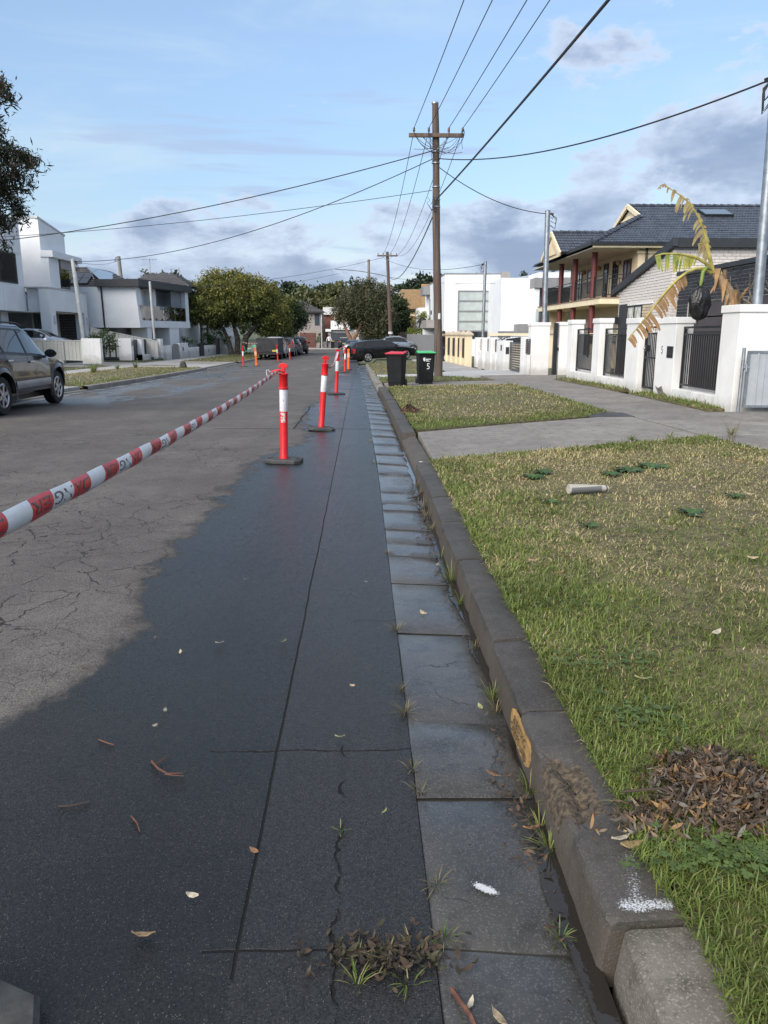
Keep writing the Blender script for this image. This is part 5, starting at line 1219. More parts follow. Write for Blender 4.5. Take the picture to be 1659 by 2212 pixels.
# bare shrub by the window
sh = thing('bare_shrub', 'leafless twiggy shrub before the white brick house window', 'shrub', (8.6, 24.5, .15)); random.seed(2)
for k in range(26):
    x, y = 8.5 + random.uniform(-.2, .2), random.uniform(23.2, 25.4); b = MB(); h = random.uniform(1.3, 2.5); b.tube([(x, y, .1), (x + random.uniform(-.1, .1), y + random.uniform(-.2, .2), h * .6), (x + random.uniform(-.2, .2), y + random.uniform(-.4, .4), h)], [.014, .01, .005], 5); b.build('branch', TWG2, sh)

# ------------------------------------------------------------------ cream house with tiled roof
ch = thing('cream_house', 'cream two storey house with dark tiled roof and red columns', 'house', (13.2, 37.3, 0))
bx('wall', CREAM, ch, 13.0, 37.5, -.2, 27, 49.5, 5.6)
for z0, z1 in ((3.1, 3.3), (5.2, 5.33), (5.4, 5.58)): bx('moulding', CREAM_T, ch, 12.92, 37.42, z0, 27, 37.5, z1)
bx('balcony', CREAM_T, ch, 11.15, 37.0, 2.90, 13.0, 50.0, 3.16); bx('balcony_edge', M('terracotta_edge', (.30, .19, .12), .8), ch, 11.12, 36.97, 3.162, 12.99, 50.03, 3.20)
COLR = M('oxblood_column', (.145, .030, .028), .5, var=.1)
for y in (39.1, 42.6, 45.5, 49.6):
    b = MB(); b.lathe([(.145, -.2), (.145, 2.9)], 18, (11.42, y, 0)); b.build('column', COLR, ch, smooth=True)
    b = MB(); b.lathe([(.14, 3.205), (.135, 5.36), (.17, 5.39), (.17, 5.5)], 18, (11.42, y, 0)); b.build('column', COLR, ch, smooth=True)
for y0, y1 in ((39.3, 42.4), (42.8, 45.3), (45.7, 49.4), (37.2, 38.9)):
    b = MB()
    for z in (4.22, 4.06, 3.32): b.box(11.38, y0, z - .018, 11.42, y1, z + .018)
    for y in (y0 + .02, y1 - .02): b.box(11.375, y - .025, 3.20, 11.425, y + .025, 4.27)
    rl = b.build('balustrade', BLACKM, ch); n = int((y1 - y0) / .14)
    for k in range(1, n): y = y0 + (y1 - y0) * k / n; bx('baluster', BLACKM, rl, 11.39, y - .011, 3.33, 11.412, y + .011, 4.06)
b = MB()
for z in (4.22, 4.06, 3.32): b.box(11.45, 37.06, z - .018, 13.0, 37.10, z + .018)
rl = b.build('balustrade', BLACKM, ch)
for k in range(1, 13): x = 11.45 + 1.55 * k / 13; bx('baluster', BLACKM, rl, x - .011, 37.07, 3.33, x + .011, 37.09, 4.06)
WINE = glass_dark('wine_pane', (.075, .012, .014), .15)
window(ch, 'x', 12.97, 38.35, 39.4, 3.8, 5.05, -1, frame=M('dark_timber', (.035, .025, .022), .5), pane=WINE, nv=1, nh=2)
window(ch, 'x', 12.97, 40.3, 41.1, 3.22, 5.15, -1, frame=M('dark_timber', (.035, .025, .022)), pane=PANEB, nv=1, nh=4, name='door'); window(ch, 'x', 12.97, 41.9, 42.6, 3.22, 5.15, -1, frame=M('dark_timber', (.035, .025, .022)), pane=PANE, nv=0, nh=3, name='door')
window(ch, 'x', 12.97, 44.2, 45.6, 3.8, 5.05, -1, frame=M('dark_timber', (.035, .025, .022)), pane=WINE, nv=1, nh=2); window(ch, 'x', 12.97, 46.8, 47.8, 3.22, 5.15, -1, frame=M('dark_timber', (.035, .025, .022)), pane=PANEB, nv=1, nh=3, name='door')
for y in (40.0, 43.3, 46.2): b = MB(); b.lathe([(.02, -.14), (.11, -.08), (.13, 0), (.11, .08), (.02, .14)], 10, (12.88, y, 5.0)); b.build('wall_lamp', M('lamp_amber', (.45, .30, .12), .4), ch, smooth=True)
bx('garage_door', M('cream_door', (.62, .53, .38), .6), ch, 12.95, 43.6, 0, 12.99, 48.3, 2.4)
for k in range(4):
    for j in range(8): bx('door_panel', M('cream_door2', (.66, .57, .41), .6), ch, 12.93, 43.72 + .57 * j, .1 + .57 * k, 12.951, 44.18 + .57 * j, .55 + .57 * k)
b = MB(); b.tube([(13.35, 37.4, 5.55), (13.35, 37.4, 3.2)], .055, 8); b.build('downpipe', BLACKM, ch)
# roof: hip with a small gable at the street end
EZ = 5.62; SLATE = M('blue_black_tile', (.055, .064, .085), .32, var=.22, vs=6, rnd=.25, spec=.6); RIDZ = 8.2; RY = 43.5; EY0, EY1, EX0, EX1 = 37.0, 50.0, 10.65, 28.0
sl_ = (RIDZ - EZ) / (RY - EY0); GX = 14.35; gy0 = 41.4; gz = EZ + (gy0 - EY0) * sl_
b = MB(); b.add([(EX0, EY0, EZ), (EX1, EY0, EZ), (EX1 - 5, RY, RIDZ), (GX, RY, RIDZ), (GX, gy0, gz), (EX0, EY1, EZ), (EX1, EY1, EZ), (GX, 2 * RY - gy0, gz)],
                [(0, 1, 2, 3, 4), (5, 7, 3, 2, 6), (0, 4, 7, 5), (1, 6, 2)]); roof = b.build('roof', SLATE, ch)
b = MB(); b.add([(GX + .12, gy0 + .1, gz), (GX + .12, 2 * RY - gy0 - .1, gz), (GX + .12, RY, RIDZ - .1)], [(0, 1, 2)]); b.add([(GX + .02, gy0 + .75, gz + .16), (GX + .02, 2 * RY - gy0 - .75, gz + .16), (GX + .02, RY, RIDZ - .52)], [(0, 1, 2)]); b.build('gablet', CREAM_T, roof)
for s in (0, 1):
    ya = gy0 if s == 0 else 2 * RY - gy0; b = MB(); b.beam((GX - .05, ya - (.15 if s == 0 else -.15), gz - .06), (GX - .05, RY, RIDZ + .0), .10, .22); b.build('gable_board', CREAM_T, roof)
bx('gutter_board', CREAM_T, roof, EX0 + .03, EY0 + .02, EZ - .20, EX1, EY0 + .06, EZ - .03); bx('roof_gutter', BLACKM, roof, EX0 - .06, EY0 - .09, EZ - .10, EX1, EY0 + .018, EZ + .01); bx('roof_gutter', BLACKM, roof, EX0 - .09, EY0 - .08, EZ - .10, EX0 + .018, 41.4, EZ + .01); bx('soffit', M('soffit_white', (.55, .52, .46), .9), roof, EX0 + .07, EY0 + .07, EZ - .22, 13.2, EY1, EZ - .17)
# tiles
sa = math.atan(sl_); tw, te = .30, .335
def tile_bm(b, M4):
    n = 7; base = []
    for v, dz in ((0, .040), (1, .012)):
        for k in range(n):
            u = k / (n - 1); base.append(M4 @ Vector((tw * u, te * 1.08 * v, dz + .028 * (0.5 - .5 * math.cos(4 * math.pi * u)))))
    fr = [M4 @ Vector((tw * k / (n - 1), 0, .0)) for k in range(n)]
    b.add(base + fr, [(k, k + 1, n + k + 1, n + k) for k in range(n - 1)] + [(2 * n + k, 2 * n + k + 1, k + 1, k) for k in range(n - 1)])
b = MB(); tile_bm(b, Matrix()); tme = bpy.data.meshes.new('tile'); tme.from_pydata([tuple(v) for v in b.v], [], b.f); tme.materials.append(SLATE); fixn(tme)
rest = MB(); cnt = 0; slots = []
rows = int(math.hypot(RY - EY0, RIDZ - EZ) / te)
for r_ in range(rows):
    y = EY0 + r_ * te * math.cos(sa); z = EZ + r_ * te * math.sin(sa); xs_ = EX0 + max(0, (y - EY0)) * (GX - EX0) / (gy0 - EY0) if y < gy0 else GX + .05
    for k in range(int((23.0 - EX0) / tw)):
        x = EX0 + k * tw
        if x + tw * .3 < xs_ or x > 22.5: continue
        slots.append((x, y, z))
slots.sort(key=lambda s: abs(s[0] - 15.5) + .4 * abs(s[1] - 39)); inv = mw(roof).inverted()
for i, (x, y, z) in enumerate(slots):
    M4 = Matrix.Translation((x, y, z + .012)) @ Matrix.Rotation(sa, 4, 'X')
    if i < 300: o = bpy.data.objects.new('tile', tme); link(o, roof); o.matrix_basis = inv @ M4
    else: tile_bm(rest, M4)
# street-side hip and the entry gable, joined
hs = (gz - EZ) / (GX - EX0); ha = math.atan(hs)
for r_ in range(int(math.hypot(GX - EX0, gz - EZ) / te)):
    x = EX0 + r_ * te * math.cos(ha); z = EZ + r_ * te * math.sin(ha); f = (x - EX0) / (GX - EX0)
    y = EY0 + f * (gy0 - EY0)
    while y < 49 - f * (49.2 - 45): tile_bm(rest, Matrix.Translation((x, y + tw, z + .012)) @ Matrix.Rotation(R(-90), 4, 'Z') @ Matrix.Rotation(ha, 4, 'X')); y += tw
GY0, GY1, GAX = 41.4, 45.6, 10.3; gsl = (6.82 - EZ) / (RY - GY0); ga = math.atan(gsl)
b = MB(); b.add([(GAX, GY0, EZ), (GAX, RY, 6.82), (GAX, GY1, EZ), (13.9, RY, 6.82), (11.2, GY0, EZ), (11.2, GY1, EZ)], [(0, 4, 3, 1), (1, 3, 5, 2)]); b.build('entry_roof', SLATE, roof)
for r_ in range(int(math.hypot(RY - GY0, 6.82 - EZ) / te)):
    y = GY0 + r_ * te * math.cos(ga); z = EZ + r_ * te * math.sin(ga); x = GAX
    while x < 11.1 + (y - GY0) * 1.25: tile_bm(rest, Matrix.Translation((x, y, z + .012)) @ Matrix.Rotation(ga, 4, 'X')); x += tw
tag(rest.build('roof_tiles', SLATE, roof), kind='stuff')
b = MB(); b.add([(GAX + .03, GY0 + .05, EZ - .15), (GAX + .03, GY1 - .05, EZ - .15), (GAX + .03, RY, 6.72)], [(0, 1, 2)]); b.add([(GAX - .03, GY0 + .9, EZ + .02), (GAX - .03, GY1 - .9, EZ + .02), (GAX - .03, RY, 6.35)], [(0, 1, 2)]); b.build('entry_gable', CREAM, roof)
for ya in (GY0, GY1): b = MB(); b.beam((GAX - .04, ya, EZ - .05), (GAX - .04, RY, 6.81), .08, .2); b.build('gable_board', CREAM_T, roof)
def ridge_caps(p, q):
    p = Vector(p); q = Vector(q); L = (q - p).length; n = int(L / .38)
    for k in range(n):
        a = p.lerp(q, k / n); e = p.lerp(q, (k + 1.12) / n); b = MB(); b.tube([a + Vector((0, 0, .035)), e + Vector((0, 0, .01))], [.115, .095], 8); b.build('ridge_tile', SLATE, roof)
ridge_caps((GX, RY, RIDZ), (22.4, RY, RIDZ)); ridge_caps((EX0, EY0, EZ + .03), (GX, gy0, gz + .05)); ridge_caps((GAX, RY, 6.83), (13.7, RY, 6.83))
sk = (Vector((19.3, 41.0, EZ + (41.0 - EY0) * sl_)))
b = MB(); M4 = Matrix.Translation((17.6, 41.3, EZ + (41.3 - EY0) * sl_ + .04)) @ Matrix.Rotation(sa, 4, 'X'); b.add([M4 @ Vector(v) for v in [(0, 0, 0), (1.5, 0, 0), (1.5, 1.1, 0), (0, 1.1, 0), (0, 0, .13), (1.5, 0, .13), (1.5, 1.1, .13), (0, 1.1, .13)]], [(4, 5, 6, 7), (0, 1, 5, 4), (1, 2, 6, 5), (2, 3, 7, 6), (3, 0, 4, 7)]); s1 = b.build('skylight', BLACKM, roof)
b = MB(); b.add([M4 @ Vector(v) for v in [(.06, .06, .136), (1.44, .06, .136), (1.44, 1.04, .136), (.06, 1.04, .136)]], [(0, 1, 2, 3)]); b.build('pane', glass_dark('skylight_pane', (.10, .14, .17), .02), s1)
bx('wall', CREAM, ch, 11.9, 49.8, -.2, 13.0, 50.0, 2.9)

# ------------------------------------------------------------------ gate pillars, slatted wall, cream fence
fw4 = thing('gate_wall', 'white pillar with a black steel gate channel beside the driveway', 'wall', (6.1, 28.2, .1))
z4 = zv(6.3, 28)
def pil(parent, x0, y0, x1, y1, z1, mat=RENDER, cap=.12, name='pillar', zb=-.15):
    o = bx(name, mat, parent, x0, y0, z4 + zb, x1, y1, z1 - cap, .008)
    if cap: bx('coping', mat, o, x0 - .025, y0 - .025, z1 - cap + .002, x1 + .025, y1 + .025, z1, .008)
    return o
pil(fw4, 6.05, 28.0, 6.72, 28.5, 1.92); pil(fw4, 6.98, 27.6, 7.45, 28.1, 1.93)
bx('gate_channel', BLACKM, fw4, 6.80, 27.7, .1, 6.93, 27.85, 1.9); bx('latch', BLACKM, fw4, 6.93, 27.66, .95, 7.06, 27.74, 1.05)
bx('low_wall', RENDER, fw4, 7.46, 26.9, .0, 8.3, 27.2, .8)
bar_panel(fw4, 26.2, 26.88, .8, 1.72, 7.6, .12)
f3 = thing('slat_fence', 'low white wall with grey slat panels and a slatted gate', 'wall', (5.75, 32, .1)); SLT = M('grey_slat', (.085, .085, .09), .5, var=.08)
X3 = lambda y: 5.95 - .045 * (y - 28)
def slat_panel(parent, y0, y1, z0, z1, x, n=8, name='slat_panel'):
    p = bpy.data.objects.new(name, None); link(p, parent); h = (z1 - z0) / n
    for k in range(n): bx('slat', SLT, p, x - .012, y0, z0 + h * k + .01, x + .012, y1, z0 + h * (k + 1) - .018)
    for y in (y0 + .03, y1 - .03): bx('slat_post', SLT, p, x + .013, y - .03, z0, x + .05, y + .03, z1)
    return p
for y0, y1, top in ((28.55, 29.2, 1.42), (31.75, 33.6, 1.25), (34.4, 35.0, 1.36), (36.1, 36.6, 1.36), (37.7, 38.3, 1.36)): pil(f3, X3(y0), y0, X3(y0) + .35, y1, top, cap=0)
bx('letter_slot', BLACKM, f3, X3(31.75) - .012, 32.3, .85, X3(31.75), 32.55, 1.08); bx('screen', CHAR, f3, X3(31.75) + .06, 31.745, .72, X3(31.75) + .2, 31.75, 1.0)
for y0, y1 in ((35.0, 36.1), (36.6, 37.7), (33.6, 34.4)): bx('low_wall', RENDER, f3, X3(y0) + .03, y0, -.1, X3(y0) + .3, y1, .72); slat_panel(f3, y0, y1, .76, 1.30, X3(y0) + .16)
bx('low_wall', RENDER, f3, 5.93, 28.52 - .55, -.05, 6.04, 28.54, .78); slat_panel(f3, 27.99, 28.52, .82, 1.35, 5.98, 8)
slat_panel(f3, 29.25, 31.7, .12, 1.22, X3(30) + .14, 12, 'gate')
PYR = M('cap_stone', (.47, .40, .30), .85, var=.12)
f2 = thing('cream_fence', 'cream pillared fence with pyramid caps and black panels', 'fence', (5.2, 43, 0)); X2 = lambda y: 5.30 - .025 * (y - 38)
def pyr_pillar(parent, x, y, top, s=.17):
    z0 = zv(5, y) - .12; bx('pillar', CREAM, parent, x - s, y - s, z0, x + s, y + s, top - .1, .006); b = MB(); q = s + .06
    b.add([(x - q, y - q, top - .1), (x + q, y - q, top - .1), (x + q, y + q, top - .1), (x - q, y + q, top - .1), (x - q, y - q, top - .02), (x + q, y - q, top - .02), (x + q, y + q, top - .02), (x - q, y + q, top - .02), (x, y, top + .16)], [(3, 2, 1, 0), (0, 1, 5, 4), (1, 2, 6, 5), (2, 3, 7, 6), (3, 0, 4, 7), (4, 5, 8), (5, 6, 8), (6, 7, 8), (7, 4, 8)]); b.build('pyramid_cap', PYR, parent)
ysf = [38.9, 40.6, 42.2, 44.2, 46.2, 48.6]
for y in ysf: pyr_pillar(f2, X2(y), y, 1.55)
for y0, y1 in zip(ysf, ysf[1:]):
    bx('low_wall', CREAM, f2, X2(y0) - .13, y0 + .17, -.3, X2(y0) + .1, y1 - .17, .32)
    n = int((y1 - y0 - .36) / .16)
    for k in range(n): y = y0 + .2 + k * .16; bx('picket', BLACKM, f2, X2(y0) - .12, y, .34, X2(y0) - .09, y + .12, 1.32)
f2b = thing('side_fence', 'cream boundary wall with black railing and one pyramid capped pillar', 'fence', (9, 36.6, 0))
bx('low_wall', CREAM, f2b, 6.3, 38.9, -.2, 14, 39.1, 1.05); bx('coping', CREAM_T, f2b, 6.3, 38.86, 1.44, 14, 39.14, 1.56); pyr_pillar(f2b, 9.6, 38.9, 1.62, .42)
for x0, x1 in ((6.35, 9.15), (10.05, 13.2)):
    b = MB()
    for z in (1.12, 1.40): b.box(x0, 38.80, z - .015, x1, 38.83, z + .015)
    rl = b.build('railing', BLACKM, f2b)
    for k in range(int((x1 - x0) / .14)): bx('bar', BLACKM, rl, x0 + .14 * k, 38.805, .5, x0 + .14 * k + .018, 38.825, 1.40)
gf = thing('fin_fence', 'grey fence of tall overlapping vertical panels', 'fence', (5, 62, -.3))
for k, (y, x) in enumerate([(55.5, 5.62), (59.0, 5.46), (62.5, 5.28), (66.0, 5.12), (70.0, 4.95), (74, 4.85)]):
    b = MB(); b.prism([(x - .15, y, -.5), (x - .42, y + 3.3, -.5), (x - .36, y + 3.3, -.5), (x - .09, y, -.5)], (0, 0, 1.95 + .02 * k)); b.build('panel', GREYP, gf)
bf = thing('picket_fence', 'tall dark slatted fence beyond the grey panels', 'fence', (5, 88, -.4))
for k in range(22): bx('slat', M('dark_slat', (.022, .018, .016), .7), bf, 4.1 + .115 * k, 84, -.5, 4.16 + .115 * k, 84.08, 1.75 + .0 * k)
for z in (-.1, 1.4): bx('rail', M('dark_slat', (.022, .018, .016)), bf, 4.05, 84.081, z, 6.7, 84.13, z + .08)

# ------------------------------------------------------------------ white modern houses on the right
m1 = thing('modern_house', 'white flat roofed modern house with a tall frosted window', 'house', (7, 66, -.3))
bx('wall', RENDER2, m1, 6.9, 66, -.6, 12.1, 86, 6.35); bx('parapet_cap', GREYP, m1, 6.85, 65.95, 6.352, 12.2, 86, 6.43)
bx('taupe_fin', TAUPE, m1, 11.5, 65.3, -.6, 12.15, 65.998, 6.5)
wd = window(m1, 'y', 65.97, 8.0, 10.9, 1.75, 5.05, -1, frame=GREYP, pane=BLIND, nv=0, nh=3, t=.09, depth=.12)
for k in range(1, 4): bx('transom', GREYP, wd, 8.05, 65.90, 1.75 + .825 * k - .05, 10.85, 65.93, 1.75 + .825 * k + .05)
bx('window', PANE, m1, 8.0, 65.95, 1.15, 10.9, 65.99, 1.72)
for y, z0, z1 in ((70, 2.4, 5.4), (75, 2.2, 5.2), (79.5, 2.0, 5.0)): window(m1, 'x', 6.88, y, y + .55, z0, z1, -1, frame=GREYP, pane=PANE, nv=0)
bx('porch_roof', TAUPE, m1, 5.6, 68.5, 2.05, 6.9, 74, 2.75); bx('porch_wall', RENDER2, m1, 5.7, 72.8, -.5, 6.9, 73.9, 2.05)
for y in (69.5, 73.2, 77.8): bx('wall_lamp', BLACKM, m1, 6.78, y, 3.4, 6.88, y + .15, 3.8)
bx('corner_box', RENDER2, m1, 5.9, 82, -.5, 6.9, 86, 4.2); bx('grey_box', GREYP, m1, 6.2, 80, 5.4, 6.9, 84, 6.2)
m2 = thing('modern_house', 'white modern house with grey fascia and glass balcony', 'house', (12, 58, -.2))
bx('wall', RENDER2, m2, 10.55, 60, -.5, 20, 70, 5.65); bx('fascia', GREYP, m2, 12.7, 58.4, 4.85, 20, 59.98, 5.55); bx('upper_box', RENDER2, m2, 13.0, 58.6, 5.552, 18.4, 62, 5.95)
bx('pier', RENDER2, m2, 12.72, 58.6, 2.2, 13.15, 59.98, 4.85)
window(m2, 'y', 59.95, 13.6, 16.2, 2.3, 4.7, -1, frame=GREYP, pane=PANEB, nv=1, nh=0, t=.09)
bx('balcony', GREYP, m2, 11.6, 57.6, 1.75, 20, 59.98, 2.25); bx('glass_balustrade', CLEARG, m2, 12.75, 57.7, 2.252, 19, 57.72, 3.25); bx('handrail', GAL, m2, 12.75, 57.68, 3.252, 19, 57.74, 3.29); bx('low_roof', GREYP, m2, 10.4, 57.2, 1.25, 12.9, 59.98, 1.74)
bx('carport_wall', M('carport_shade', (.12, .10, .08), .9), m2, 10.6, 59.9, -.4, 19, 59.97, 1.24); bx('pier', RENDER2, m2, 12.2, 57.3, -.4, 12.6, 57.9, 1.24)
b = MB(); b.add([(11.5, 62, 5.7), (18, 62, 5.7), (17, 66, 6.7), (13.4, 66, 6.2)], [(0, 1, 2, 3)]); b.build('roof', M('pale_metal_roof', (.45, .50, .48), .4, metal=.3), m2)
an = thing('tv_antenna', 'thin roof antenna above the glass balcony house', 'antenna', (16.6, 62, 5.7)); b = MB(); b.tube([(16.6, 62, 5.6), (16.6, 62, 7.5)], .03, 6); b.beam((16, 62, 7.3), (17.2, 62, 7.35), .03, .03); b.beam((15.6, 62, 6.2), (16.6, 62, 6.4), .03, .05); b.build('mast', STEEL, an)
# tan brick flats
TB = M('tan_brick', (.42, .28, .15), .85, var=.1, vs=4, rnd=.1); tb = thing('brick_flats', 'tan brick block of flats behind the white modern house', 'building', (6, 100, 0))
bx('wall', M('tan_mortar', (.40, .29, .17), .9), tb, 5.0, 100.02, -.5, 9.5, 112, 7.0)
bricks(tb, 'y', 100.0, 5.0, 9.4, 1.2, 7.0, TB, as_parts=False, L=.46, H=.155, gap=.02)
bx('wing', TB, tb, 4.2, 99.2, -.5, 5.0, 108, 4.4); bx('parapet', TB, tb, 7.5, 99.0, -.5, 8.5, 100, 7.6)
window(tb, 'y', 99.94, 6.2, 7.0, 4.1, 4.5, -1, frame=M('cream_trim', (.6, .5, .3)), pane=PANE, nv=0); bx('sill', CREAM_T, tb, 6.15, 99.85, 3.75, 6.72, 99.98, 4.0); bx('awning', CHAR, tb, 6.1, 99.5, 4.55, 8.2, 99.99, 4.63)
bx('balcony', TB, tb, 6.72, 99.3, 2.6, 8.4, 99.99, 4.4)
# ------------------------------------------------------------------ left: white cube house
CB = M('ribbed_fence_sheet', (.50, .50, .47), .55, var=.05, vs=.7)
def rib_fence(parent, p, q, h0, h1, step=.2, zf=None, mat=CB):
    """steel sheet fence: flat pans with raised ribs, top and bottom rails"""
    p = Vector(p); q = Vector(q); L = (q - p).length; d = (q - p).normalized(); nrm = Vector((d.y, -d.x, 0)).normalized(); n = max(2, int(L / step))
    for k in range(n):
        a = p.lerp(q, k / n); c = p.lerp(q, (k + 1) / n); ha = h0 + (h1 - h0) * k / n; hb = h0 + (h1 - h0) * (k + 1) / n; m_ = a.lerp(c, .25); m2 = a.lerp(c, .4)
        b = MB(); o = nrm * .035; up = Vector((0, 0, 1))
        pts = [a, a.lerp(c, .55), a.lerp(c, .65) + o, a.lerp(c, .9) + o, c]; hs_ = [ha, ha + (hb - ha) * .55, ha + (hb - ha) * .65, ha + (hb - ha) * .9, hb]
        b.add(pts + [x + up * h for x, h in zip(pts, hs_)], [(i, i + 1, 6 + i, 5 + i) for i in range(4)]); b.build('sheet', mat, parent)
    for f in (0, 1):
        b = MB(); b.beam(p + Vector((0, 0, .02 if f == 0 else h0)) - nrm * .0, q + Vector((0, 0, .02 if f == 0 else h1)), .06, .05); b.build('rail', mat, parent)
hl = thing('cube_house', 'white cubic house with a tall raked tower and louvred window', 'house', (-18, 40, .1))
bx('wall', RENDER2, hl, -27, 29, 2.6, -16.8, 40.4, 6.90); bx('parapet_cap', M('cap_metal', (.5, .5, .5), .5), hl, -27, 29, 6.902, -16.76, 40.44, 6.97)
for k in range(4): bx('cladding_panel', RENDER2, hl, -16.797, 30.7 + 2.4 * k, 2.62, -16.775, 33.08 + 2.4 * k, 3.84)
for k in range(3): bx('cladding_panel', RENDER2, hl, -16.797, 30.7 + 3.2 * k, 5.36, -16.775, 33.88 + 3.2 * k, 6.85)
lw = bx('louvre_window', BLACKM, hl, -16.80, 34.0, 3.90, -16.765, 39.65, 5.30)
BRN = M('dark_louvre', (.030, .024, .022), .6)
for k in range(17):
    for y0 in (34.1, 35.95, 37.8): b = MB(); z = 3.96 + .077 * k; b.add([(-16.762, y0, z), (-16.762, y0 + 1.7, z), (-16.71, y0 + 1.7, z + .05), (-16.71, y0, z + .05), (-16.75, y0, z), (-16.75, y0 + 1.7, z), (-16.70, y0 + 1.7, z + .05), (-16.70, y0, z + .05)], [(0, 1, 2, 3), (4, 5, 6, 7), (0, 1, 5, 4), (3, 2, 6, 7)]); b.build('louvre', BRN, lw)
bx('ground_wall', RENDER2, hl, -27, 30, 0, -17.9, 40.4, 2.6); bx('garage_door', M('charcoal_door', (.045, .05, .055), .5), hl, -17.9, 33.0, .2, -17.86, 38.9, 2.2)
bx('garage_surround', RENDER2, hl, -17.9, 38.95, .1, -17.45, 39.7, 2.59)
b = MB(); b.prism([(-16.62, 42.4, 3.7), (-16.62, 45.9, 3.7), (-16.62, 45.9, 6.86), (-16.62, 42.4, 7.33)], (-7, 0, 0)); b.build('tower', RENDER2, hl)
b = MB(); b.beam((-16.67, 42.3, 7.38), (-16.67, 46.0, 6.90), .16, .10); b.build('parapet_cap', M('cap_metal', (.5, .5, .5)), hl); bx('parapet_cap', M('cap_metal', (.5, .5, .5)), hl, -23.6, 42.34, 7.34, -16.6, 42.42, 7.41)
bx('tower_foot', RENDER2, hl, -16.8, 40.6, 2.66, -16.1, 45.7, 3.76)
bx('podium', RENDER2, hl, -16.1, 40.3, 2.66, -15.6, 45.7, 3.76); bx('podium_cap', M('cap_metal', (.5, .5, .5)), hl, -16.85, 40.26, 3.762, -15.56, 45.75, 3.82)
bx('porch_pier', RENDER2, hl, -16.1, 40.3, 0, -15.6, 41.0, 2.66); bx('porch_pier', RENDER2, hl, -16.1, 45.1, 0, -15.6, 45.7, 2.66)
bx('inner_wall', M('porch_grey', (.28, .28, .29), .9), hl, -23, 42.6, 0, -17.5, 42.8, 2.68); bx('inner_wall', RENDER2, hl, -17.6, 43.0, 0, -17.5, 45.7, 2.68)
bx('door', BLACKM, hl, -17.49, 43.3, .1, -17.43, 44.3, 2.6); bx('side_light', PANEB, hl, -17.49, 42.85, .1, -17.44, 43.2, 2.6)
pm = bpy.data.objects.new('brick_panel', None); link(pm, hl); bx('mortar', MORT2, pm, -17.0, 45.1, 1.2, -16.1, 45.16, 2.66); bricks(pm, 'y', 45.09, -17.0, -16.1, 1.2, 2.64, DB); rib_fence(hl, (-17.1, 45.05, .1), (-16.1, 45.05, .1), 1.05, 1.05, .12)
for y in (40.7, 45.45): bx('wall_lamp', M('lamp_white', (.6, .62, .65)), hl, -15.597, y - .06, 2.0, -15.52, y + .06, 2.45)
# small lit garden lamp by the porch
lp = bx('porch_lamp', M('lamp_white', (.6, .62, .65)), hl, -17.25, 44.85, .95, -17.17, 44.95, 1.02)
ml, gl_, bl_ = newmat('lamp_glow'); bl_.inputs['Emission Color'].default_value = (1, .72, .35, 1); bl_.inputs['Emission Strength'].default_value = 4.0
bx('lamp_glass', ml, lp, -17.245, 44.86, 1.022, -17.175, 44.94, 1.07)
# upper balcony box on the tower
bx('canopy', RENDER2, hl, -16.6, 42.2, 5.42, -15.95, 46.5, 5.74); bx('bay_wall', RENDER2, hl, -16.6, 42.25, 3.83, -16.2, 43.6, 5.415); window(hl, 'x', -16.25, 43.7, 44.9, 3.83, 5.41, 1, pane=PANEB, nv=0); bx('glass_side', CLEARG, hl, -16.18, 43.62, 3.83, -16.16, 45.1, 5.0); bx('bay_blind', TAUPE, hl, -16.24, 43.7, 4.95, -16.12, 45.3, 5.415)
bx('porch_end', RENDER2, hl, -23, 45.2, 0, -16.1, 45.7, 2.66); bx('ceiling', RENDER2, hl, -23, 40.6, 2.6, -16.1, 45.2, 2.655)
S_ = 1.17; hl.scale = (S_, S_, S_); hl.location = (-18 * S_, 40 * S_, .1 * S_ + (1 - S_) * 1.5)     # set well back behind its fence and driveway
# fences of the cube house
fl = thing('metal_fence', 'pale ribbed metal fence ending in a white rendered pier', 'fence', (-17, 42, .2)); rib_fence(fl, (-20.5, 43.2, .22), (-14.6, 41.7, .16), .98, 1.02, .21); bx('pier', RENDER, fl, -14.6, 41.4, 0, -13.62, 41.75, 1.30, .01)
wf = thing('wire_fence', 'thin steel posts with wire mesh before the pale metal fence', 'fence', (-15, 38, .2))
for x, y in ((-16.1, 40.2), (-14.75, 39.4)): b = MB(); b.tube([(x, y, .05), (x, y, 1.15)], .025, 8); b.build('post', STEEL, wf)
b = MB()
for z in (.4, .6, .8, 1.0): b.tube([(-16.1, 40.2, z), (-14.75, 39.4, z)], .004, 4)
b.build('mesh', STEEL, wf)
mb_ = thing('brick_letterbox', 'old orange brick letterbox pier behind the dark parked car', 'letterbox', (-17.4, 39.8, .2)); bx('pier', M('old_brick', (.30, .14, .08), .9, var=.3, vs=9), mb_, -17.85, 39.6, 0, -17.3, 40.1, 1.52); bx('cap', M('old_brick_cap', (.28, .10, .07), .9), mb_, -17.9, 39.55, 1.522, -17.25, 40.15, 1.62)

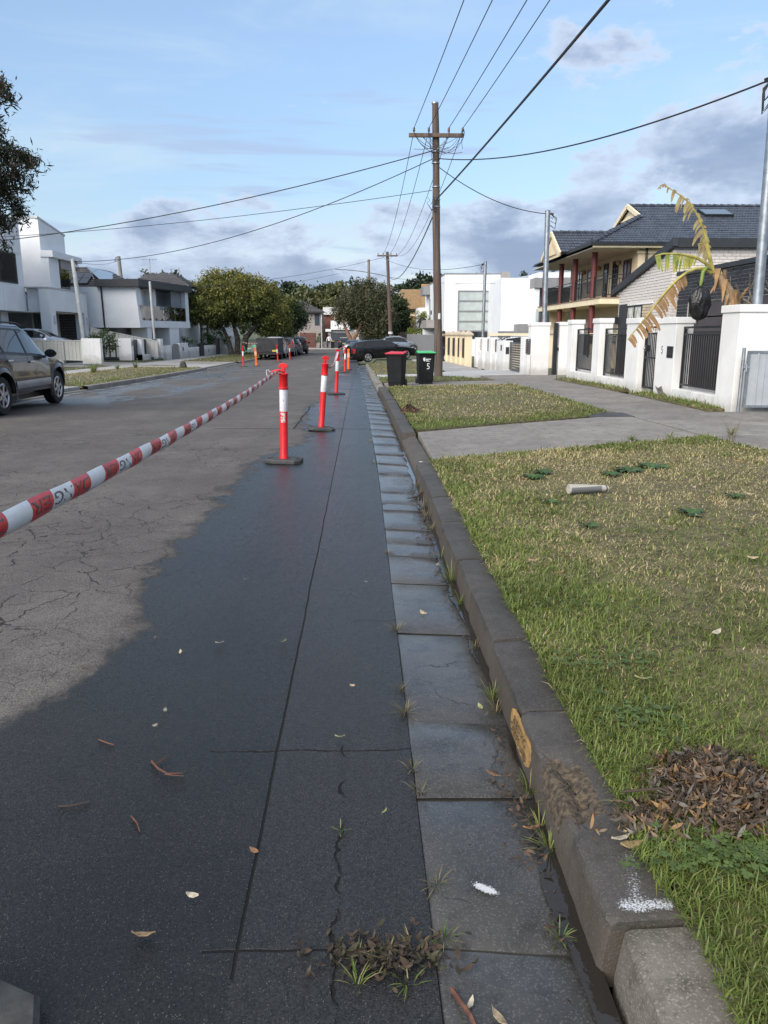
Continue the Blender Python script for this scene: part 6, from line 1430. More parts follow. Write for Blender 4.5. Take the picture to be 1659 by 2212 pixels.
# ------------------------------------------------------------------ left: house with dark fascia and glass balcony
h2 = thing('balcony_house', 'white house with dark fascia, glass balcony and solar panels', 'house', (-16, 55, .1))
bx('wall', RENDER2, h2, -26, 54.2, 1.95, -15.5, 66, 4.60)
b = MB(); b.prism([(-15.5, 54.0, 1.95), (-14.97, 54.0, 1.95), (-15.15, 54.0, 4.60), (-15.5, 54.0, 4.60)], (0, 1.2, 0)); b.build('fin_wall', RENDER2, h2); bx('side_wall', RENDER2, h2, -19.5, 54.0, 1.95, -15.5, 54.198, 4.60)
def skew(name, mat, z0, z1, a0=0.0, a1=1.0, d0=0.0, d1=1.6, parent=h2):
    A = Vector((-15.05, 54.3, 0)); B = Vector((-13.45, 62.3, 0)); d = (B - A).normalized(); nrm = Vector((d.y, -d.x, 0)); p = A.lerp(B, a0); q = A.lerp(B, a1)
    b = MB(); b.prism([p + Vector((0, 0, z0)) - nrm * d0, q + Vector((0, 0, z0)) - nrm * d0, q + Vector((0, 0, z0)) - nrm * d1, p + Vector((0, 0, z0)) - nrm * d1], (0, 0, z1 - z0)); return b.build(name, mat, parent)
skew('balcony', RENDER2, 1.98, 2.45, .0, 1.0, -.05, 2.4); skew('fascia', CHAR, 4.66, 5.14, -.02, 1.04, -.2, 3); bx('fascia', CHAR, h2, -17.7, 53.6, 4.61, -14.8, 54.1, 5.08)
skew('back_wall', RENDER2, 2.45, 4.66, 0, 1, 1.7, 2.4); skew('end_wall', RENDER2, 2.45, 4.66, .93, 1.0, 0, 1.7); skew('door', BLACKM, 2.45, 4.55, .46, .56, 1.60, 1.69); skew('door', BLACKM, 2.45, 4.55, .30, .36, 1.60, 1.69); skew('column', RENDER2, 2.45, 4.66, .36, .42, .4, 1.69); skew('shade_blind', M('grey_blind', (.22, .24, .26), .8), 2.9, 4.7, .70, .92, .3, .33)
for k in range(4):
    skew('glass_panel', CLEARG, 2.50, 3.45, .02 + .23 * k, .24 + .23 * k, .02, .035)
    for j in (.05, .17): skew('glass_clamp', BLACKM, 2.451, 2.62, .02 + .23 * k + j, .035 + .23 * k + j, -.01, .06)
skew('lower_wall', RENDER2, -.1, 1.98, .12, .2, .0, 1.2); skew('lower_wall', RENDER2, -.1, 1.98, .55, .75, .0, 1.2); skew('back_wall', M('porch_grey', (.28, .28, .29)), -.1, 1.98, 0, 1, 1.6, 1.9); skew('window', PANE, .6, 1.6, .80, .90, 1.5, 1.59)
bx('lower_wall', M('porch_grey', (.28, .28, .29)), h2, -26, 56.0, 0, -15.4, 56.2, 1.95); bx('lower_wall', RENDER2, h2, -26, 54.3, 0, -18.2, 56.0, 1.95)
b = MB(); b.tube([(-17.4, 53.93, 4.6), (-17.35, 53.93, 2.0), (-17.3, 53.93, 1.7)], .055, 8); b.build('downpipe', BLACKM, h2, smooth=True); bx('pipe_foot', BLACKM, h2, -18.0, 53.9, 1.78, -16.6, 53.98, 1.86)
RT = M('grey_brown_tile', (.085, .078, .078), .55, var=.2, vs=3, rnd=.15)
def tile_courses(parent, P, rows, thick=.05, over=.06):
    """roof face P = (eave0, eave1, top1, top0): overlapping courses, each its own piece"""
    e0, e1, t1, t0 = [Vector(p) for p in P]; n = (e1 - e0).cross(t0 - e0).normalized()
    if n.z < 0: n = -n
    for k in range(rows):
        f, g_ = k / rows, (k + 1 + over) / rows
        a, c = e0.lerp(t0, f), e1.lerp(t1, f); d, e = e0.lerp(t0, g_), e1.lerp(t1, g_); b = MB()
        b.add([a + n * thick, c + n * thick, e + n * .012, d + n * .012, a, c], [(0, 1, 2, 3), (4, 5, 1, 0)]); b.build('tile_course', RT, parent)
rf = bpy.data.objects.new('roof', None); link(rf, h2)
tile_courses(rf, [(-24, 55.0, 4.62), (-17.9, 55.0, 4.62), (-19.6, 58.2, 6.2), (-22.0, 58.2, 6.2)], 11); tile_courses(rf, [(-17.9, 55.0, 4.62), (-17.0, 63, 4.9), (-19.2, 62, 6.2), (-19.6, 58.2, 6.2)], 10)
bx('roof_gutter', BLACKM, rf, -24, 54.75, 4.40, -17.9, 54.95, 4.63)
sp = bpy.data.objects.new('solar_panels', None); link(sp, h2); SOL = glass_dark('solar_cell', (.010, .014, .030), .12)
for k in range(4):
    for j in range(2):
        x = -21.2 + .62 * k; y = 55.3 + .85 * j; z = lambda y: 4.62 + (y - 55.0) * .49 + .16; b = MB(); b.add([(x, y, z(y)), (x + .58, y, z(y)), (x + .58, y + .8, z(y + .8)), (x, y + .8, z(y + .8)), (x, y, z(y) - .05), (x + .58, y, z(y) - .05)], [(0, 1, 2, 3), (4, 5, 1, 0)]); b.build('panel', SOL, sp)
for k in range(7): b = MB(); y = 56.0 + .85 * k; b.add([(-17.9, y, 5.05), (-17.9, y + .82, 5.05), (-18.95, y + .82, 6.08), (-18.95, y, 6.08), (-17.9, y, 4.99), (-18.95, y, 6.02)], [(0, 1, 2, 3), (0, 3, 5, 4)]); b.build('panel', glass_dark('bright_panel', (.28, .32, .36), .15), sp)
rf2 = bpy.data.objects.new('rear_roof', None); link(rf2, h2)
tile_courses(rf2, [(-19.5, 66, 5.4), (-14.2, 66, 5.4), (-16.2, 69.5, 6.6), (-18.2, 69.5, 6.6)], 9); tile_courses(rf2, [(-14.2, 66, 5.4), (-14.2, 74, 5.4), (-16.2, 72, 6.6), (-16.2, 69.5, 6.6)], 9); bx('rear_wall', RENDER2, h2, -19, 66.5, 0, -15, 73, 5.28); bx('rear_gutter', CHAR, rf2, -19.6, 65.8, 5.08, -14.5, 65.98, 5.3)
an = thing('tv_antenna', 'roof antenna above the dark fascia house', 'antenna', (-17.6, 64, 5.2)); b = MB(); b.tube([(-17.2, 66, 6.3), (-17.2, 66, 7.5)], .025, 6); b.beam((-17.9, 66, 7.4), (-16.6, 66, 7.45), .025, .025)
for k in range(5): b.beam((-17.7 + .25 * k, 65.8, 7.43), (-17.7 + .25 * k, 66.2, 7.43), .02, .02)
b.build('mast', STEEL, an)
# fences before it
rfz = thing('raked_fence', 'pale ribbed metal fence with a sloping top beside the driveway', 'fence', (-15, 50, .1)); rib_fence(rfz, (-17.2, 50.6, .12), (-12.9, 50.2, .1), 1.80, .98, .22)
p2 = thing('letterbox_wall', 'low white wall with letterbox pier and black gate panels', 'wall', (-13.6, 48, .1))
bx('pier', RENDER, p2, -14.4, 47.0, 0, -13.65, 47.45, 1.28, .01); bx('letter_slot', GREYP, p2, -13.648, 47.1, .85, -13.63, 47.35, 1.12)
for x, y0, y1 in ((-13.72, 47.6, 48.5), (-13.66, 49.0, 50.3), (-13.5, 50.9, 52.2)): bx('gate_panel', BLACKM, p2, x - .04, y0, .30 if y0 > 48.6 else .08, x, y1, 1.2)
bx('low_wall', RENDER, p2, -13.76, 48.5, -.05, -13.4, 52.4, .30); bx('pier', RENDER, p2, -13.80, 48.5, -.05, -13.45, 49.0, 1.22); bx('pier', RENDER, p2, -13.72, 50.3, -.05, -13.4, 50.9, 1.22); bx('pier', RENDER, p2, -13.62, 52.2, -.05, -13.25, 52.9, 1.22)
for x in (-15.1, -14.75): b = MB(); b.tube([(x + .3, 46.6, .1), (x + .3, 46.6, 1.25 if x < -15 else 1.0)], .05, 6); b.build('gate_post', BLACKM, p2)
for x in (-18.4, -16.9):
    o = thing('drive_lamp', 'small lit lamp in the left driveway, ' + ('farther from' if x < -18 else 'nearer to') + ' the letterbox pier', 'lamp', (x, 53.0, .1), 0, 'lit lamps in the driveway'); b = MB(); b.lathe([(.05, .05), (.05, .28), (.08, .3)], 10, (x, 53.0, 0)); b.build('stem', BLACKM, o); b = MB(); b.lathe([(.06, .30), (.09, .34), (.09, .46), (.06, .48)], 10, (x, 53.0, 0)); b.build('globe', ml, o, smooth=True)
lw2 = thing('stepped_wall', 'stepped white garden walls with grey gates before the balcony', 'wall', (-13, 58, 0))
for y0, y1, z1, mt in ((53.2, 54.8, .75, RENDER), (54.85, 56.6, .85, GREYP), (56.7, 59.5, .90, RENDER), (59.5, 63.0, .55, RENDER), (63.1, 64.4, .75, CHAR), (64.5, 69.5, .62, RENDER), (69.5, 70.6, 1.2, CHAR), (70.7, 80.0, 1.35, RENDER)): bx('wall' if mt is RENDER else 'gate', mt, lw2, -13.35 + (y0 - 53) * .03, y0, -.5, -13.15 + (y0 - 53) * .03, y1, z1)
bx('letter_slot', BLACKM, lw2, -13.06, 57.6, .35, -13.02, 57.9, .6); bx('letter_slot', BLACKM, lw2, -12.83, 66.0, .1, -12.80, 66.3, .3)
b = MB(); b.beam((-13.1, 60, 1.0), (-13.0, 63, 1.0), .05, .05); b.tube([(-13.05, 62.8, .3), (-13.05, 62.8, 1.0)], .03, 6); b.build('handrail', BLACKM, lw2)
h3 = thing('white_house', 'plain white two storey house behind the big left tree', 'house', (-16, 74, 0))
bx('wall', RENDER2, h3, -22, 75, -.4, -13.9, 90, 3.1); bx('parapet_cap', CHAR, h3, -22, 74.95, 3.102, -13.85, 90, 3.2)
for x in (-17.6, -16.3): window(h3, 'y', 74.97, x, x + .8, 1.0, 2.2, -1, nv=0)
for x in (-15.2, -14.6): bx('downpipe', BLACKM, h3, x, 74.85, -.3, x + .12, 74.96, 3.1)
window(h3, 'x', -13.88, 78, 79.5, .6, 1.6, 1, nv=1); f4 = thing('grey_fence', 'grey ribbed side fence before the plain white house', 'fence', (-15, 73, 0)); rib_fence(f4, (-18.2, 73.5, -.2), (-13.4, 72.8, -.3), 1.25, .9, .3, mat=M('grey_sheet', (.26, .28, .29), .55))

# ------------------------------------------------------------------ houses at the far end
Y0 = 112.0
e1 = thing('brick_house', 'grey brick house with a brown garage door at the end of the street', 'house', (-9, Y0, -.4)); GBK = M('grey_pink_brick', (.30, .265, .25), .85, var=.1, vs=5, bump=.01, bs=14)
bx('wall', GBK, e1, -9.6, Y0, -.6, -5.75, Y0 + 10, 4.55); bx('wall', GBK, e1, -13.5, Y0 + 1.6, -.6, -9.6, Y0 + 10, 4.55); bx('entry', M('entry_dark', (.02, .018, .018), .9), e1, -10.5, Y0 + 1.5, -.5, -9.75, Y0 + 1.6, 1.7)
gd = bx('garage_door', M('brown_door', (.12, .045, .035), .55), e1, -8.75, Y0 - .06, -.5, -6.5, Y0 - .01, 1.72)
for k in range(5): bx('door_panel', M('brown_door', (.12, .045, .035)), gd, -8.72, Y0 - .085, -.48 + .44 * k, -6.53, Y0 - .061, -.07 + .44 * k)
window(e1, 'y', Y0 - .03, -8.65, -7.35, 3.35, 4.3, -1, frame=M('white_frame', (.7, .7, .7), .5), pane=PANE, nv=1); bx('sill', GBK, e1, -8.7, Y0 - .12, 3.2, -7.3, Y0, 3.34); bx('tall_window', PANEB, e1, -6.6, Y0 - .05, 2.75, -5.95, Y0 - .01, 4.3)
r1 = bpy.data.objects.new('roof', None); link(r1, e1); RT2 = RT
tile_courses(r1, [(-14, Y0 - .5, 4.6), (-5.3, Y0 - .5, 4.6), (-8.8, Y0 + 4, 6.35), (-10.2, Y0 + 4, 6.35)], 9, .08); tile_courses(r1, [(-5.3, Y0 - .5, 4.6), (-5.3, Y0 + 10, 4.6), (-8.8, Y0 + 6, 6.35), (-8.8, Y0 + 4, 6.35)], 9, .08); bx('roof_gutter', BLACKM, r1, -14, Y0 - .62, 4.42, -5.2, Y0 - .48, 4.6)
b = MB(); b.tube([(-5.65, Y0 - .1, -.4), (-5.65, Y0 - .1, 4.4)], .06, 6); b.build('downpipe', M('white_frame', (.7, .7, .7)), e1)
for k, (dx, hh) in enumerate(((-12.4, 2.4), (-11.6, 2.0))): window(e1, 'y', Y0 + 1.57, dx, dx + .5, .6, hh, -1, nv=0)
e2 = thing('render_house', 'pale rendered house with a dark roller garage at the far end', 'house', (-2, Y0, -.4)); PG = M('pale_grey_render', (.42, .43, .44), .85, var=.04)
bx('wall', PG, e2, -4.75, Y0, -.6, .6, Y0 + 9, 2.15); bx('upper_wall', RENDER2, e2, -4.35, Y0 - .5, 2.15, -1.7, Y0 + 8, 3.4); bx('upper_wall', PG, e2, -3.9, Y0 + 1, 3.4, .2, Y0 + 8, 4.6); bx('porch_roof', RENDER2, e2, -5.1, Y0 - .4, 1.9, -4.3, Y0, 2.25)
g2 = bx('garage_door', M('blue_grey_door', (.045, .052, .065), .5), e2, -4.4, Y0 - .06, -.5, -2.05, Y0 - .01, 1.75)
for k in range(9): bx('door_slat', M('blue_grey_door', (.045, .052, .065)), g2, -4.38, Y0 - .08, -.48 + .245 * k, -2.07, Y0 - .061, -.26 + .245 * k)
for k in range(7): bx('timber_slat', M('pale_timber', (.50, .38, .22), .7), e2, -3.85 + .12 * k, Y0 + .9, 3.42, -3.78 + .12 * k, Y0 + .98, 4.55)
bx('door', M('taupe_door', (.26, .24, .20), .7), e2, -1.45, Y0 - .05, -.5, -.85, Y0 - .01, 1.8); bx('stone_wall', M('stone_clad', (.22, .20, .185), .9, var=.5, vs=9), e2, -.4, Y0 - .3, -.5, .6, Y0 - .002, 1.7); window(e2, 'y', Y0 - .52, -3.4, -3.0, 2.9, 3.35, -1, nv=0)
rb = thing('red_brick_house', 'sliver of a red brick house between the two end houses', 'house', (-5, 125, 0)); bx('wall', M('red_brick', (.20, .085, .06), .9, var=.2, vs=4), rb, -6.5, 124, -.5, -3.0, 130, 4.5); bx('roof', M('white_roof', (.6, .6, .6), .7), rb, -6, 123.5, 4.502, -3.6, 130, 5.6)
bpier = thing('stone_pier', 'speckled brick pier beside the far yellow lidded bin', 'wall', (-4.8, 108.4, 0)); bx('pier', M('stone_clad', (.22, .20, .185)), bpier, -5.35, 108.2, -.4, -4.75, 108.8, .55)
pp_ = thing('street_pole', 'slim pale pole at the corner of the grey brick house', 'pole', (-5.5, 108, 0)); b = MB(); b.tube([(-5.45, 108, -.4), (-5.45, 108, 3.5)], .06, 8); b.build('post', LP, pp_)
# ------------------------------------------------------------------ cars
def paint(name, col, metal=.5): return M(name, col, .25, metal=metal, var=.03, coat=.55, spec=.3)
TYRE = M('tyre', (.013, .013, .014), .75, var=.1, vs=30); RIM = M('alloy', (.50, .51, .53), .3, metal=.8); TRIM = M('black_trim', (.014, .014, .015), .5); CARGLASS = glass_dark('car_glass', (.010, .012, .014), .02); REDL = M('tail_lamp', (.35, .01, .012), .15, coat=1); CLEARL = M('head_lamp', (.5, .53, .56), .1, coat=1); CHROME = M('bright_trim', (.6, .62, .65), .2, metal=.9); AMBER = M('amber_lamp', (.6, .2, .02), .2)
def itp(T, x):
    if x <= T[0][0]: return T[0][1]
    for (a, p), (c, q) in zip(T, T[1:]):
        if x <= c: t = (x - a) / (c - a); t = t * t * (3 - 2 * t) * .5 + t * .5; return p + (q - p) * t
    return T[-1][1]
def car(name, label, loc, rz, pm, S, pitch=0.0, group=None, detail=True, plate=True):
    r = thing(name, label, 'car', loc, rz, group); r.rotation_euler = (0, -pitch, rz)
    x0, x1, wb, wr_, wt = S['x0'], S['x1'], S['wb'], S['wheel'], S.get('tyre_w', .22); ax = (-wb / 2, wb / 2); ra = wr_ + S.get('gap', .07); sill = S.get('sill', .28)
    w = lambda x: itp(S['w'], x); zt = lambda x: itp(S['top'], x); zb = lambda x: itp(S['belt'], x); wr = lambda x: itp(S['wr'], x)
    def za(x):
        z = itp(S.get('bottom', [(x0, .32), (x0 + .4, sill), (x1 - .4, sill), (x1, .30)]), x)
        for a in ax:
            if abs(x - a) < ra: z = max(z, wr_ + math.sqrt(ra * ra - (x - a) ** 2))
        return z
    def sec(x):
        W_, t_, b_, q, s_ = w(x), zt(x), zb(x), wr(x), za(x); b_ = min(b_, t_ - .03); mid = max(s_ + .02, min(b_ - .03, .62)); top_edge = max(b_ + .012, t_ - .075)
        return [(0, .30), (W_ - .24, .30), (W_ - .24, s_), (W_ - .012, s_), (W_ + .006, s_ + (mid - s_) * .35), (W_ + .01, mid), (W_ * .985, b_), (q, top_edge), (q * .90, t_ - .022), (q * .55, t_ - .004), (0, t_)]
    xs = sorted(set([round(v, 3) for v in list(np.arange(x0, x1 + .001, .06)) + [x1] + [a + s * ra for a in ax for s in (-1, 1)] + [a + s * ra * 1.0005 for a in ax for s in (-1, 1)] + [a + s * ra * .97 for a in ax for s in (-1, 1)]]))
    b = MB(); n = len(sec(0)); rings = []
    for x in xs:
        h = sec(x); rings.append([(x, -y, z) for y, z in h[::-1]] + [(x, y, z) for y, z in h[1:]])
    m_ = len(rings[0]); V = [p for q in rings for p in q]; F = [(i * m_ + j, (i + 1) * m_ + j, (i + 1) * m_ + j + 1, i * m_ + j + 1) for i in range(len(xs) - 1) for j in range(m_ - 1)]
    F += [tuple(range(m_)), tuple((len(xs) - 1) * m_ + j for j in range(m_))[::-1]]
    b.add(V, F); body = b.build('body', pm, r, smooth=True, world=False)
    def side_patch(nm, mat, xa, xb, v0, v1, sides=(-1, 1), off=.006, lo=6, hi=7, cut=None, parent=body):
        for s in sides:
            b = MB(); us = list(np.linspace(xa, xb, max(3, int(abs(xb - xa) / .08) + 2)))
            def f(x, v):
                P = sec(x); a, c = P[lo], P[hi]; y = a[0] + (c[0] - a[0]) * v; z = a[1] + (c[1] - a[1]) * v; return (x, s * (y + off), z + off * .3)
            b.grid(f, us, list(np.linspace(v0, v1, 4))); b.build(nm, mat, parent, smooth=True, world=False)
    def top_patch(nm, mat, xa, xb, k=.90, off=.007):
        b = MB()
        def f(x, u):
            P = sec(x); pts = P[7:]; L = [(-y, z) for y, z in pts] + [(y, z) for y, z in pts[::-1]]; t = (u * k * .5 + .5) * (len(L) - 1); i = min(int(t), len(L) - 2); g_ = t - i; y = L[i][0] + (L[i + 1][0] - L[i][0]) * g_; z = L[i][1] + (L[i + 1][1] - L[i][1]) * g_
            sl = (zt(x + .02) - zt(x - .02)) / .04; nn = math.hypot(1, sl); return (x - sl / nn * off, y, z + off / nn)
        b.grid(f, list(np.linspace(xa, xb, 9)), list(np.linspace(-1, 1, 13))); b.build(nm, mat, body, smooth=True, world=False)
    for xa, xb in S['side_glass']: side_patch('window_trim', TRIM, xa - .035, xb + .035, .03, .95, off=.004); side_patch('side_window', CARGLASS, xa, xb, .12, .88, off=.009)
    top_patch('windscreen', CARGLASS, *S['screen'])
    if 'rear_screen' in S: top_patch('rear_window', CARGLASS, *S['rear_screen'])
    for x in S.get('seams', ()): side_patch('door_seam', TRIM, x - .005, x + .005, 0, 1, off=.004, lo=4, hi=6)
    for x in S.get('handles', ()):
        for s in (-1, 1):
            b = MB(); y = sec(x)[6][0]; z = sec(x)[6][1] - .10; b.beam((x - .10, s * (y + .028), z), (x + .10, s * (y + .028), z + .005), .03, .035); b.build('door_handle', S.get('handle_mat', pm), body, bevel=.008, world=False)
    if S.get('trim_band'):
        z0, z1 = S['trim_band']
        for s in (-1, 1):
            b = MB(); b.grid(lambda x, v: (x, s * (w(x) + .018 + .012 * math.sin(math.pi * v)), z0 + (z1 - z0) * v), list(np.linspace(ax[0] + ra + .06, ax[1] - ra - .04, 8)), [0, .3, .7, 1]); b.build('door_moulding', S.get('band_mat', TRIM), body, smooth=True, world=False)
    if S.get('flare'):
        for a in ax:
            for s in (-1, 1):
                b = MB(); b.grid(lambda t, v: (a + (ra - .005 + .085 * v) * math.cos(t), s * (w(a) + .012 + .03 * (1 - v) ** .5), wr_ + (ra - .005 + .085 * v) * math.sin(t)), list(np.linspace(R(-18), R(198), 20)), [0, .4, .8, 1]); b.build('arch_flare', pm, body, smooth=True, world=False)
    for s in (-1, 1):                                   # mirrors
        x, y, z = S['mirror']; b = MB(); b.beam((x, s * (y - .12), z - .05), (x + .02, s * y, z - .02), .05, .05); b.build('mirror_arm', TRIM, body, world=False)
        b = MB(); b.grid(lambda t, u: (x + .03 + (.10 * math.sin(u) if u < 1.6 else .10), s * (y + .10) + .125 * math.cos(t) * math.cos(u) ** .5 if u < 1.55 else s * (y + .10), z + .04 + .085 * math.sin(t) * (math.cos(u) ** .5 if u < 1.55 else 0)), list(np.linspace(0, 2 * math.pi, 17)), [0, .5, 1.0, 1.3, 1.5]); b.lathe([(.0, 0)], 3) if False else None
        mir = b.build('mirror', S.get('mirror_mat', pm), body, smooth=True, world=False)
        b = MB(); b.add([(x + .028, s * (y + .10) + .112 * math.cos(t), z + .04 + .072 * math.sin(t)) for t in np.linspace(0, 2 * math.pi, 17)[:-1]], [tuple(range(16))]); b.build('mirror_glass', CARGLASS, mir, world=False)
    zl = S['lamp_z']
    for s in (-1, 1):
        b = MB(); W_ = w(x1 - .12); b.add([(x1 + .006, s * (W_ - .42), zl - .07), (x1 + .006, s * (W_ - .42), zl + .06), (x1 - .10, s * (W_ - .02), zl + .09), (x1 - .10, s * (W_ + .018), zl - .05), (x1 - .30, s * (w(x1 - .3) + .016), zl + .08), (x1 - .28, s * (w(x1 - .3) + .02), zl)], [(0, 1, 2, 3), (3, 2, 4, 5)]); b.build('headlamp', CLEARL, body, world=False)
        t0, t1 = S.get('tail', (zl, zl + .3)); b = MB(); W_ = w(x0 + .1); ww = S.get('tail_w', .18); b.add([(x0 - .008, s * (W_ - ww), t0), (x0 - .008, s * (W_ - ww), t1), (x0 + .03, s * (W_ + .004), t1), (x0 + .03, s * (W_ + .012), t0), (x0 + .22, s * (w(x0 + .22) + .014), t1 - .03), (x0 + .18, s * (w(x0 + .2) + .018), t0 + .03)], [(0, 1, 2, 3), (3, 2, 4, 5)]); b.build('tail_lamp', REDL, body, world=False)
    b = MB(); b.box(x0 - .015, -.19, .62, x0 - .004, .19, .73); b.build('number_plate', M('plate_yellow', (.62, .50, .06), .5), body, world=False)
    b = MB(); b.box(x0 + .2, -w(0) + .25, .2, x1 - .2, w(0) - .25, .31); b.build('underbody', TRIM, r, world=False)
    if S.get('rails'):
        for s in (-1, 1): b = MB(); b.tube([(x, s * (wr(x) - .02), zt(x) + .012) for x in np.linspace(*S['rails'], 8)], .016, 6); b.build('roof_rail', S.get('rail_mat', TRIM), body, smooth=True, world=False)
    nsp = S.get('spokes', 5); rr = wr_ * S.get('rim', .66)
    for a in ax:
        for s in (-1, 1):
            yo = s * (w(a) - .02); wl_ = bpy.data.objects.new('wheel', None); link(wl_, r); wl_.location = (a, yo, wr_)
            b = MB(); b.lathe([(rr, -s * wt), (wr_ - .02, -s * wt), (wr_, -s * (wt - .03)), (wr_, -s * .03), (wr_ - .025, 0), (rr + .012, .004 * s), (rr, -.006 * s)], 32, (0, 0, 0), 'y', cap=False); b.build('tyre', TYRE, wl_, smooth=True, world=False)
            b = MB(); b.lathe([(rr + .004, -.006 * s), (rr - .022, -.02 * s), (rr - .03, -.12 * s), (.05, -.13 * s), (.002, -.13 * s)], 32, (0, 0, 0), 'y', cap=False); b.build('rim', M('rim_dark', (.03, .03, .032), .5), wl_, smooth=True, world=False)
            b = MB(); b.lathe([(rr + .002, -.001 * s), (rr - .016, .007 * s), (rr - .03, -.016 * s)], 32, (0, 0, 0), 'y', cap=False)
            for k in range(nsp):
                t = 2 * math.pi * k / nsp + .3; ww = S.get('spoke_w', .06); c_, s__ = math.cos(t), math.sin(t)
                P = [(.05, ww * .5), (rr * .75, ww * .42), (rr - .008, ww * .85), (rr - .008, -ww * .85), (rr * .75, -ww * .42), (.05, -ww * .5)]
                b.prism([(p * c_ - q * s__, -.004 * s, p * s__ + q * c_) for p, q in P], (0, -s * .025, 0))
            b.lathe([(.002, .006 * s), (.05, .006 * s), (.065, -.012 * s), (.065, -.03 * s)], 16, (0, 0, 0), 'y'); b.build('alloy', RIM, wl_, smooth=True, world=False)
    return r
SUV = dict(x0=-2.25, x1=2.13, wb=2.66, wheel=.362, gap=.085, sill=.36, w=[(-2.25, .80), (-1.9, .885), (-1, .905), (1.2, .905), (1.8, .86), (2.13, .66)], wr=[(-2.25, .60), (-1.9, .64), (-.2, .665), (.55, .66), (1.15, .74), (1.8, .70), (2.13, .5)],
           top=[(-2.25, 1.12), (-2.15, 1.42), (-1.8, 1.66), (-.9, 1.72), (.1, 1.70), (.45, 1.60), (1.02, 1.20), (1.20, 1.115), (1.7, 1.03), (2.0, .90), (2.13, .70)], belt=[(-2.25, 1.14), (-1.5, 1.12), (0, 1.05), (.95, 1.0), (1.2, .98), (1.9, .86), (2.13, .62)],
           bottom=[(-2.25, .45), (-1.9, .38), (1.75, .36), (2.13, .34)], side_glass=[(-1.72, -1.22), (-1.12, -.22), (-.12, .80)], screen=(.52, 1.08), rear_screen=(-2.21, -1.98), seams=(-.17, .92, -1.15), handles=(-.98, .0), mirror=(.72, .90, 1.06), lamp_z=.83, tail=(.9, 1.3), flare=True, trim_band=(.46, .60), band_mat=M('silver_moulding', (.30, .31, .33), .35, metal=.4), rails=(-1.7, .3), rail_mat=TRIM, spokes=6, spoke_w=.075, rim=.64, handle_mat=CHROME)
HATCH = dict(x0=-2.05, x1=2.05, wb=2.6, wheel=.315, w=[(-2.05, .72), (-1.7, .83), (0, .86), (1.3, .85), (1.8, .78), (2.05, .6)], wr=[(-2.05, .55), (-1.5, .58), (.3, .61), (1.0, .72), (1.8, .66), (2.05, .45)],
             top=[(-2.05, .92), (-1.95, 1.1), (-1.4, 1.38), (-.6, 1.47), (.1, 1.45), (.5, 1.33), (1.05, 1.02), (1.25, .95), (1.8, .80), (2.05, .62)], belt=[(-2.05, .95), (-1, .95), (.9, .90), (1.8, .76), (2.05, .55)], side_glass=[(-1.5, -.75), (-.68, .05), (.12, .75)], screen=(.42, 1.12), rear_screen=(-1.9, -1.25), seams=(.08, -.72), handles=(-.85, -.05), mirror=(.62, .84, .98), lamp_z=.70, tail=(.78, 1.02), spokes=5)
WAGON = dict(x0=-2.55, x1=2.40, wb=2.88, wheel=.33, gap=.05, sill=.24, w=[(-2.55, .78), (-2.2, .88), (0, .92), (1.5, .90), (2.1, .84), (2.4, .66)], wr=[(-2.55, .60), (-2.0, .63), (.3, .64), (.9, .74), (1.9, .74), (2.4, .5)],
             top=[(-2.55, .98), (-2.42, 1.18), (-2.1, 1.42), (-1.2, 1.49), (-.1, 1.46), (.3, 1.38), (1.0, 1.02), (1.15, .96), (1.9, .85), (2.25, .72), (2.4, .58)], belt=[(-2.55, 1.02), (-1.5, .97), (.9, .90), (1.15, .88), (2.1, .72), (2.4, .52)], bottom=[(-2.55, .36), (-2.1, .26), (2.0, .22), (2.4, .22)],
             side_glass=[(-2.15, -1.32), (-1.24, -.36), (-.28, .62)], screen=(.36, 1.05), rear_screen=(-2.5, -2.1), seams=(-.32, .66, -1.28), handles=(-1.05, -.10), mirror=(.62, .90, .98), lamp_z=.66, tail=(.66, .98), spokes=5, spoke_w=.10, rim=.70)
SEDAN = dict(HATCH, x0=-2.3, x1=2.2, wb=2.7, top=[(-2.3, .85), (-2.2, .98), (-1.55, 1.06), (-.95, 1.36), (-.3, 1.44), (.2, 1.42), (.55, 1.32), (1.15, 1.0), (1.35, .94), (1.95, .80), (2.2, .62)], rear_screen=(-1.5, -.98), side_glass=[(-1.05, -.45), (-.38, .28), (.35, .8)], w=[(-2.3, .74), (-1.9, .86), (0, .89), (1.4, .87), (2.0, .8), (2.2, .6)], wr=[(-2.3, .6), (-1.5, .66), (-.5, .60), (.3, .61), (1.1, .74), (1.9, .68), (2.2, .45)], belt=[(-2.3, .90), (-1, .93), (.9, .90), (1.95, .76), (2.2, .55)])
car('parked_car', 'dark grey four wheel drive parked at the left edge', (-7.60, 16.08, zr(16) + .012), R(90), paint('dark_grey_paint', (.020, .022, .027), .3), SUV)
car('parked_car', 'black station wagon stopped across the right verge crossing', (1.50, 55.6, -.29), R(21), paint('black_paint', (.004, .0045, .006), .0), WAGON, pitch=R(3.6))
GL_ = 'cars parked nose to tail on the left'
car('parked_car', 'white ute cab just ahead of the boxed trailer on the left', (-7.05, 65.2, zr(65)), R(91), paint('white_paint', (.62, .64, .66), .0), dict(SUV, flare=False, trim_band=None), group=GL_)
car('parked_car', 'mid grey four wheel drive behind the white ute on the left', (-6.80, 70.3, zr(70)), R(91), paint('mid_grey_paint', (.085, .088, .092), .5), dict(SUV, flare=False), group=GL_)
car('parked_car', 'small grey hatchback second from the far end on the left', (-6.55, 75.3, zr(75)), R(91), paint('steel_paint', (.12, .125, .13), .5), HATCH, group=GL_)
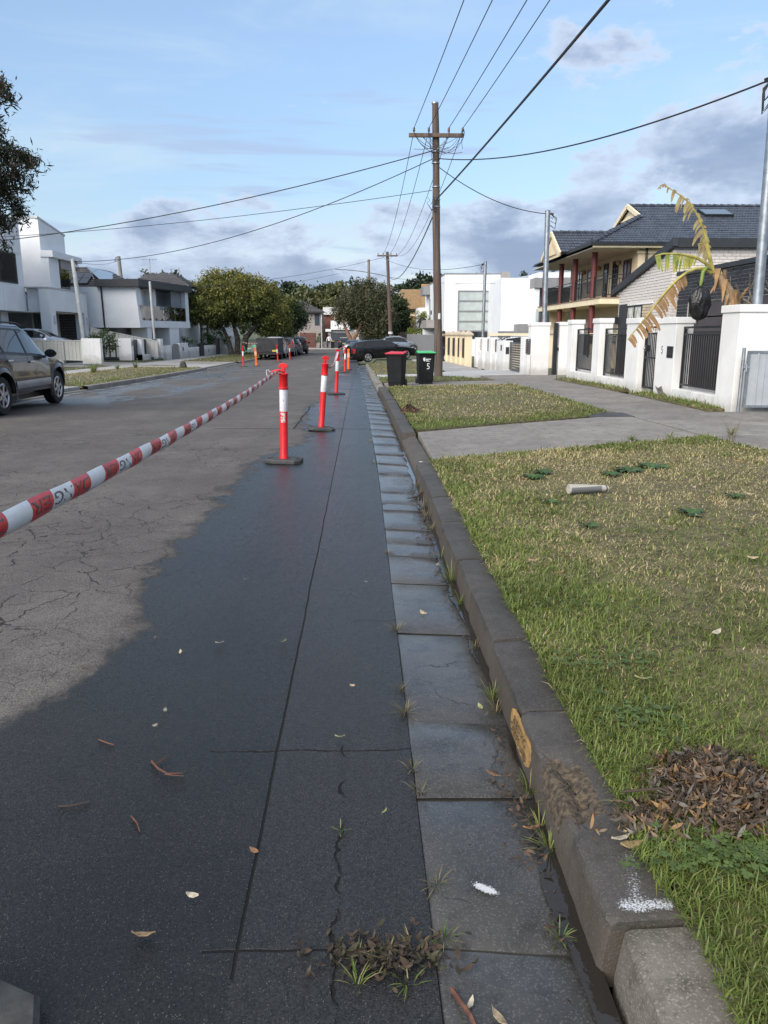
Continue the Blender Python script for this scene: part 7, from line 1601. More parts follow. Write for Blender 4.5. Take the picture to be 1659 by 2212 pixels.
car('parked_car', 'dark hatchback with a red tail lamp, farthest on the left', (-6.40, 80.5, zr(80)), R(93), paint('ink_paint', (.018, .020, .024), .4), dict(SUV, tail_w=.3), group=GL_)
car('parked_car', 'dark teal hatchback parked before the far roller garage', (-2.35, 106.0, zr(106) + .12), R(90), paint('teal_paint', (.012, .024, .03), .5), HATCH)
car('parked_car', 'silver car half hidden behind the tail of the black wagon', (-.55, 69.5, zr(70)), R(80), paint('dull_silver_paint', (.22, .24, .26), .3), HATCH)
car('parked_car', 'pale silver sedan behind the pole and the black wagon', (3.0, 68.5, -.05), R(8), paint('silver_paint', (.36, .39, .42), .7), SEDAN)
car('parked_car', 'silver car behind the pale metal fence at the left', (-18.5, 45.2, .40), R(3), paint('silver_blue_paint', (.40, .45, .52), .3), SEDAN)
car('parked_car', 'white car roof showing behind the slatted gate', (9.2, 42.5, .0), R(0), paint('white_paint', (.62, .64, .66)), HATCH)
# boxed trailer (canopy ute seen from behind)
tr = thing('box_trailer', 'dark box trailer with yellow plate at the tail of the left row', 'trailer', (-7.05, 60.5, zr(60)), R(90)); zt_ = zr(60); DKC = M('dark_canvas', (.035, .036, .040), .7, var=.25, vs=3)
bx('box', DKC, tr, -7.88, 58.9, zt_ + .58, -6.22, 62.6, zt_ + 1.62, .03); bx('tray', M('tray_steel', (.02, .02, .022), .6), tr, -7.95, 58.8, zt_ + .42, -6.15, 62.7, zt_ + .575)
for x in (-7.5, -7.05, -6.6): bx('panel_seam', TRIM, tr, x - .01, 58.89, zt_ + .62, x + .01, 58.899, zt_ + 1.58)
bx('number_plate', M('plate_yellow', (.62, .50, .06)), tr, -6.68, 58.88, zt_ + .62, -6.32, 58.898, zt_ + .75); bx('tail_lamp', REDL, tr, -7.90, 58.77, zt_ + .45, -7.74, 58.799, zt_ + .55); bx('tail_lamp', REDL, tr, -6.34, 58.77, zt_ + .45, -6.18, 58.799, zt_ + .55)
for y in (60.9,):
    for x in (-7.9, -6.4): b = MB(); b.lathe([(.2, 0), (.33, .01), (.34, .05), (.34, .18), (.2, .2)], 24, (x, y, zt_ + .34), 'x'); b.build('wheel', TYRE, tr, smooth=True)
b = MB(); b.box(-7.1, 58.6, zt_ + .3, -7.0, 58.9, zt_ + .38); b.build('tow_bar', STEEL, tr)

# ------------------------------------------------------------------ bicycle by the tree
bk = thing('bicycle', 'pale green share bicycle standing by the tree trunk', 'bicycle', (-9.2, 63.5, zr(63) + .13)); bz = zr(63) + .14; GRNB = M('mint_paint', (.12, .42, .25), .4)
for x in (-9.7, -8.68):
    wl_ = bpy.data.objects.new('wheel', None); link(wl_, bk); b = MB(); b.tube([(x + .33 * math.cos(t), 63.5, bz + .34 + .33 * math.sin(t)) for t in np.linspace(0, 2 * math.pi, 25)], .02, 6, cap=False); b.build('tyre', TYRE, wl_, smooth=True)
    b = MB()
    for k in range(8): t = k * math.pi / 4; b.tube([(x, 63.5, bz + .34), (x + .32 * math.cos(t), 63.5, bz + .34 + .32 * math.sin(t))], .004, 4)
    b.build('spokes', STEEL, wl_)
b = MB(); f_ = lambda *p: b.tube([(-9.2 + u, 63.5, bz + v) for u, v in p], .024, 7)
f_((-.5, .34), (-.15, .36)); f_((-.15, .36), (-.28, .85)); f_((-.15, .36), (.38, .80)); f_((-.5, .34), (-.25, .72)); f_((.52, .34), (.34, .95)); b.build('frame', GRNB, bk, smooth=True)
b = MB(); b.box(-9.62, 63.42, bz + .86, -9.36, 63.58, bz + .93); b.build('saddle', TRIM, bk, bevel=.02); b = MB(); b.tube([(-8.92, 63.22, bz + 1.05), (-8.86, 63.5, bz + .98), (-8.92, 63.78, bz + 1.05)], .016, 6); b.build('handlebar', TRIM, bk, smooth=True); b = MB(); b.box(-8.75, 63.35, bz + .72, -8.45, 63.65, bz + .95); b.build('basket', M('mint_basket', (.20, .50, .34), .5), bk)

# ------------------------------------------------------------------ people
def person(label, loc, rz, stops, joints, edges, h=1.76, hair=(.02, .016, .014)):
    r = thing('person', label, 'person', loc, rz); me = bpy.data.meshes.new('body'); names = list(joints); me.from_pydata([joints[n][0] for n in names], [(names.index(a), names.index(c)) for a, c in edges], [])
    o = bpy.data.objects.new('body', me); link(o, r)
    sk_ = o.modifiers.new('skin', 'SKIN'); sk_.use_smooth_shade = True; me.skin_vertices.new(name='') if not me.skin_vertices else None
    for v, n in zip(me.skin_vertices[0].data, names): q = joints[n][1]; v.radius = q if isinstance(q, tuple) else (q, q); v.use_root = n == 'pelvis'
    sb = o.modifiers.new('sub', 'SUBSURF'); sb.levels = 2; sb.render_levels = 2
    m, g, bb = newmat('clothes_' + label[:12].replace(' ', '_')); tc = g.n('ShaderNodeTexCoord').outputs['Object']; z = g.n('ShaderNodeSeparateXYZ', None, Vector=tc).outputs[2]
    g.set(bb.inputs['Base Color'], g.ramp(g.m('DIVIDE', z, 2.0), stops, 'CONSTANT')); bb.inputs['Roughness'].default_value = .85; me.materials.append(m)
    hz_ = joints['head'][0]; b = MB(); b.lathe([(.0, .125), (.06, .115), (.10, .06), (.108, .0), (.085, -.05), (.05, -.07)], 14, (hz_[0], hz_[1] + .018, hz_[2] + .03)); b.build('hair', M('dark_hair', hair, .7), r, smooth=True, world=False)
    b = MB(); b.lathe([(.0, -.02), (.016, -.01), (.018, .02), (.0, .05)], 8, (hz_[0], hz_[1] - .10, hz_[2] - .03)); b.build('nose', M('skin_tone', (.38, .22, .15), .6), r, smooth=True, world=False)
    for s in (-1, 1):
        b = MB(); b.lathe([(.0, -.03), (.02, -.01), (.022, .02), (.0, .035)], 8, (hz_[0] + s * .085, hz_[1], hz_[2] - .02)); b.build('ear', M('skin_tone', (.38, .22, .15)), r, smooth=True, world=False)
        f = joints['foot%d' % s][0]; b = MB(); b.prism([(f[0] - .045, f[1] - .12, 0), (f[0] + .045, f[1] - .12, 0), (f[0] + .04, f[1] + .12, 0), (f[0] - .04, f[1] + .12, 0)], (0, 0, .075)); b.build('shoe', TRIM, r, bevel=.02, world=False)
        hn = joints['hand%d' % s][0]; pr_ = joints['wrist%d' % s][0]; d = (Vector(hn) - Vector(pr_)).normalized()
        b = MB(); sd_ = d.cross(Vector((0, 1, 0))).normalized()
        for k in range(4): p = Vector(hn) + sd_ * (.03 - .02 * k); L = (.075, .085, .08, .06)[k]; b.tube([p, p + d * L * .55 + Vector((0, -.005, 0)), p + d * L + Vector((0, -.02, 0))], [.010, .009, .007], 6)
        p = Vector(pr_) + d * .03; b.tube([p + sd_ * .03, p + sd_ * .055 + d * .03 + Vector((0, -.015, 0)), p + sd_ * .05 + d * .06 + Vector((0, -.025, 0))], [.011, .010, .008], 6); b.build('fingers', M('skin_tone', (.38, .22, .15)), r, smooth=True, world=False)
    return r
def skeleton(arm_l, arm_r, step=0.0):
    J = {'pelvis': ((0, 0, .95), (.15, .11)), 'waist': ((0, 0, 1.10), (.135, .10)), 'chest': ((0, 0, 1.32), (.165, .11)), 'neckb': ((0, 0, 1.48), (.07, .065)), 'neck': ((0, -.01, 1.54), .052), 'head': ((0, -.02, 1.64), (.078, .095)), 'crown': ((0, -.015, 1.73), (.06, .075))}; E = [('pelvis', 'waist'), ('waist', 'chest'), ('chest', 'neckb'), ('neckb', 'neck'), ('neck', 'head'), ('head', 'crown')]
    for s, (el, wr_, hd) in ((-1, arm_l), (1, arm_r)):
        J['sh%d' % s] = ((s * .18, 0, 1.43), .062); J['el%d' % s] = (el, .045); J['wrist%d' % s] = (wr_, .032); J['hand%d' % s] = (hd, (.028, .04)); J['hip%d' % s] = ((s * .09, 0, .88), .095); J['knee%d' % s] = ((s * .10, -.01 - s * step * .5, .49), .062); J['ank%d' % s] = ((s * .10, .03 + s * step, .10), .045); J['foot%d' % s] = ((s * .10, -.05 + s * step, .05), .045)
        E += [('chest', 'sh%d' % s), ('sh%d' % s, 'el%d' % s), ('el%d' % s, 'wrist%d' % s), ('wrist%d' % s, 'hand%d' % s), ('pelvis', 'hip%d' % s), ('hip%d' % s, 'knee%d' % s), ('knee%d' % s, 'ank%d' % s), ('ank%d' % s, 'foot%d' % s)]
    return J, E
SKIN = (.38, .22, .15)
J, E = skeleton(((-.30, -.05, 1.16), (-.34, -.16, .96), (-.35, -.2, .88)), ((.32, -.02, 1.17), (.40, -.10, .97), (.43, -.14, .90)))
person('person in a white shirt and dark trousers beside the far bin', (-4.45, 107.4, zr(107) + .15), 0, [(0, (.02, .02, .02)), (.04, (.012, .012, .014)), (.47, (.62, .63, .65)), (.752, SKIN)], J, E)
J, E = skeleton(((-.24, .04, 1.16), (-.25, -.06, .93), (-.25, -.09, .85)), ((.26, .04, 1.16), (.28, -.05, .93), (.28, -.08, .85)), .08)
person('person in dark jacket and blue trousers half hidden by the wooden pole', (4.83, 46.4, zv(4.8, 46.4) - .02), R(70), [(0, (.02, .02, .02)), (.04, (.012, .022, .075)), (.47, (.010, .011, .018)), (.752, SKIN)], J, E)
# ------------------------------------------------------------------ trees
MAT_CROWN = attr_mat('tree_leaves', .5, .22, .35); BARK = M('grey_bark', (.11, .095, .08), .9, var=.35, vs=6, bump=.02, bs=12); BARKD = M('dark_bark', (.035, .03, .026), .9, var=.3, vs=6, bump=.02, bs=12); BARKR = M('red_bark', (.26, .14, .095), .85, var=.25, vs=4, bump=.015, bs=9)
def tree(name, label, base, trunks, lobes, leaf, cols, n, bark=BARK, twigs=60, seed=1, tip=None, clump=.55, group=None, droop=0.0, cat='tree', lw=.42, limb_r=.09):
    """trunks: list of point lists with radii; lobes: (centre, radii, weight); leaves gathered in clumps through the lobes"""
    rs = np.random.default_rng(seed); random.seed(seed); root = thing(name, label, cat, base, 0, group)
    bt = MB()
    for pts, rr in trunks: bt.tube(pts, rr, 9)
    trunk = bt.build('trunk', bark, root, smooth=True)
    tot = sum(l[2] for l in lobes); C = []; U = []
    for c, r_, w in lobes:
        k = max(4, int(n / 42 * w / tot)); d = rs.normal(size=(k, 3)); d /= np.linalg.norm(d, axis=1)[:, None]
        rad = rs.uniform(.45, 1.02, (k, 1)) ** .6 * (1 + .10 * np.sin(d[:, :1] * 7 + seed) * np.cos(d[:, 2:3] * 6))
        C.append(np.array(c) + d * rad * np.array(r_)); U.append(np.column_stack([d[:, 2], rad[:, 0]]))
    C = np.concatenate(C); U = np.concatenate(U); K = len(C); per = max(6, n // K)
    idx = np.repeat(np.arange(K), per); N_ = len(idx); csz = rs.uniform(.6, 1.25, K) * clump
    off = rs.normal(size=(N_, 3)) * .45; off[:, 2] *= .8; P = C[idx] + off * csz[idx][:, None]
    if droop: P[:, 2] -= np.abs(rs.normal(size=N_)) * droop
    a = rs.normal(size=(N_, 3)); a[:, 2] += droop * -1.2; a /= np.linalg.norm(a, axis=1)[:, None]; b_ = np.cross(a, rs.normal(size=(N_, 3))); b_ /= np.linalg.norm(b_, axis=1)[:, None]
    L = leaf * rs.uniform(.6, 1.35, N_)[:, None]; Wd = L * lw
    V = np.stack([P - a * L * .5, P + b_ * Wd * .5, P + a * L * .5, P - b_ * Wd * .5], 1).reshape(-1, 3); F = np.arange(N_ * 4).reshape(-1, 4)
    cl = np.array(cols)[rs.integers(0, len(cols), K)] * rs.uniform(1.0, 1.9, (K, 1)); col = cl[idx] * rs.uniform(.75, 1.25, (N_, 1))
    if tip is not None:                                 # yellower leaves towards the upper, outer crown
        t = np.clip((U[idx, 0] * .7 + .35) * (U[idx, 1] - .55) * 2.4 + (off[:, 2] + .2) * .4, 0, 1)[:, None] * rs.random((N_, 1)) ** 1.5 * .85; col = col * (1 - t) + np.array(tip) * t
    inv = np.array(mw(root).inverted()); Vl = V + inv[:3, 3]
    npmesh('crown', Vl, F, MAT_CROWN, root, np.repeat(col, 4, 0))
    bb = MB(); tops = [Vector(p[0][-1]) for p in trunks]; mids = [Vector(p[0][max(1, len(p[0]) // 2)]) for p in trunks]
    for i in rs.choice(K, min(twigs, K), replace=False):
        e = Vector(C[i]); s = min(tops + mids, key=lambda q: (q - e).length); m_ = s.lerp(e, .5) + Vector((rs.uniform(-.2, .2), rs.uniform(-.2, .2), rs.uniform(-.1, .25) * (1 if not droop else 2)))
        ln = (e - s).length; bb.tube([s, s.lerp(m_, .5), m_, m_.lerp(e, .6), e], [limb_r * min(1, ln / 3), limb_r * .7 * min(1, ln / 3), limb_r * .45, limb_r * .25, .012], 5)
    if bb.v: bb.build('branches', bark, root, smooth=True)
    return root
zt0 = zr(70) + .1
# the big rounded street tree on the left
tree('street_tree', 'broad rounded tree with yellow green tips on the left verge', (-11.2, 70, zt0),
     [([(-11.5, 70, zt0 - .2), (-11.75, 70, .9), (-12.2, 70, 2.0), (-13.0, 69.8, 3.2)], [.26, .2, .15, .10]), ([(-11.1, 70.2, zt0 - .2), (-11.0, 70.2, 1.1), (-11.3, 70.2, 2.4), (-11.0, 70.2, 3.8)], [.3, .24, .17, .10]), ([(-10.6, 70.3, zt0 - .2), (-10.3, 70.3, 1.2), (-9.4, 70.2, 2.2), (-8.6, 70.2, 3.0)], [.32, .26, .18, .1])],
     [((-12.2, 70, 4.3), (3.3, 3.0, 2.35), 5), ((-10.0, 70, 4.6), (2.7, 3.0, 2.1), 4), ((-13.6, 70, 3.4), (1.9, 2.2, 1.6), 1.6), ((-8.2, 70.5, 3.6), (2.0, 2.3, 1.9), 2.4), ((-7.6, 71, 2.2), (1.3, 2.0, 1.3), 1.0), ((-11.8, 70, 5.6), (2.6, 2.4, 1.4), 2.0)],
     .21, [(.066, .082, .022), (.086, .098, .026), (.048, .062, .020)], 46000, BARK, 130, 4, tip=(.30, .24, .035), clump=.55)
tree('dark_tree', 'dark low tree spreading behind the boxed trailer', (-7.9, 76, zt0), [([(-8.4, 76, -.5), (-8.5, 76, .9), (-9.2, 76, 2.2)], [.14, .11, .06]), ([(-8.0, 76, -.5), (-7.7, 76, 1.0), (-7.0, 76, 2.3)], [.12, .1, .05]), ([(-8.2, 76, -.5), (-8.1, 76, 1.1), (-8.0, 76, 2.5)], [.12, .1, .05])], [((-8.3, 76, 3.0), (2.3, 2.0, 1.9), 3), ((-6.9, 77, 3.2), (1.6, 1.8, 1.7), 2)], .24, [(.022, .036, .014), (.030, .045, .016)], 14000, BARKD, 50, 6)
tree('grey_tree', 'loose grey green tree before the grey brick house', (-7.6, 92, zr(92)), [([(-8.6, 92, -.5), (-8.5, 92, 1.2), (-8.8, 92, 2.6)], [.12, .1, .06])], [((-8.8, 92, 2.7), (2.0, 1.6, 1.8), 2), ((-7.6, 92, 3.4), (1.4, 1.4, 1.3), 1.2), ((-9.6, 93, 1.6), (1.5, 1.4, 1.4), 1)], .20, [(.085, .095, .062), (.06, .07, .045), (.12, .125, .09)], 8000, BARK, 50, 8, clump=.5, droop=.2)
# weeping tree in the middle
tree('weeping_tree', 'large dark drooping tree with a reddish forked trunk', (.3, 88, zr(88)), [([(-1.05, 87, -.6), (-1.1, 87, .8), (-1.7, 87, 2.0), (-2.3, 87, 3.6)], [.3, .26, .18, .1]), ([(-1.0, 87, -.6), (-.95, 87, .9), (-.2, 87, 2.2), (.4, 87, 4.5)], [.24, .22, .16, .1]), ([(1.3, 88, -.6), (1.25, 88, 1.5), (1.1, 88, 4)], [.28, .24, .14])],
     [((.6, 88, 5.2), (2.9, 2.6, 2.6), 5), ((-.7, 87.5, 4.5), (1.8, 1.9, 1.7), 2.5), ((1.9, 88, 3.2), (2.0, 2.2, 2.4), 3), ((1.5, 87.6, 2.2), (1.7, 1.6, 1.5), 2), ((-2.0, 87.5, 4.4), (1.3, 1.3, 1.3), 1)], .30, [(.045, .052, .026), (.06, .064, .032), (.036, .042, .022), (.075, .07, .04)], 40000, BARKR, 60, 12, clump=.5, droop=.5, lw=.26)
tree('dark_tree', 'dark leafy tree right behind the distant power pole', (4.0, 95, zr(95)), [([(4.1, 95, -.5), (4.0, 95, 2.5)], [.2, .12])], [((4.0, 95, 3.6), (1.9, 1.8, 2.4), 3), ((4.9, 96, 2.6), (1.3, 1.4, 1.9), 1)], .28, [(.022, .035, .014), (.03, .045, .018)], 12000, BARKD, 30, 14)
# young pine over the grey panels
tree('young_pine', 'bright young pine with upswept tufts above the grey panels', (6.0, 79, -.3), [([(6.0, 79, -.5), (6.0, 79, 3.4)], [.09, .03])], [((6.0, 79, 2.2), (1.0, 1.0, 1.9), 3), ((6.3, 79, 1.2), (1.2, 1.1, 1.0), 1.5), ((5.4, 79, 1.3), (.8, .9, 1.0), 1)], .34, [(.10, .13, .025), (.14, .155, .03), (.07, .10, .022)], 3200, BARK, 40, 16, clump=.32, lw=.14)
# wood on the rise behind
BT = [(-13.5, 150, 7.4, 4.6, 3.4, (.02, .032, .014)), (-9.5, 165, 6.6, 6.5, 4.2, (.035, .042, .02)), (-4.5, 140, 6.0, 5.0, 4.2, (.058, .062, .026)), (-10.5, 142, 5.5, 4.5, 3.6, (.05, .055, .024)), (-1.8, 170, 8.4, 5.0, 4.0, (.022, .032, .015)), (-7, 175, 8.8, 5.2, 3.4, (.02, .03, .015)), (13.8, 160, 9.6, 5.2, 3.6, (.016, .026, .013)), (18.5, 170, 9.4, 3.0, 2.4, (.018, .028, .014)), (1.5, 155, 6.2, 5.5, 4.0, (.042, .048, .022)), (-17, 160, 7.5, 5, 4, (.045, .05, .024)), (8, 165, 7.0, 5.5, 4.2, (.03, .038, .018)), (25, 180, 10, 7, 4.5, (.03, .04, .02)), (-28, 170, 9, 7, 5, (.03, .04, .02)), (-42, 165, 9, 8, 5, (.035, .04, .02)), (40, 175, 10, 8, 5, (.03, .04, .02))]
LB = ['dark round treetop standing left of the far wood', 'broad olive tree in the middle of the far wood', 'yellowish tree just behind the drooping tree', 'olive tree above the grey brick house roof', 'dark treetop showing behind the drooping tree', 'dark spreading treetops above the far wood', 'dark broad crowned tree above the tan flats', 'small dark treetop above the modern white house', 'olive tree behind the bare pole', 'far olive tree behind the big left tree', 'far tree behind the tan flats', 'far tree behind the modern houses', 'far tree behind the left houses', 'far tree at the left behind the cube house', 'far tree at the right behind the cream house']
for i, (x, y, zc, rx, rz_, col) in enumerate(BT):
    g0 = terrain(x, y); k = max(.6, rx / 5)
    tree('far_tree', LB[i], (x, y, g0), [([(x, y, g0 - .3), (x + .3, y, g0 + 3), (x, y, zc)], [.3, .24, .1])], [((x, y, zc), (rx, rx * .8, rz_), 3), ((x - rx * .5, y, zc - rz_ * .4), (rx * .6, rx * .6, rz_ * .7), 1), ((x + rx * .5, y, zc - rz_ * .3), (rx * .55, rx * .6, rz_ * .65), 1), ((x, y, (zc + g0) / 2), (rx * .9, rx * .7, max(1.5, (zc - g0) * .5)), 1.5)], .75, [tuple(c * 1.3 for c in col), tuple(c * 1.75 for c in col), tuple(c * .9 for c in col)], 7000, BARKD, 24, 30 + i, clump=1.1, lw=.55, group='trees on the rise beyond the street')
# branches hanging into the upper left corner: bottlebrush street tree beside the parked car
tree('bottlebrush_tree', 'dark fine leaved tree hanging into the upper left corner', (-9.6, 12.6, .15), [([(-9.6, 12.6, 0), (-9.4, 12.8, 1.6), (-8.6, 13.2, 3.2), (-7.4, 13.8, 4.6)], [.2, .17, .12, .05]), ([(-9.6, 12.6, 0), (-9.7, 12.6, 2.0), (-9.4, 12.9, 4.2)], [.18, .15, .08])],
     [((-6.75, 14, 4.25), (1.15, 1.1, .95), 4), ((-7.8, 13.6, 4.9), (1.6, 1.5, 1.3), 4), ((-6.35, 14, 3.2), (.32, .4, .5), .6), ((-6.05, 14, 5.42), (.42, .35, .18), .5), ((-6.2, 14, 5.0), (.22, .3, .3), .35), ((-9.2, 13, 4.8), (1.7, 1.6, 1.4), 3), ((-5.75, 14, 4.25), (.40, .3, .32), .7), ((-6.0, 14, 3.65), (.35, .3, .3), .5)], .12, [(.016, .022, .011), (.022, .027, .014), (.03, .024, .016)], 24000, BARKD, 140, 21, clump=.19, droop=.07, lw=.19, limb_r=.035)
# hedge shrub by the left pier
tree('round_shrub', 'dark glossy shrub behind the white pier on the left', (-14.5, 44.5, .1), [([(-14.4, 44.3, .1), (-14.4, 44.3, .9)], [.06, .03])], [((-14.4, 44.3, 1.15), (.72, .6, .75), 1)], .11, [(.025, .045, .014), (.035, .06, .018)], 2200, BARKD, 10, 50, clump=.25, cat='shrub')
tree('round_shrub', 'bright green low bush behind the stepped white wall', (-13.2, 72, -.2), [([(-13.2, 72, -.3), (-13.2, 72, .8)], [.06, .03])], [((-13.2, 72, 1.2), (1.3, .9, .8), 1)], .14, [(.06, .12, .02), (.08, .15, .025)], 1800, BARKD, 10, 51, clump=.35, cat='shrub')
tree('round_shrub', 'grey green shrub by the far brown garage door', (-5.7, 109, zr(109)), [([(-5.7, 109, -.4), (-5.7, 109, .6)], [.06, .03])], [((-5.75, 109, .7), (.55, .5, 1.2), 1)], .14, [(.05, .07, .03), (.07, .09, .04)], 1200, BARKD, 8, 52, clump=.3, cat='shrub')
tree('garden_shrub', 'green shrub seen through the bars of number 5', (7.6, 15.3, .17), [([(7.6, 15.3, .1), (7.6, 15.3, .7)], [.03, .015])], [((7.55, 15.2, .75), (.4, .6, .42), 1)], .07, [(.05, .09, .022), (.09, .13, .03)], 1500, BARKD, 12, 53, clump=.2, cat='shrub')
tree('spiky_shrub', 'small spiky plant behind the low left wall', (-13.4, 61, 0), [([(-13.4, 61, -.1), (-13.4, 61, .5)], [.05, .03])], [((-13.4, 61, .8), (.5, .5, .5), 1)], .3, [(.03, .06, .018), (.05, .08, .02)], 260, BARKD, 6, 54, clump=.3, cat='shrub', lw=.12)

# ------------------------------------------------------------------ banana plant of number 5
bp = thing('banana_plant', 'yellowing banana plant with torn leaves and a bagged bunch', 'banana plant', (7.1, 14.9, .15)); random.seed(31)
YEL = M('banana_stalk', (.42, .36, .10), .55, var=.2, vs=5); BNT = M('banana_trunk', (.34, .25, .15), .8, var=.4, vs=6, col2=(.16, .09, .05), bump=.01, bs=25); DRYL = M('dry_banana_leaf', (.33, .20, .085), .7, var=.3, vs=6, col2=(.20, .115, .05)); GRL = M('banana_leaf', (.13, .20, .035), .5, var=.3, vs=4, col2=(.42, .36, .06)); PAL = M('faded_banana_leaf', (.36, .33, .15), .6, var=.25, vs=6, col2=(.26, .17, .08))
def PB(cx, cy, dy=0.0):
    """photo-measured outline of the plant, laid on its own upright plane at the wall"""
    return Vector((6.66 + (cx - 1290) * .00287, 14.9 + dy, 2.58 - (cy - 590) * .00287))
def tube_pts(nm, pts, rr, mat, n=9): b = MB(); b.tube(pts, rr, n); return b.build(nm, mat, bp, smooth=True)
tube_pts('stem', [PB(1440, 1420, 0), PB(1446, 1000, .02), PB(1450, 830, .02), PB(1400, 720, 0), PB(1340, 640, 0), PB(1285, 575, 0)], [.15, .14, .125, .115, .10, .075], BNT, 12)
for k in range(14):   # old leaf bases wrapped on the stem
    t = random.uniform(0, 1); c = PB(1440 - 130 * t, 800 - 190 * t); d = Vector((random.uniform(-1, 1), random.uniform(-1, .2), 0)).normalized()
    b = MB(); a = c + d * .08; b.grid(lambda u, v: a + d * (.03 + .10 * u * u) + Vector((0, 0, .18 - .42 * u)) + Vector((-d.y, d.x, 0)) * (v * .05 * (1.1 - u)), [0, .3, .6, 1], [-1, 0, 1]); b.build('old_sheath', random.choice([BNT, DRYL]), bp, solid=.004)
def leaf(spine, halfw, mat, strips, side=(1, 1), droopf=.6, ragged=.35, stalk_r=.022, width_fn=None, stalk_mat=YEL, skip=.12):
    """midrib tube plus separately torn strips hanging from both sides"""
    pts = [Vector(p) for p in spine]; seg = [(pts[i + 1] - pts[i]).length for i in range(len(pts) - 1)]; L = sum(seg)
    def at(s):
        s = max(0, min(L * .9999, s)); i = 0
        while s > seg[i] and i < len(seg) - 1: s -= seg[i]; i += 1
        d0 = pts[i + 1] - pts[i]; return pts[i] + d0 * (s / seg[i]), d0.normalized()
    lf = tube_pts('leaf_stalk', [at(L * t)[0] for t in np.linspace(0, 1, 12)], [stalk_r * (1.25 - t) for t in np.linspace(0, 1, 12)], stalk_mat, 7)
    s = L * strips[0]
    while s < L * .99:
        w = L * random.uniform(.022, .05)
        for sd_ in (0, 1):
            if side[sd_] == 0 or random.random() < skip: continue
            c, d = at(s); e, _ = at(min(L * .999, s + w * random.uniform(.82, 1.05))); f = (s / L - strips[0]) / (1 - strips[0]); hw = (width_fn(f) if width_fn else math.sin(math.pi * min(1, f * .9 + .1)) ** .6) * halfw * side[sd_] * random.uniform(1 - ragged, 1.05)
            out = d.cross(Vector((0, 1, 0))).normalized() * (1 if sd_ == 0 else -1)
            if out.length < .1: continue
            dep = Vector((0, random.uniform(-.35, .12), 0)); g_ = Vector((0, 0, -1)) * droopf
            def strip(u, v):
                base = c.lerp(e, v); o = (out * (1 - .45 * u) + dep * u + g_ * u * u).normalized() if u else out
                return base + (out * (u - .25 * u * u * droopf) + dep * u * .6 + g_ * u * u * .55) * hw + (c - e) * (v - .5) * (-.15 if u < .8 else .35) * u
            tp = random.uniform(.0, .6)
            b = MB(); b.grid(lambda u, v: strip(u, .5 + (v - .5) * (1 - tp * u)), [0, .25, .5, .75, 1], [0, .5, 1]); b.build('leaf_strip', mat, lf, smooth='all')
        s += w
# long upright leaf, torn to threads
leaf([PB(1275, 575), PB(1225, 450, -.05), PB(1180, 330, -.08), PB(1120, 220, -.1), PB(1050, 140, -.1), PB(985, 95, -.1), PB(900, 55, -.12)], .30, PAL, (.16,), (1.0, .55), 1.2, .6, .026, skip=.28)
leaf([PB(925, 65, -.12), PB(885, 40, -.12), PB(845, 70, -.1)], .05, DRYL, (.2,), (1, 1), .8, .5, .006)
# half green leaf pointing left
leaf([PB(1255, 560), PB(1200, 515, -.1), PB(1120, 478, -.15), PB(1000, 462, -.2), PB(900, 462, -.22), PB(850, 478, -.22)], .30, GRL, (.33,), (1.0, .10), .35, .15, .03, lambda f: min(1, .55 + f * 1.2) * (1 if f < .9 else (1.15 - f) * 4))
# short folded leaf
leaf([PB(1255, 540), PB(1215, 440, -.05), PB(1185, 390, -.06), PB(1140, 400, -.08)], .24, PAL, (.55,), (1.0, .4), 1.0, .3, .026)
# long brown drooping leaf
leaf([PB(1255, 575), PB(1190, 545, -.12), PB(1100, 555, -.2), PB(1010, 610, -.3), PB(930, 680, -.38), PB(850, 775, -.46), PB(770, 880, -.52), PB(690, 975, -.56), PB(672, 1000, -.56)], .34, DRYL, (.30,), (1.0, .12), .7, .4, .028, lambda f: .62 + .38 * math.sin(math.pi * f), skip=.04)
leaf([PB(1300, 640), PB(1255, 690, -.12), PB(1205, 740, -.18)], .02, DRYL, (.6,), (1, 1), .3, .3, .022, stalk_mat=M('cut_stalk', (.38, .20, .09), .7))
leaf([PB(1380, 760), PB(1350, 830, -.15), PB(1362, 900, -.15), PB(1368, 940, -.15)], .03, DRYL, (.3,), (1, 1), .5, .3, .012, stalk_mat=DRYL)
leaf([PB(1440, 780), PB(1500, 710, .1), PB(1540, 660, .15)], .06, DRYL, (.4,), (1, .6), .5, .4, .015, stalk_mat=DRYL); leaf([PB(1345, 640), PB(1340, 560, .1)], .03, PAL, (.1,), (1, 1), .2, .4, .014)
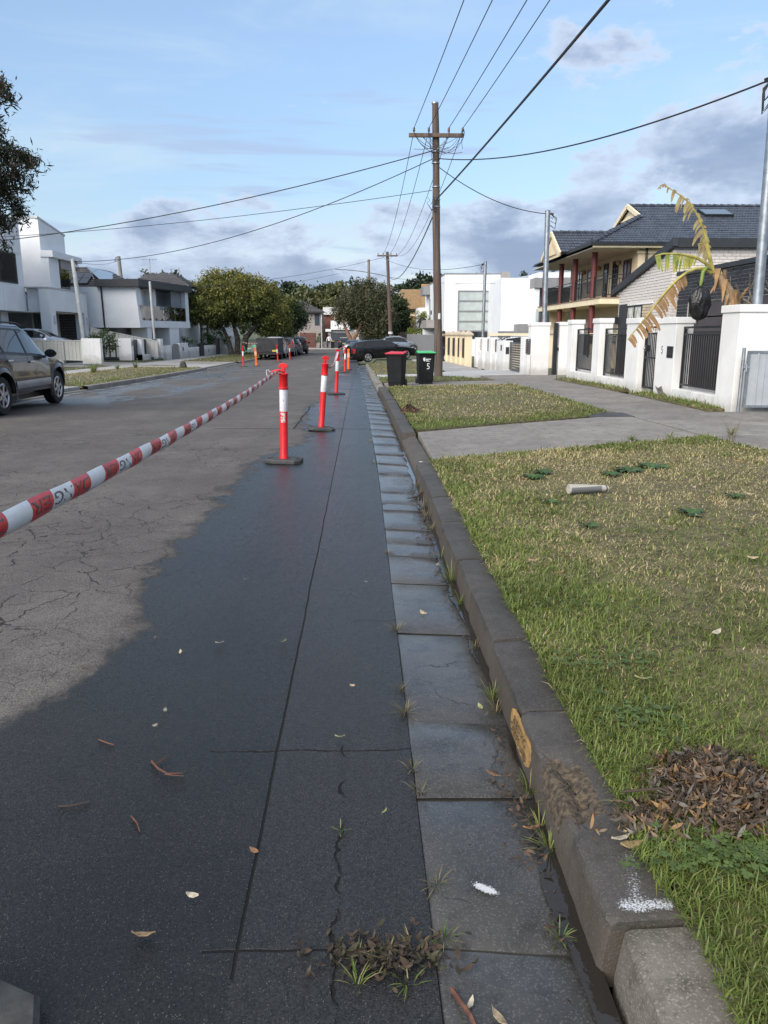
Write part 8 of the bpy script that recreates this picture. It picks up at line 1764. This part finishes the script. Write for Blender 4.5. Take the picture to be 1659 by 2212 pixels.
# fruit stalk and the bag over the bunch
tube_pts('fruit_stalk', [PB(1250, 555), PB(1205, 545, -.12), PB(1180, 570, -.16), PB(1172, 660, -.16)], [.035, .036, .034, .03], M('green_stalk', (.20, .26, .05), .5, var=.2), 9)
bag = thing('black_bag', 'black plastic bag tied over the banana bunch', 'bag', PB(1172, 660, -.16)); BG = M('black_plastic_film', (.012, .012, .013), .28, var=.1, bump=.03, bs=14)
b = MB(); prof = [(660, 12), (668, 30), (680, 46), (700, 60), (725, 66), (750, 68), (775, 67), (800, 65), (822, 60), (842, 52), (858, 40), (868, 28), (876, 10)]
def bagp(i, t):
    y, hw = prof[int(i)]; r_ = hw * .00287 * (1 + .26 * mnoise.noise(Vector((math.cos(t) * 1.7, math.sin(t) * 1.7, y * .02))) + .16 * mnoise.noise(Vector((math.cos(t) * 5, math.sin(t) * 5, y * .03))) + .04 * math.sin(t * 11 + y * .03)); c = PB(1174, y, -.16); return c + Vector((math.cos(t) * r_ * 1.0, math.sin(t) * r_ * .8, 0))
b.grid(bagp, range(len(prof)), list(np.linspace(0, 2 * math.pi, 61))); b.build('bag', BG, bag, smooth='all')
b = MB(); c0 = PB(1172, 664, -.16)
for k in range(9): a = k * .7; b.grid(lambda u, v: c0 + Vector((math.cos(a) * (.035 + .05 * u) + v * .01, math.sin(a) * (.035 + .05 * u), .02 + .05 * u * (k % 2))), [0, .5, 1], [-1, 1])
b.build('tied_neck', BG, bag, smooth='all'); b = MB(); b.tube([PB(1172, 872, -.16), PB(1172, 905, -.16)], [.012, .016], 6); b.build('drawstring', TWG2, bag)
# bare frangipani branches behind the wall end
fr = thing('bare_frangipani', 'bare grey frangipani branches behind the end of the white wall', 'shrub', (8.0, 14.8, .2)); FB = M('frangipani_bark', (.19, .165, .14), .85, var=.2, vs=9); random.seed(77)
def grow(b, p, d, r_, n):
    q = p + d * random.uniform(.22, .36); b.tube([p, p.lerp(q, .5) + Vector((random.uniform(-.02, .02), 0, .01)), q], [r_, r_ * .9, r_ * .82], 7)
    if n:
        for k in range(random.choice([2, 2, 3])): grow(b, q, (d + Vector((random.uniform(-.8, .8), random.uniform(-.7, .7), random.uniform(-.2, .7)))).normalized(), r_ * .78, n - 1)
for x, y in ((7.85, 14.6), (8.15, 14.9)):
    b = MB(); b.tube([(x, y, .1), (x, y, 1.2)], [.07, .055], 8); grow(b, Vector((x, y, 1.2)), Vector((-.1, 0, 1)).normalized(), .045, 4); b.build('limb', FB, fr, smooth=True)
